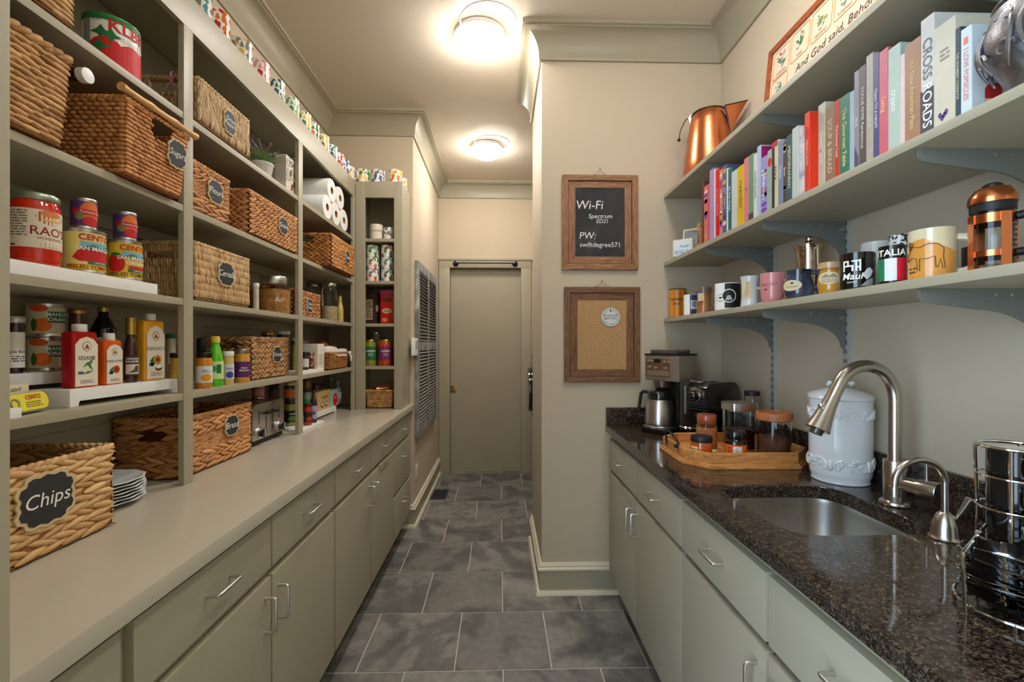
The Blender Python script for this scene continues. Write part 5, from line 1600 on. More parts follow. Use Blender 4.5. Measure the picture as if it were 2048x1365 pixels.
t.rotation_euler = (math.radians(-12), 0, -.72)

# pewter jug by the popsicle book
jx_, jy_ = .985, .782
t = thing('pewter_jug', 'embossed pewter jug with leaf relief at the end of the cookbooks', 'jug', (jx_, jy_, zb_))
t.scale = (.8, .8, .95)
PEW = M((142, 142, 146), .42, 1.0, var=.3, vscale=30, bump=1.0, bscale=45)
MB().lathe([(0, 0), (.062, 0), (.066, .006), (.058, .014), (.075, .05), (.104, .10), (.108, .13), (.092, .175), (.066, .21), (.060, .23), (.066, .25), (.060, .252), (.054, .23), (0, .2)], 40).build('body', PEW, t)
for k in range(14):
    a = k * 2 * math.pi / 14
    q = MB()
    pts = []
    for s in range(9):
        u = s / 8
        zz = .055 + .12 * u
        rr_ = .078 + .032 * math.sin(math.pi * min(1, u * .9 + .12)) + .003
        an = a + .16 * math.sin(u * math.pi) * (1 if k % 2 else -1)
        pts.append((rr_ * math.cos(an), rr_ * math.sin(an), zz))
    q.tube(pts, [.002 + .0035 * math.sin(math.pi * s / 8) for s in range(9)], 8)
    q.build('relief_leaf', PEW, t)
for k in range(10):
    for zz, sg_ in ((.085, 1), (.15, -1)):
        a0_ = k * 2 * math.pi / 10
        pts = []
        for s in range(15):
            u = s / 14; an = u * 4.6; rad = .022 * (1 - .75 * u)
            z_ = zz + rad * math.sin(an)
            rb = .100 + .009 * math.sin((z_ - .05) / .13 * math.pi)
            if z_ > .14: rb -= (z_ - .14) * .42
            aa = a0_ + sg_ * rad * math.cos(an) / .1
            pts.append((rb * math.cos(aa), rb * math.sin(aa), z_))
        MB().tube(pts, [.0034 * (1 - .6 * s / 14) for s in range(15)], 6).build('relief_scroll', PEW, t, normals=False)
for zz, rr_ in ((.188, .086), (.012, .062)):
    MB().tube([(rr_ * math.cos(i * .157), rr_ * math.sin(i * .157), zz) for i in range(40)], .004, 6, True).build('relief_band', PEW, t)
MB().tube([(-.07 + .0, -.05, .2), (-.1, -.07, .22), (-.115, -.08, .17), (-.10, -.07, .12)], .007, 8).build('handle', PEW, t)

# ---------------------------------------------------------------- top shelf: copper jug and sampler
zt_ = ZR_[2]
COP = M((214, 128, 84), .26, 1.0, var=.14, vscale=7, bump=.35, bscale=9, name='copper')
jt = thing('copper_jug', 'tapered dented copper jug with spout and wire bail', 'jug', (1.062, 2.262, zt_))
h_ = .352
q = MB(); n = 44
prof = [(0, 0.0), (.126, 0), (.128, .004), (.119, .10), (.105, .22), (.092, .30), (.082, h_ - .002), (.080, h_), (.078, h_ - .003), (.10, .22), (.115, .1), (.12, .01), (0, .008)]
v = MB().lathe(prof, n)
v.v = [(x * (1 + .012 * math.sin(9 * z * 10 + 3 * math.atan2(y, x))), y * (1 + .010 * math.sin(70 * z + 2)), z) for x, y, z in v.v]
v.build('body', COP, jt)
sa = math.radians(-40)
c, s = math.cos(sa), math.sin(sa)
def sp(r, t_, z):
    return (c * r - s * t_, s * r + c * t_, z)
q = MB()
q.add([sp(.084, -.042, h_), sp(.084, .042, h_), sp(.178, 0, h_ + .012), sp(.098, 0, h_ - .125),
       sp(.082, -.040, h_ - .001), sp(.082, .040, h_ - .001), sp(.170, 0, h_ + .010), sp(.096, 0, h_ - .118)],
      [(0, 2, 3), (1, 3, 2), (4, 7, 6), (5, 6, 7), (0, 4, 6, 2), (1, 2, 6, 5)])
q.build('spout', COP, jt, normals=True, angle=20)
IRON = M((70, 66, 62), .45, .8)
MB().tube([sp(.085, -.042, h_), sp(.132, -.02, h_ + .006), sp(.178, 0, h_ + .012), sp(.132, .02, h_ + .006), sp(.085, .042, h_)], .003, 6).build('spout_wire', IRON, jt)
MB().tube([sp(.086, -.043, h_), sp(.094, -.022, h_ - .06), sp(.099, 0, h_ - .125)], .004, 6).build('spout_seam', IRON, jt)
MB().tube([(.082 * math.cos(i * .157), .082 * math.sin(i * .157), h_) for i in range(40)], .0028, 6, True).build('rim_wire', IRON, jt)
ha = sa + math.pi
c2, s2 = math.cos(ha), math.sin(ha)
MB().tube([(c2 * .082, s2 * .082, h_ - .028), (c2 * .095, s2 * .095, h_ + .012), (c2 * .088, s2 * .088, h_ + .026)], [.009, .008, .005], 8).build('bail_ear', SATIN, jt)
bw = [(c2 * .088, s2 * .088, h_ + .018), (c2 * .118, s2 * .118, h_ + .004), (c2 * .142, s2 * .142, h_ - .04), (c2 * .150, s2 * .150, h_ - .085)]
b_ = MB().tube(bw, .0028, 6).build('bail_wire', IRON, jt)
MB().ball((c2 * .150, s2 * .150, h_ - .088), .009, 10).build('bail_knob', IRON, b_)

FR = wood_mat('cherry_frame', [(.3, (120, 52, 24)), (.6, (172, 88, 44))], 9, rough=.3)
fy1 = 1.948; fy0 = 1.15; fh = .466
ft = thing('framed_sampler', 'framed embroidered herb sampler with verse, leaning on the upper shelf', 'framed picture', (XR - .07, fy0, zt_ + .0005))
ft.rotation_euler = (0, math.radians(5.5), 0)
W_ = fy1 - fy0; fb = .026
for a, b, c_, d in ((0, W_, 0, fb), (0, W_, fh - fb, fh), (0, fb, fb, fh - fb), (W_ - fb, W_, fb, fh - fb)):
    o = MB().box(-.009, .012, a, b, c_, d).build('frame_rail', FR, ft, bevel=.004)
MB().box(0, .008, fb, W_ - fb, fb, fh - fb).build('backing', M((222, 200, 172), .8, bump=.3, bscale=200), ft)
LINEN = None
S = Flat((0, W_, 0), (0, -1, 0), (0, 0, 1))     # u from the far end towards the camera, v up
TH1 = ink((206, 150, 80))
def cell(u0, u1, v0, v1, k, cap=None):
    q = MB()
    pts = rrect(u0, u1, v0, v1, .012, 4)
    MB().tube([S.P(a, b, .001) for a, b in pts], .0013, 5, True).build('stitched_border', TH1, ft)
    rn = random.Random(k)
    gc = [(70, 130, 110), (60, 120, 70), (110, 140, 70), (60, 140, 140)][k % 4]
    cu, cv = (u0 + u1) / 2, (v0 + v1) / 2 + .008
    w, h = (u1 - u0) * .36, (v1 - v0) * .34
    bm = MB()
    for i in range(16):
        a = rn.uniform(0, 6.28); rr_ = rn.uniform(.1, .9)
        x, y = cu + w * rr_ * math.cos(a) * .8, cv + h * rr_ * math.sin(a)
        ln = .010; an = a * .5 + 1.2
        bm.add([S.P(x - ln * math.cos(an), y - ln * math.sin(an), .0012), S.P(x + .003 * math.sin(an), y - .003 * math.cos(an), .0016), S.P(x + ln * math.cos(an), y + ln * math.sin(an), .0012), S.P(x - .003 * math.sin(an), y + .003 * math.cos(an), .0016)], [(0, 1, 2, 3)])
    bm.build('stitched_herb', ink(gc), ft, normals=False)
    if k % 3 == 0:
        for i in range(5):
            oval(ft, S, cu + rn.uniform(-w, w) * .7, cv + rn.uniform(.1, 1) * h, .006, .005, ink((214, 130, 120)), .002, 8, 'stitched_flower')
    if cap:
        text(ft, S, cap, cu, v0 + .013, .013, ink((110, 76, 60)), off=.0015)
k = 0
cw = .118; u = fb + .014
caps = {0: 'LAVENDER', 1: 'SAGE', 2: 'OREGANO', 3: 'ROSEMARY', 4: 'NASTURTIUM'}
for i in range(6):
    cell(u + i * cw, u + (i + 1) * cw - .012, fh - fb - .128, fh - fb - .014, i, caps.get(i))
for j in range(2):
    cell(u, u + cw - .012, fh - fb - .128 - (j + 1) * .122, fh - fb - .136 - j * .122, 7 + j, 'PARSLEY' if j == 0 else None)
TXT = ink((96, 66, 56))
for i, s_ in enumerate(('And God said, Behold,', 'I have given you', 'every herb')):
    text(ft, S, s_, u + cw + .24, fh - fb - .172 - i * .052, .044, TXT, off=.0015, shear=.12)

# ---------------------------------------------------------------- mugs and pots on the lower right shelf
zm = ZR_[0] + .0003
MX = .91
def rmug(name, label, p0, p1, ytop, outer, inner=None, handle=None, shape_='straight', front=MX, **kw):
    x, y, r = fit(p0, p1, front)
    d = dep(x, y)
    h = H + (690 - ytop) * (d - r) / F - zm
    t = mug(name, label, x, y, zm, r, h, outer, 0, inner, handle, shape_, **kw)
    return t, r, h, tocam(x, y)
INN = M((232, 226, 214), .2, coat=.3)
TOWARD = math.radians(-50)       # handle direction towards camera and wall
BAM = ramp_mat('bamboo', 'wave', 30, [(0, (190, 108, 20)), (.5, (224, 146, 44)), (1, (206, 124, 30))], .35, stretch=(.2, .2, 3))
t, r, h, a = rmug('tumbler', 'orange bamboo print tumbler with dark rim by the short wall', 1338, 1371, 578, BAM)
S = Round(r, a - .1, h * .56); text(t, S, 'INDIANA', 0, .012, .017, BLACK, bold=.02); text(t, S, '1816', 0, -.012, .018, BLACK, bold=.02)
MB().tube([(r * math.cos(i * .2094), r * math.sin(i * .2094), h) for i in range(30)], .0025, 6, True).build('dark_rim', ink((70, 40, 30)), t)
t, r, h, a = rmug('mug', 'white mug with navy picture panel next to the bamboo tumbler', 1367, 1397, 589, CERAM, handle=TOWARD)
S = Round(r, a + .45, h * .5); rect(t, S, -.02, .024, -h * .48, h * .48, ink((58, 62, 96)), .0006); rect(t, S, -.016, .02, -h * .2, h * .22, ink((206, 204, 200)), .001); oval(t, S, 0, .004, .012, .016, ink((130, 130, 140)), .0013)
STONE = ramp_mat('stoneware', 'noise', 10, [(.3, (122, 72, 34)), (.55, (168, 108, 56)), (.75, (110, 108, 104))], .22, stretch=(1, 1, .5), coat=.4)
t, r, h, a = rmug('mug', 'brown and slate stoneware mug with clay tag', 1392, 1424, 574, STONE, ink((90, 96, 104)), TOWARD, 'flare')
wrap(t, r * .93, h * .80, h * .93, M((84, 94, 106), .2, var=.3, vscale=40, coat=.4), .003, 'glaze_band')
S = Round(r * .92, a - .35, h * .62); rect(t, S, -.014, .012, -.018, .018, ink((206, 178, 134)), .004, 'clay_tag')
t, r, h, a = rmug('mug', 'half white half black mug with round farm logo', 1429, 1481, 565, CERAM, M((30, 28, 28), .2), None)
S = Round(r, a + .42, h * .5); rect(t, S, -r * .62, r * 1.0, -h * .42, h * .47, BLACK, .0006)
oval(t, S, -r * .30, .002, h * .25, h * .25, WHITE, .001); oval(t, S, -r * .30, .002, h * .215, h * .215, BLACK, .0013)
for k in (-1, 0, 1):
    shape(t, S, [(-r * .30 + k * .004 - .001, .004), (-r * .30 + k * .009 - .003, -.015), (-r * .30 + k * .009 + .003, -.015), (-r * .30 + k * .004 + .001, .004)], WHITE, .0016)
S = Round(r, a - .55, h * .46); oval(t, S, 0, 0, .02, .015, ink((70, 60, 56)), .0006); oval(t, S, 0, 0, .018, .013, CERAM, .0009); oval(t, S, 0, 0, .008, .004, ink((60, 44, 36)), .0012)
GRYM = M((206, 204, 204), .18, coat=.4, var=.05)
t, r, h, a = rmug('mug', 'pale grey mug with raised tan leaf panel', 1480, 1519, 551, GRYM, INN, TOWARD, 'flare', hs=(.08, .6))
S = Round(r * .88, a - .35, h * .55)
rect(t, S, -.016, .016, -.03, .03, ink((206, 188, 150)), .002, 'relief_panel')
for k in range(7):
    shape(t, S, [(-.012 + .002 * k, -.024 + k * .007), (.002, -.02 + k * .007), (.012, -.014 + k * .007), (0, -.016 + k * .007)], ink((176, 156, 116)), .0035)
PINK = M((206, 132, 128), .22, coat=.4)
t, r, h, a = rmug('mug', 'pink rounded mug with small handwriting', 1520, 1570, 544, PINK, M((214, 150, 144), .2), TOWARD, 'curve', hs=(.12, .75))
S = Round(r * .97, a - .35, h * .62); text(t, S, 'ican Girl', 0, 0, .016, ink((90, 50, 50)), shear=.1); oval(t, S, -.008, -.018, .005, .003, ink((80, 40, 40)))
BLUE = ramp_mat('blue_glaze', 'noise', 14, [(.3, (22, 26, 36)), (.55, (60, 70, 90)), (.75, (110, 122, 140))], .1, coat=.6)
t, r, h, a = rmug('mug', 'dark blue glazed mug with cream oval plaque', 1566, 1630, 537, BLUE, None, TOWARD + .25, 'belly', hs=(.4, .92), hr=.007)
S = Round(r * .99, a - .5, h * .46); oval(t, S, 0, 0, .03, .017, ink((206, 190, 150)), .002, name='clay_plaque'); text(t, S, 'Grounded', .002, -.004, .008, ink((110, 90, 60)), .003, shear=.2); oval(t, S, .004, .007, .004, .003, BLACK, .003)
OCH = ramp_mat('ochre_glaze', 'noise', 9, [(.3, (176, 116, 30)), (.6, (206, 150, 60)), (.8, (190, 150, 110))], .15, coat=.5)
t, r, h, a = rmug('mug', 'ochre pot bellied mug with embossed cream plaque', 1634, 1686, 522, OCH, None, None, 'belly')
wrap(t, r * .80, h * .80, h * .98, M((186, 150, 116), .25, coat=.4), .006, 'neck_glaze')
S = Round(r, a - .05, h * .44); oval(t, S, 0, .004, .028, .018, ink((206, 188, 150)), .001, name='clay_plaque'); shape(t, S, [(-.02, .006), (-.008, .016), (0, .01), (.008, .017), (.02, .006)], ink((150, 130, 96)), .002); rows(t, S, -.018, .018, -.008, .002, 2, ink((160, 140, 100)), .002)
BLKM = M((18, 17, 18), .1, coat=.6)
t, r, h, a = rmug('mug', 'black mug printed Maui with white inside', 1678, 1752, 503, BLKM, INN, None)
S = Round(r, a - .35, h * .5)
text(t, S, 'Maui', .002, -.014, .024, WHITE, shear=.2, bold=.015); text(t, S, 'HAWAII', .002, -.029, .006, WHITE)
for b0, b1, b2, b3 in ((-.018, -.014, 0, .028), (-.018, -.004, .024, .028), (-.008, -.004, .012, .028), (-.018, .006, .012, .016), (.002, .006, 0, .016), (.002, .018, .024, .028), (.010, .014, .0, .028), (.014, .02, .008, .012), (.018, .022, 0, .03)):
    rect(t, S, b0, b1, b2, b3, WHITE, .0008)
shape(t, S, [(.024, -.012), (.034, .004), (.042, .008), (.05, -.002), (.044, -.016), (.034, -.024)], ink((206, 204, 198)), .0008)
shape(t, S, [(.02, -.04), (.034, -.026), (.05, -.018), (.05, -.04)], ink((150, 148, 144)), .0007)
t, r, h, a = rmug('mug', 'black mug lettered ITALIA over an Italian flag', 1756, 1814, 489, BLKM, INN, None)
S = Round(r, a - .12, h * .5); text(t, S, 'ITALIA', 0, h * .3, .021, WHITE, bold=.02)
for k, cc in enumerate(((20, 120, 70), (226, 226, 222), (206, 20, 40))):
    rect(t, S, -.034 + k * .0227, -.034 + (k + 1) * .0227, -h * .42, h * .16, ink(cc), .0007)
MOO = ramp_mat('moose_glaze', 'noise', 4, [(.3, (206, 186, 146)), (.6, (222, 204, 168))], .16, coat=.5)
t, r, h, a = rmug('mug', 'large cream and orange mug with moose outline', 1815, 1916, 452, MOO, None, math.radians(-44), 'straight', hs=(.12, .82), hr=.0085, hout=.034)
S = Round(r, a - .15, h * .5); OR = M((212, 146, 66), .16, coat=.5)
shape(t, S, [(-r * 1.25, -h * .49), (r * 1.25, -h * .49), (r * 1.25, 0), (r * .6, h * .12), (-r * .2, h * .3), (-r * .9, h * .26), (-r * 1.25, h * .1)], OR, .0005)
INKM = ink((96, 60, 30))
mo = [(-.03, .008), (-.022, .018), (-.008, .014), (.006, .020), (.022, .018), (.031, .008), (.030, -.010), (.033, -.034), (.029, -.034), (.025, -.014), (.021, -.032), (.018, -.032), (.017, -.008), (.004, -.012), (-.008, -.010), (-.008, -.036), (-.012, -.036), (-.014, -.010), (-.024, -.006), (-.034, -.014), (-.038, -.008)]
mo = [(x * 1.0 - .006, y) for x, y in mo]
q = MB(); q.tube([S.P(x, y, .0012) for x, y in mo], .0009, 5, True); q.build('moose_outline', INKM, t, normals=False)
for dx, dy in ((-.006, .012), (.0, .010), (.006, .008)):
    q = MB().tube([S.P(-.036, .010, .0012), S.P(-.032 + dx, .018 + dy, .0012)], .0009, 5); q.build('antler', INKM, t, normals=False)
rows(t, S, -.040, -.020, -.042, -.026, 2, INKM, .001)
# back row
t, r, h, a = put('coffee_pot', 'polished silver coffee pot with knob lid behind the mugs', 'coffee pot', 1588, 1648, 1.03, zm, 486)
POL = M((196, 186, 172), .12, 1.0)
MB().lathe([(0, 0), (r * .98, 0), (r, .004), (r * .92, h * .3), (r * .84, h * .7), (r * .86, h * .9), (r * 1.02, h), (r * .98, h), (r * .82, h * .9), (0, h * .88)], 36).build('body', POL, t)
MB().lathe([(r * .8, h * .9), (r * .7, h * .98), (r * .16, h * 1.03), (r * .12, h * 1.06), (r * .3, h * 1.08), (r * .34, h * 1.12), (r * .2, h * 1.15), (0, h * 1.155)], 28).build('lid', POL, t)
MB().tube([(c_ * math.cos(a + .5), c_ * math.sin(a + .5), z_) for c_, z_ in ((r * .85, h * .92), (r * 1.15, h * .96), (r * 1.2, h * .5), (r * .92, h * .2))], .0055, 8).build('handle', POL, t)
rmug('bowl', 'plain white cup behind the Maui mug', 1720, 1782, 481, M((206, 202, 196), .3), None, None, 'curve', front=1.03)
t, r, h, a = rmug('mug', 'checked black and white mug behind the Italia mug', 1777, 1822, 467, ramp_mat('checked', 'voronoi', 150, [(0, (220, 216, 208)), (.5, (40, 40, 44))], .2, constant=True), None, None, front=1.02)
rmug('mug', 'dark mug between the moose mug and the French press', 1922, 1962, 492, M((50, 44, 50), .2, coat=.4), None, None, front=1.06)
t = thing('egg_whisk', 'small wire whisk lying behind the stoneware mug', 'whisk', (1.09, 2.03, zm + .088), .4)
for k in range(4):
    a = k * math.pi / 4
    MB().tube([(0, 0, .0), (.03, .02 * math.cos(a), .02 * math.sin(a)), (.06, .024 * math.cos(a), .024 * math.sin(a)), (.085, 0, 0), (.06, -.024 * math.cos(a), -.024 * math.sin(a)), (.03, -.02 * math.cos(a), -.02 * math.sin(a)), (0, 0, 0)], .0012, 5).build('wire_loop', CHROME, t)
MB().tube([(-.1, 0, 0), (0, 0, 0)], .006, 8).build('grip', SATIN, t)
x_, y_, r_ = fit(1408, 1450, 1.05)
tb = thing('glass_tumbler', 'clear glass tumbler behind the stoneware mug, whisk on it', 'glass', (1.09, 2.02, zm))
MB().lathe([(0, 0), (.034, 0), (.037, .004), (.040, .06), (.0385, .06), (.035, .006), (0, .006)], 28).build('glass', GLASS, tb)
# French press
x_, y_, r_ = fit(1935, 2038, .945)
ht = H + (690 - 395) * dep(x_, y_) / F - zm
fp = thing('french_press', 'copper framed glass French press with black handle', 'coffee press', (x_, y_, zm))
CPR = M((206, 124, 82), .2, 1.0)
hb = ht * .80
MB().lathe([(0, .006), (r_ * .90, .006), (r_ * .93, .012), (r_ * .93, hb), (r_ * .91, hb), (r_ * .91, .014), (0, .010)], 40).build('glass_beaker', GLASS, fp)
for z0, z1_ in ((hb * .25, hb * .35), (hb * .80, hb * .95)):
    MB().lathe([(r_ * .95, z0), (r_ * .985, z0), (r_ * .985, z1_), (r_ * .95, z1_), (r_ * .95, z0)], 40).build('copper_band', CPR, fp)
aa = tocam(x_, y_)
for k in range(4):
    an = aa + .55 + k * math.pi / 2
    q = MB(); S = Round(r_ * .985, an, 0)
    w = .008
    q.add([S.P(-w, 0, 0), S.P(w, 0, 0), S.P(w, hb * .95, 0), S.P(-w, hb * .95, 0), S.P(-w, 0, .002), S.P(w, 0, .002), S.P(w, hb * .95, .002), S.P(-w, hb * .95, .002)], [(3, 2, 1, 0), (4, 5, 6, 7), (0, 1, 5, 4), (1, 2, 6, 5), (2, 3, 7, 6), (3, 0, 4, 7)])
    q.build('copper_strut', CPR, fp)
MB().lathe([(r_ * .9, hb - .002), (r_ * .96, hb), (r_ * .96, hb + .02), (r_ * .9, hb + .02)], 40).build('lid_collar', BLACKM, fp)
MB().lathe([(r_ * 1.03, hb + .016), (r_ * 1.05, hb + .022), (r_ * 1.0, hb + .032), (r_ * .75, hb + .046), (r_ * .3, ht - .004), (0, ht)], 40).build('lid', CPR, fp)
MB().lathe([(0, ht - .004), (.005, ht - .004), (.005, ht + .014), (r_ * .42, ht + .018), (r_ * .44, ht + .023), (r_ * .3, ht + .027), (0, ht + .028)], 28).build('plunger_knob', BLACKM, fp)
hn = math.radians(-62)
c, s = math.cos(hn), math.sin(hn)
MB().tube([(c * r_ * .98, s * r_ * .98, hb * .88), (c * (r_ + .02), s * (r_ + .02), hb * .9), (c * (r_ + .05), s * (r_ + .05), hb * .9), (c * (r_ + .062), s * (r_ + .062), hb * .7), (c * (r_ + .055), s * (r_ + .055), hb * .36), (c * (r_ + .02), s * (r_ + .02), hb * .30), (c * r_ * .98, s * r_ * .98, hb * .30)], .008, 10).build('handle', BLACKM, fp)
S = Round(r_ * .935, aa + .95, hb * .58); rows(fp, S, -.02, .02, -.035, .035, 7, ink((60, 60, 60)), .0006)
# ---------------------------------------------------------------- granite counter: coffee corner
zc = CTOP + .0003
# drip coffee maker
A_, B_ = Vector((.742, 2.297)), Vector((.862, 2.138))
mid = (A_ + B_) / 2
fdir = (B_ - A_).normalized()              # along the front, towards the camera
rot = math.atan2(fdir.y, fdir.x) + math.pi / 2   # local +x looks away from the front
# local frame: x = along front (A->B is +u), y = depth into the machine
rotz = math.atan2(fdir.y, fdir.x)
cm = thing('coffee_maker', 'steel and black drip coffee maker with thermal carafe', 'coffee maker', (mid.x, mid.y, zc), rotz)
W_ = (B_ - A_).length / 2 - .003
DP = .165
CMS = M((176, 164, 152), .34, .85, var=.05, vscale=40, stretch=(1, 1, 20))
hh = .385
MB().box(-W_, W_, 0, DP, .255, hh).build('head', CMS, cm, bevel=.008)
MB().box(-W_ + .004, W_ - .004, .085, DP, .03, .256).build('rear_column', CMS, cm, bevel=.004)
MB().box(W_ - .012, W_, .004, DP - .002, .024, .2545).build('side_panel', CMS, cm, bevel=.002)
MB().box(W_ - .013, W_ + .001, -.004, .005, .024, .2545).build('side_post', BLACKG, cm, bevel=.002)
MB().box(-W_ + .01, W_ - .016, .080, .087, .03, .256).build('brew_bay', BLACKM, cm)
q = MB(); q.prism([(-W_, DP), (W_, DP), (W_ + .002, -.02), (W_ * .7, -.07), (-W_ * .7, -.07), (-W_, -.02)], 'z', 0, .026); q.build('base', BLACKG, cm, bevel=.005)
MB().lathe([(0, .026), (.078, .026), (.080, .029), (0, .030)], 32, (-.012, .004)).build('hot_plate', SATIN, cm)
MB().box(-W_ - .001, W_ + .001, -.001, DP + .001, hh - .004, hh + .006).build('lid_rim', BLACKM, cm, bevel=.002)
MB().box(-W_ * .8, W_ * .75, .02, DP - .02, hh + .006, hh + .026).build('bean_lid', M((120, 104, 100), .08, trans=.6), cm, bevel=.008)
pn = MB().box(-W_ + .008, W_ - .045, -.004, .001, .275, hh - .02).build('control_panel', M((160, 132, 112), .3, .9), cm, bevel=.004)
MB().box(-.038, -.002, -.0052, -.0038, .345, .365).build('display', BLACKG, pn)
for u, v in ((-.075, .355), (.018, .353), (.040, .353), (-.068, .325), (-.035, .322), (.022, .32), (-.058, .355)):
    MB().prism([(u + .007 * math.cos(k * .524), v + .007 * math.sin(k * .524)) for k in range(12)], 'y', -.009, -.003).build('button', CHROME, pn, bevel=.001)
MB().box(-W_ + .018, W_ - .055, -.008, -.003, .282, .306).build('hopper_grip', CMS, pn, bevel=.003)
MB().box(W_ - .0005, W_ + .0012, .05, .062, .10, .235).build('water_gauge', M((196, 190, 180), .2), cm)
MB().lathe([(.03, .256), (.045, .256), (.04, .225), (.02, .215), (0, .215)], 24, (-.012, .028)).build('brew_cone', M((110, 96, 84), .3, .8), cm)
cf = thing('carafe', 'brushed steel thermal carafe with black handle in the coffee maker', 'carafe', (0, 0, 0))
cfp = Matrix.Rotation(rotz, 4, 'Z') @ Vector((-.012, .004, 0))
cf.location = (mid.x + cfp.x, mid.y + cfp.y, zc + .0305); cf.rotation_euler = (0, 0, rotz)
MB().lathe([(0, 0), (.068, 0), (.071, .004), (.072, .02), (.068, .09), (.060, .128), (.056, .136), (0, .136)], 40).build('body', STEEL, cf)
MB().lathe([(.058, .134), (.059, .14), (.056, .168), (.046, .176), (0, .178)], 36).build('collar', BLACKG, cf)
MB().tube([(-.050, 0, .165), (-.088, -.01, .166), (-.100, -.012, .155), (-.112, -.014, .08), (-.114, -.014, .045), (-.075, -.004, .035)], [.009, .009, .009, .008, .008, .006], 10).build('handle', BLACKM, cf)
# capsule espresso machine
fa = math.atan2(.17, .28)
em = thing('espresso_machine', 'black capsule espresso machine behind the wooden tray', 'espresso machine', (.940, 2.035, zc), fa)
L_ = .275
pr = [(0.03, .0), (L_, 0), (L_, .20)] + [(L_ - .055 + .055 * math.cos(math.radians(a)), .20 + .055 * math.sin(math.radians(a))) for a in range(0, 91, 15)] + [(.035, .258), (.012, .235), (.008, .15), (.03, .12)]
MB().prism(pr, 'y', 0, .105).build('housing', BLACKG, em, bevel=.004)
MB().box(-.07, .05, .006, .099, 0, .018).build('drip_base', BLACKM, em, bevel=.006)
for k in range(9):
    MB().box(.004, .028, -.001, .106, .132 + k * .011, .137 + k * .011).build('grille_rib', M((46, 46, 48), .3), em)
MB().prism([(.0525 + .034 * math.cos(k * .3), .205 + .034 * math.sin(k * .3)) for k in range(21)], 'x', -.006, .02).build('chrome_ring', CHROME, em, bevel=.003)
MB().ball((-.012, .0525, .198), .026, 16).build('spout_head', BLACKG, em)
MB().tube([(-.03, .0525, .268), (.0, .0525, .262), (.06, .0525, .2595)], .005, 8).build('lever', CHROME, em)
MB().box(.08, .16, .03, .07, .2575, .2605).build('capsule_flap', M((60, 60, 62), .2, .5), em, bevel=.001)
MB().lathe([(0, .052), (.044, .052), (.048, .058), (.044, .062), (0, .060)], 28, (-.042, .052)).build('cup_support', CHROME, em)
MB().tube([(-.042 + .04 * 0, .052, .018), (-.042, .052, .054)], .012, 8).build('support_post', BLACKM, em)
# canisters at the back
t, r, h, a = put('coffee_canister', 'tall glass canister with black lid behind the square jar', 'canister', 1488, 1520, 1.085, zc, 781)
r = min(r, .047)
MB().lathe([(0, 0), (r, 0), (r, h - .02), (r * .96, h - .02), (r * .96, .005), (0, .005)], 32).build('glass', GLASS, t)
MB().lathe([(r * 1.03, h - .02), (r * 1.03, h - .002), (r, h), (0, h)], 32).build('lid', BLACKM, t)
MB().lathe([(0, .006), (r * .93, .006), (r * .93, h * .5), (0, h * .5)], 28).build('coffee', M((60, 36, 22), .7, var=.3, vscale=90), t)

# wooden tray
TR = wood_mat('honey_pine', [(.25, (150, 92, 44)), (.5, (196, 132, 70)), (.75, (214, 156, 92))], 5, stretch=(2, 14, 14), rough=.4, bump=.1)
OUT = [(.735, 1.545), (1.055, 1.545), (1.150, 1.640), (1.150, 1.86), (1.06, 1.950), (.76, 1.950), (.668, 1.87), (.662, 1.635)]
TC = Vector((.905, 1.75))
wt_ = thing('serving_tray', 'octagonal honey pine tray with iron handles', 'tray', (TC.x, TC.y, zc))
loc_o = [(x - TC.x, y - TC.y) for x, y in OUT]
def scl(pts, d):
    n = len(pts); res = []
    for i in range(n):
        p = Vector(pts[i]); a = Vector(pts[i - 1]); b = Vector(pts[(i + 1) % n])
        n1 = Vector((-(p - a).y, (p - a).x)).normalized(); n2 = Vector((-(b - p).y, (b - p).x)).normalized()
        o = (n1 + n2) / (1 + n1.dot(n2))
        res.append(tuple(p + o * d))
    return res
MB().prism(loc_o, 'z', 0, .010).build('base_moulding', TR, wt_, bevel=.003)
MB().prism(scl(loc_o, .006), 'z', .010, .016).build('base_step', TR, wt_, bevel=.002)
o1, o2 = scl(loc_o, .012), scl(loc_o, .026)
for i in range(8):
    j = (i + 1) % 8
    MB().prism([o1[i], o1[j], o2[j], o2[i]], 'z', .016, .054).build('side_board', TR, wt_, bevel=.002)
for s_, xx in ((-1, o1[7][0] + .005), (1, o1[2][0] - .005)):
    yy = .0
    pts = []
    for k in range(17):
        a = math.pi * k / 16
        pts.append((xx + s_ * (.022 * math.sin(a)), yy - .062 * math.cos(a), .05 + .05 * math.sin(a) ** .8 if 0 < k < 16 else .03))
    MB().tube(pts, [.0042 + .0012 * math.sin(k * 1.7) for k in range(17)], 8).build('iron_handle', M((54, 48, 46), .5, .8), wt_)
    MB().ball((xx + s_ * .012, yy - .06, .052), .008, 8).build('handle_ball', M((54, 48, 46), .5, .8), wt_) if s_ < 0 else None
zt2 = zc + .0165
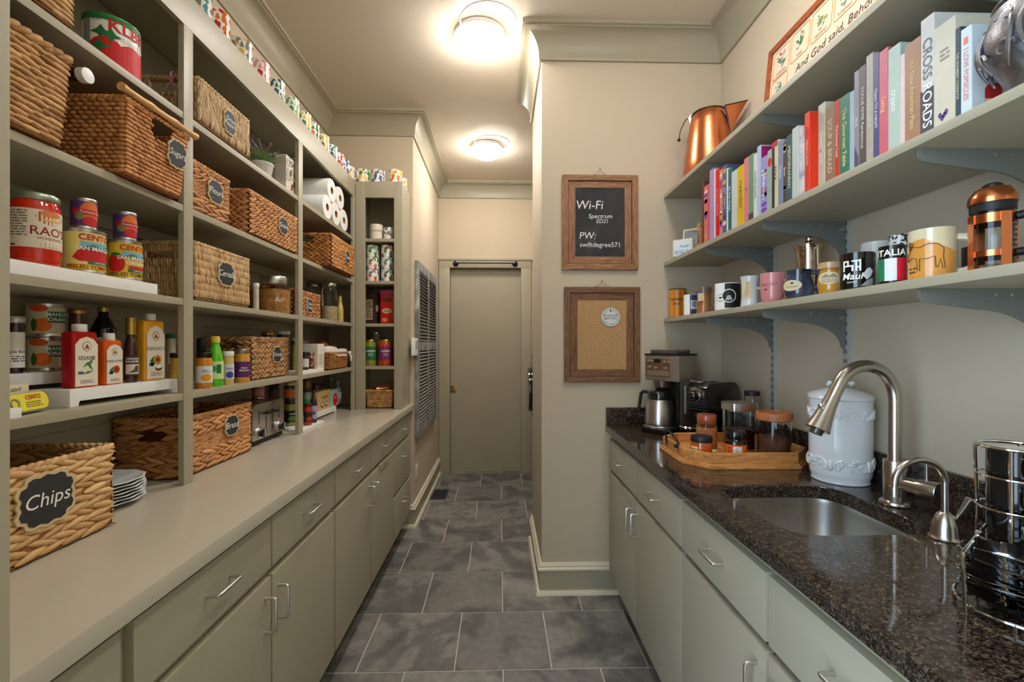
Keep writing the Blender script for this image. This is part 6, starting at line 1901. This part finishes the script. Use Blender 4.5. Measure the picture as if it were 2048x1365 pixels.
# on the tray
t, r, h, a = put('mason_jar', 'glass jar of pink salt with rosy lid on the tray', 'jar', 1392, 1435, .735, zt2, 826)
ox, oy, orr = t.location.x, t.location.y, r
k_ = 1.80 / oy
t.location = (ox * k_, oy * k_, zt2); r *= k_
h = H - (826 - 690) * (dep(ox * k_, oy * k_) + r) / F - zt2
jar(t, r, h, M((206, 132, 74), .5, var=.2, vscale=60), M((150, 74, 48), .25, coat=.4), .034, .86, .16, clear=True, level=.95)
def on_tray(name, label, cat, p0, p1, yc, ytop):
    a0 = math.atan2(*ray(p0)); a1 = math.atan2(*ray(p1)); m, b = (a0 + a1) / 2, (a1 - a0) / 2
    D = yc / math.cos(m)
    x, y, r = D * math.sin(m), yc, D * math.sin(b)
    h = H - (ytop - 690) * (dep(x, y) + r) / F - zt2
    return thing(name, label, cat, (x, y, zt2)), r, h, tocam(x, y)
AMB = M((176, 74, 12), .06, coat=.6, var=.1)
t, r, h, a = on_tray('honey_jar', 'amber honey jar with flat black lid on the tray', 'jar', 1381, 1425, 1.645, 868)
jar(t, r, h, AMB, BLACKM, .018, .95, .15); S = Round(r, a - .75, h * .38); rect(t, S, -.014, .016, -.02, .016, ink((222, 206, 150)))
rows(t, S, -.011, .013, -.016, .012, 4, ink((120, 100, 60)), .001)
t, r, h, a = on_tray('honey_jar', 'dark honey jar with ribbed black lid and orange label', 'jar', 1448, 1494, 1.62, 858)
jar(t, r, h, M((30, 14, 10), .06, coat=.6), BLACKG, .026, .84, .16)
w_ = wrap(t, r, h * .04, h * .56, ink((206, 96, 30))); S = Round(r, a + .15, h * .3)
rect(w_, S, -.012, .016, -h * .22, h * .2, WHITE, .001); rows(w_, S, -.01, .014, -h * .2, h * .18, 7, ink((70, 70, 70)), .0013); rows(w_, S, -.03, -.014, -h * .18, h * .2, 5, ink((110, 40, 20)), .0013)
# square jar of beans
yq = 1.74
x0, x1 = onY(1466, yq), onY(1516, yq)
sj = thing('bean_jar', 'square glass jar of coffee beans with steel lid', 'canister', ((x0 + x1) / 2, yq + .048, zt2))
hw = (x1 - x0) / 2
hj = H - (808 - 690) * dep(x0, yq) / F - zt2
hg = hj - .03
q = MB()
o_ = rrect(-hw, hw, -hw, hw, .014, 4); i_ = rrect(-hw + .004, hw - .004, -hw + .004, hw - .004, .011, 4)
n = len(o_)
v = [(x, y, 0) for x, y in o_] + [(x, y, hg) for x, y in o_] + [(x, y, hg) for x, y in i_] + [(x, y, .006) for x, y in i_]
f = [(j * n + k, j * n + (k + 1) % n, (j + 1) * n + (k + 1) % n, (j + 1) * n + k) for j in range(3) for k in range(n)] + [tuple(range(n - 1, -1, -1)), tuple(3 * n + k for k in range(n))]
q.add(v, f).build('glass', GLASS, sj)
MB().prism(rrect(-hw + .006, hw - .006, -hw + .006, hw - .006, .01, 4), 'z', .0065, hg * .52).build('beans', ramp_mat('coffee_beans', 'voronoi', 110, [(0, (30, 16, 10)), (.55, (66, 36, 20)), (.85, (150, 30, 26))], .4, constant=True, bump=.6), sj)
MB().prism(rrect(-hw - .003, hw + .003, -hw - .003, hw + .003, .015, 4), 'z', hg - .002, hj).build('lid', STEEL, sj, bevel=.003)
# round jar with wooden lid and scoop
t, r, h, a = on_tray('tea_canister', 'round glass canister with wooden lid and black scoop', 'canister', 1514, 1584, 1.655, 820)
hl = .028
MB().lathe([(0, 0), (r, 0), (r, h - hl), (r * .95, h - hl), (r * .95, .005), (0, .005)], 40).build('glass', GLASS, t)
MB().lathe([(0, .006), (r * .93, .006), (r * .93, h * .42), (r * .5, h * .5), (0, h * .46)], 32).build('ground_coffee', M((96, 56, 36), .8, var=.3, vscale=60), t)
MB().lathe([(r * .9, h - hl - .004), (r * 1.06, h - hl), (r * 1.08, h - .004), (r * 1.04, h), (r * .92, h), (r * .9, h - .006), (0, h - .006)], 40).build('wooden_lid', wood_mat('lid_wood', [(.3, (150, 84, 40)), (.7, (196, 122, 66))], 12), t)
MB().tube([(r * .1, -r * .5, h * .4), (r * .35, -r * .45, h * .62), (r * .6, -r * .3, h * .72)], [.008, .004, .006], 8).build('scoop', BLACKM, t)
t = thing('spoon_rest', 'green and yellow striped ceramic spoon rest on the tray', 'spoon rest', (.798, 1.712, zt2), .3)
MB().lathe([(0, .001), (.03, .001), (.040, .009), (.042, .011), (.038, .010), (.028, .004), (0, .004)], 30, sx=1.05, sy=.62).build('dish', ramp_mat('striped_glaze', 'wave', 22, [(0, (196, 196, 140)), (.5, (120, 140, 80)), (1, (222, 200, 120))], .2, coat=.4), t)

# white canister with relief
ccx, ccy, ccr = 1.098, 1.425, .0885
cn = thing('ceramic_canister', 'tall white ceramic canister with scroll relief and flower knob', 'canister', (ccx, ccy, zc))
WC = M((222, 222, 222), .16, coat=.4)
hb = .262
MB().lathe([(0, 0), (ccr * .86, 0), (ccr * .90, .003), (ccr * .88, .012), (ccr * .94, .024), (ccr * .95, .03), (ccr * .97, .12), (ccr * .97, hb - .008), (ccr, hb), (0, hb)], 48).build('body', WC, cn)
MB().lathe([(ccr * 1.0, hb + .001), (ccr * 1.01, hb + .008), (ccr * .92, hb + .018), (ccr * .55, hb + .030), (ccr * .25, hb + .036), (0, hb + .037)], 44).build('lid', WC, cn)
q = MB()
for k in range(6):
    a = k * 1.047
    q.tube([(0, 0, hb + .036), (.018 * math.cos(a), .018 * math.sin(a), hb + .048 + .006 * (k % 2)), (.034 * math.cos(a), .034 * math.sin(a), hb + .042 + .01 * (k % 2))], [.007, .006, .003], 8)
    q.ball((.034 * math.cos(a), .034 * math.sin(a), hb + .044 + .008 * (k % 2)), .007, 8)
q.ball((0, 0, hb + .05), .011, 10)
q.build('flower_knob', WC, cn)
def scroll(ph, z0, s, flip):
    pts = []; rs = []
    for k in range(26):
        u = k / 25
        an = u * 4.2 * math.pi / 2 + .3
        rad = .022 * s * (1 - u * .8)
        du = rad * math.cos(an) * flip + .02 * s * flip * (1 - u)
        dv = rad * math.sin(an)
        aa_ = ph + du / ccr
        rr_ = ccr * .962 + .001
        pts.append((rr_ * math.cos(aa_), rr_ * math.sin(aa_), z0 + dv)); rs.append(.0045 * s * (1 - .55 * u))
    return MB().tube(pts, rs, 7)
for zz in (.058, .215):
    for k in range(5):
        ph = k * 2 * math.pi / 5 + (.3 if zz > .1 else 0)
        sc = 1.1 if zz < .1 else .85
        for fl in (1, -1):
            scroll(ph + fl * .16, zz, sc, fl).build('relief_scroll', WC, cn, normals=False)
            q = MB()
            for j in range(4):
                an = ph + fl * (.34 + j * .10)
                rr_ = ccr * .965
                q.ball((rr_ * math.cos(an), rr_ * math.sin(an), zz + .012 * math.sin(j * 1.4) + (-.006 if zz > .1 else .004)), .0075 * sc * (1 - j * .12), 8, s=(.7, .7, 1))
            q.build('relief_leaf', WC, cn, normals=False)
        rr_ = ccr * .965
        MB().ball((rr_ * math.cos(ph), rr_ * math.sin(ph), zz + .002), .013 * sc, 10, s=(.5, .5, 1.3)).build('relief_shell', WC, cn)
    
# ---------------------------------------------------------------- taps
NIK = M((186, 178, 168), .26, 1.0, var=.04, vscale=40, stretch=(1, 1, 10))
fx, fyy = 1.078, 1.20
fc = thing('kitchen_tap', 'tall brushed nickel gooseneck tap with pull-down head', 'tap', (fx, fyy, zc))
MB().lathe([(0, 0), (.034, 0), (.036, .004), (.034, .010), (.026, .013), (.0265, .118), (.025, .121), (0, .121)], 36).build('base_column', NIK, fc)
pts = [(0, 0, .118), (0, 0, .20), (0, 0, .285)]
R_ = .083
for k in range(1, 15):
    a = math.radians(k * 11.2)
    pts.append((-R_ + R_ * math.cos(a), 0, .285 + R_ * math.sin(a) * 1.12))
e = Vector(pts[-1]); d_ = (Vector(pts[-1]) - Vector(pts[-2])).normalized()
pts.append(tuple(e + d_ * .03))
MB().tube(pts, .0165, 20).build('gooseneck', NIK, fc)
e = Vector(pts[-1])
sp_ = [e, e + d_ * .03, e + d_ * .07, e + d_ * .098, e + d_ * .1]
MB().tube([tuple(p) for p in sp_], [.0172, .019, .0245, .0305, .029], 24).build('spray_head', NIK, fc)
MB().tube([tuple(e + d_ * .098), tuple(e + d_ * .112)], .016, 16).build('spray_nozzle', M((90, 86, 82), .3, .8), fc)
MB().ball(tuple(e + d_ * .04 + Vector((-.018, -.004, .012))), .008, 10).build('spray_button', CHROME, fc)
ld = Vector((.45, -.80, 0)).normalized()
ld = Vector((.30, -.95, 0)).normalized()
l0 = ld * .02 + Vector((0, 0, .062))
MB().tube([tuple(l0), tuple(l0 + ld * .035), tuple(l0 + ld * .0352), tuple(l0 + ld * .078), tuple(l0 + ld * .080)], [.019, .019, .022, .0245, .0235], 24).build('lever_body', NIK, fc)
lp = l0 + ld * .052 + Vector((0, 0, .018))
MB().tube([tuple(lp), tuple(lp + Vector((0, 0, .045))), tuple(lp + Vector((0, 0, .058)))], [.0045, .0045, .006], 10).build('lever_pin', NIK, fc)
f2 = thing('filter_tap', 'small nickel hot water tap with curved spout beside the tall tap', 'tap', (1.0, .985, zc))
MB().lathe([(0, 0), (.029, 0), (.030, .003), (.027, .007), (.026, .010), (.024, .03), (.015, .055), (.009, .060), (0, .060)], 32).build('base_cone', NIK, f2)
R2 = .058
pts = [(0, 0, .055), (0, 0, .09), (0, 0, .125)]
for k in range(1, 19):
    a = math.radians(k * 10)
    pts.append((-R2 + R2 * math.cos(a), 0, .125 + R2 * .9 * math.sin(a)))
pts.append((-2 * R2, 0, .11))
MB().tube(pts, .0072, 12).build('spout', NIK, f2)
MB().tube([(-2 * R2, 0, .118), (-2 * R2, 0, .096)], .0105, 14).build('spout_tip', NIK, f2)
MB().tube([(.014, -.008, .042), (.022, -.018, .07), (.029, -.028, .098)], [.0035, .006, .0085], 12).build('lever', NIK, f2)

# ---------------------------------------------------------------- black mug rack
sx_, sy_ = .845, .705
rk = thing('mug_rack', 'chrome wire rack holding black mugs and saucers', 'rack', (sx_, sy_, zc))
mx_, my_ = .962 - sx_, .815 - sy_
def ring(cx, cy, r, z, n=36):
    return [(cx + r * math.cos(2 * math.pi * i / n), cy + r * math.sin(2 * math.pi * i / n), z) for i in range(n)]
MB().tube(ring(0, 0, .080, .010), .0032, 8, True).build('saucer_ring', CHROME, rk)
MB().tube(ring(mx_, my_, .050, .012), .003, 8, True).build('mug_ring', CHROME, rk)
for k in range(4):
    a = k * math.pi / 2 + .6
    MB().tube([(mx_ + .050 * math.cos(a), my_ + .050 * math.sin(a), .0), (mx_ + .050 * math.cos(a), my_ + .050 * math.sin(a), .12), (mx_ + .053 * math.cos(a), my_ + .053 * math.sin(a), .245)], .003, 8).build('upright', CHROME, rk)
    MB().tube([(.080 * math.cos(a), .080 * math.sin(a), 0), (.080 * math.cos(a), .080 * math.sin(a), .012)], .003, 8).build('foot', CHROME, rk)
for z in (.245, .19, .13, .07):
    MB().tube(ring(mx_, my_, .0515 + (z - .07) * .01, z), .0022 if z < .24 else .003, 8, True).build('hoop', CHROME, rk)
MB().tube([(-.085, .01, 0), (-.088, .012, .097), (-.07, .02, .101), (mx_ - .051, my_ + .005, .098)], .003, 8).build('side_guard', CHROME, rk)
for k in range(4):
    o = MB().lathe([(0, 0), (.040, 0), (.045, .003), (.073, .014), (.0765, .0155), (.073, .017), (.044, .006), (0, .0045)], 44).build('saucer', M((16, 16, 17), .05, coat=1.0))
    tag(o, 'glossy black saucer in the stack of four in the wire rack, %s' % ('lowest', 'second from the bottom', 'third from the bottom', 'topmost')[k], 'saucer', 'black saucers in the rack')
    o.location = (sx_, sy_, zc + .0135 + k * .0195)
for k in range(4):
    mug('mug', 'glossy black espresso mug in the wire rack, %s of four' % ('lowest', 'second from bottom', 'third from bottom', 'topmost')[k], sx_ + mx_, sy_ + my_, zc + .0155 + k * .0565, .039, .0562, BLACKG, 0, M((206, 196, 176), .3) if k == 3 else None, math.radians(230 + k * 3), hr=.0055, hout=.02, hs=(.15, .85))

# ---------------------------------------------------------------- boards on the short wall
RW = [wood_mat('barn_wood_a', [(.25, (86, 52, 28)), (.5, (148, 98, 58)), (.75, (182, 132, 84))], 7, (10, 1.2, 1.2)), wood_mat('barn_wood_b', [(.25, (86, 52, 28)), (.5, (140, 92, 54)), (.75, (176, 124, 78))], 7, (1.2, 1.2, 10))]
RW = [wood_mat('barn_wood_h', [(.25, (88, 56, 32)), (.5, (146, 98, 60)), (.75, (184, 136, 90))], 6, (2, 30, 30)), wood_mat('barn_wood_v', [(.25, (88, 56, 32)), (.5, (146, 98, 60)), (.75, (184, 136, 90))], 6, (30, 30, 2))]
DKW = [wood_mat('barn_dark_h', [(.25, (62, 38, 22)), (.5, (116, 76, 44)), (.75, (158, 112, 70))], 6, (2, 30, 30)), wood_mat('barn_dark_v', [(.25, (62, 38, 22)), (.5, (116, 76, 44)), (.75, (158, 112, 70))], 6, (30, 30, 2))]
def board(name, label, p0, p1, y0, y1, o0, o1, oy0, oy1, face, woods, cat):
    xa, xb = onY(p0, YP), onY(p1, YP)
    za, zb2 = zat(y1, xa, YP), zat(y0, xa, YP)
    t = thing(name, label, cat, ((xa + xb) / 2, YP - .0005, (za + zb2) / 2))
    W, Hh = (xb - xa) / 2, (zb2 - za) / 2
    ia, ib = onY(o0, YP) - t.location.x, onY(o1, YP) - t.location.x
    ja, jb = zat(oy1, xa, YP) - t.location.z, zat(oy0, xa, YP) - t.location.z
    ma, mb, mc, md = (-W + ia) / 2 - .004, (W + ib) / 2 + .004, (-Hh + ja) / 2 - .004, (Hh + jb) / 2 + .004
    def ringp(xo0, xo1, zo0, zo1, xi0, xi1, zi0, zi1, d0, d1, nm):
        for pts, wd in (([(xo0, zo0), (xo1, zo0), (xi1, zi0), (xi0, zi0)], 0), ([(xo0, zo1), (xo1, zo1), (xi1, zi1), (xi0, zi1)], 0), ([(xo0, zo0), (xo0, zo1), (xi0, zi1), (xi0, zi0)], 1), ([(xo1, zo0), (xo1, zo1), (xi1, zi1), (xi1, zi0)], 1)):
            MB().prism(pts, 'y', -d0, -d1).build(nm, woods[wd], t, bevel=.0015)
    ringp(-W, W, -Hh, Hh, ma, mb, mc, md, .022, 0, 'outer_rail')
    ringp(ma + .0025, mb - .0025, mc + .0025, md - .0025, ia, ib, ja, jb, .0125, .0, 'inner_rail')
    b = MB().box(ia - .004, ib + .004, -.008, -.002, ja - .004, jb + .004).build('panel', face, t)
    S = Flat((0, -.008, 0), (1, 0, 0), (0, 0, 1))
    nz = Hh + .032
    MB().tube([(0, .0, nz), (0, -.02, nz + .006)], .0018, 6).build('nail', M((60, 56, 52), .5, .8), t)
    MB().tube([(-.05, -.006, Hh - .002), (-.02, -.01, Hh + .012), (0, -.012, nz), (.02, -.01, Hh + .012), (.05, -.006, Hh - .002)], .0014, 5).build('string', M((170, 134, 90), .9), t)
    return t, S, (ia, ib, ja, jb)
t, S, (ia, ib, ja, jb) = board('chalkboard', 'barn wood framed chalkboard with wifi note', 1124, 1274, 352, 541, 1150, 1248, 377, 514, ramp_mat('chalk_smear', 'noise', 7, [(.3, (36, 37, 38)), (.6, (54, 55, 56)), (.8, (84, 84, 84))], .8, detail=3), RW, 'chalkboard')
def wr(s_, px_, py_, size, al='CENTER', shear=.12):
    xx = onY(px_, YP) - t.location.x; zz = zat(py_, xx + t.location.x, YP) - t.location.z
    text(t, S, s_, xx, zz, size, CHALK, .0012, shear, align=al)
wr('Wi-Fi', 1178, 412, .066)
wr('Spectrum', 1200, 434, .034)
wr('ED21', 1204, 444, .030)
wr('PW:', 1174, 473, .052)
wr('swiftdegree571', 1200, 491, .0365, shear=.0)
BUR = ramp_mat('burlap', 'noise', 130, [(.3, (166, 124, 80)), (.5, (184, 142, 95)), (.7, (200, 158, 110))], .9, stretch=(.5, 1, 3), bump=.5, detail=2)
t, S, (ia, ib, ja, jb) = board('pin_board', 'dark barn wood framed burlap pin board', 1128, 1278, 575, 765, 1154, 1252, 600, 739, BUR, DKW, 'pin board')
bx0, bz0 = onY(1220, YP), zat(635, .5, YP)
tg = thing('round_tag', 'round white tag with wreath and lettering pinned to the burlap', 'tag', (bx0, YP - .0095, bz0))
R_ = .050
MB().prism([(R_ * math.cos(k * .1571), R_ * math.sin(k * .1571)) for k in range(40)], 'y', -.004, 0).build('disc', M((214, 216, 210), .5), tg)
S2 = Flat((0, -.004, 0), (1, 0, 0), (0, 0, 1))
for k in range(16):
    a = k * 2 * math.pi / 16
    oval(tg, S2, .040 * math.cos(a), .040 * math.sin(a), .006, .004, ink([(120, 160, 160), (90, 130, 120), (150, 170, 150)][k % 3]), .0006, 8)
text(tg, S2, 'KINDNESS\nMATTERS', 0, 0, .0155, ink((120, 90, 110)), .0008, bold=.01)
MB().ball((0, -.006, .032), .004, 8).build('pin', M((40, 40, 60), .3), tg)

# ---------------------------------------------------------------- hall: shutter, thermostat, socket, vent, towel rail, washer
xs_ = XH + .032
ya, yb_ = onX(838, xs_), onX(873.5, xs_)
zt0, zt1 = zat(878, xs_, ya), zat(521, xs_, ya)
st_ = thing('wall_shutter', 'weathered grey louvered wooden shutter hung on the hall wall', 'shutter', (XH + .001, ya, zt0))
SW = [ramp_mat('worn_grey_wood', 'noise', 14, [(.3, (84, 86, 88)), (.5, (130, 130, 128)), (.7, (196, 194, 188))], .6, stretch=(1, 3, .6), bump=.2)]
Ws, Hs = yb_ - ya, zt1 - zt0
sw = .045
for a, b in ((0, sw), (Ws / 2 - sw * .6, Ws / 2 + sw * .6), (Ws - sw, Ws)):
    MB().box(0, .03, a, b, 0, Hs).build('stile', SW[0], st_, bevel=.002)
zmid = zat(693, xs_, ya) - zt0
for a, b in ((0, .10), (zmid - .035, zmid + .035), (Hs - .07, Hs)):
    for c_, d in ((sw, Ws / 2 - sw * .6), (Ws / 2 + sw * .6, Ws - sw)):
        MB().box(0, .029, c_, d, a, b).build('rail', SW[0], st_, bevel=.002)
sl_me = None
for c_, d in ((sw, Ws / 2 - sw * .6), (Ws / 2 + sw * .6, Ws - sw)):
    for z0, z1_, n_ in ((.10, zmid - .035, 21), (zmid + .035, Hs - .07, 20)):
        for k in range(n_):
            if sl_me is None:
                o = MB().box(-.017, .017, 0, d - c_ + .004, -.004, .004).build('slat', SW[0], st_, bevel=.001, seg=1); sl_me = o.data
            else:
                o = bpy.data.objects.new('slat', sl_me); COL.objects.link(o); o.parent = st_
            o.location = (.016, c_ - .002, z0 + (k + .5) * (z1_ - z0) / n_); o.rotation_euler = (0, math.radians(27), 0)
yt0, yt1 = onX(827.6, XH + .02), onX(834, XH + .02)
t = thing('thermostat', 'white wall thermostat beside the shutter', 'thermostat', (XH + .001, (yt0 + yt1) / 2, zat(694, XH, yt0)))
MB().box(0, .026, -(yt1 - yt0) / 2, (yt1 - yt0) / 2, -.065, .065).build('case', WHITEP, t, bevel=.005)
MB().box(.0255, .0268, -(yt1 - yt0) / 4, (yt1 - yt0) / 4, -.02, .045).build('screen', M((150, 158, 150), .2), t)
yo0, yo1 = onX(831, XH + .006), onX(836, XH + .006)
t = thing('power_socket', 'cream double power socket low on the hall wall', 'socket', (XH + .001, (yo0 + yo1) / 2, zat(949, XH, yo0)))
MB().box(0, .007, -.036, .036, -.058, .058).build('plate', M((214, 202, 178), .4), t, bevel=.003)
for dz in (-.022, .022):
    o = MB().box(.0065, .011, -.017, .017, dz - .015, dz + .015).build('outlet', M((206, 194, 170), .4), t, bevel=.003)
    for dy in (-.006, .006):
        MB().box(.0108, .0114, dy - .001, dy + .001, dz - .004, dz + .006).build('slot', BLACKM, o)
d = F * H / (990 - 690); xc = (876 - 1024) / F * d
t = thing('floor_vent', 'dark slotted floor register in the slate tiles', 'floor vent', (xc * CT + d * ST + .014, d * CT - xc * ST, 0.0))
MB().box(-.07, .07, -.13, .13, -.001, .004).build('frame', M((70, 72, 74), .4, .5), t, bevel=.001)
for k in range(12):
    MB().box(-.055, .055, -.115 + k * .02, -.106 + k * .02, .0038, .0052).build('slot', BLACKM if k % 2 else M((40, 41, 42), .5), t)  # raised dark strips painted in for the shade of the vent openings
xr0, xr1 = onY(909, YD - .06), onY(1032, YD - .06); zr_ = zat(527, 0, YD - .06)
t = thing('towel_rail', 'thin black towel rail above the sliding door', 'towel rail', ((xr0 + xr1) / 2, YD - .025, zr_))
w = (xr1 - xr0) / 2
MB().tube([(-w, -.045, 0), (w, -.045, 0)], .007, 10).build('rod', BLACKM, t)
for s_ in (-w + .01, w - .01):
    MB().tube([(s_, 0, 0), (s_, -.006, 0), (s_, -.012, 0), (s_, -.05, 0)], [.030, .030, .012, .011], 20).build('mount', M((54, 54, 56), .3, .8), t)
wm = thing('washing_machine', 'front loading washer with dark round door beyond the short wall', 'washer', (.302, 3.56, 0))
MB().box(0, .66, 0, .68, .02, 1.27).build('cabinet', M((206, 206, 204), .3, coat=.3), wm, bevel=.012)
MB().box(.02, .64, .02, .66, 0, .02).build('plinth', BLACKM, wm)
for (rr_, x0, x1, m_, nm) in ((.235, -.03, .002, M((120, 120, 122), .2, .9), 'door_ring'), (.19, -.062, -.028, BLACKG, 'door_glass')):
    MB().prism([(.34 + rr_ * math.cos(k * .1257), .965 + rr_ * math.sin(k * .1257)) for k in range(50)], 'x', x0, x1).build(nm, m_, wm, bevel=.012)
MB().box(-.006, .002, .04, .64, 1.21, 1.26).build('control_panel', M((60, 60, 62), .3), wm)
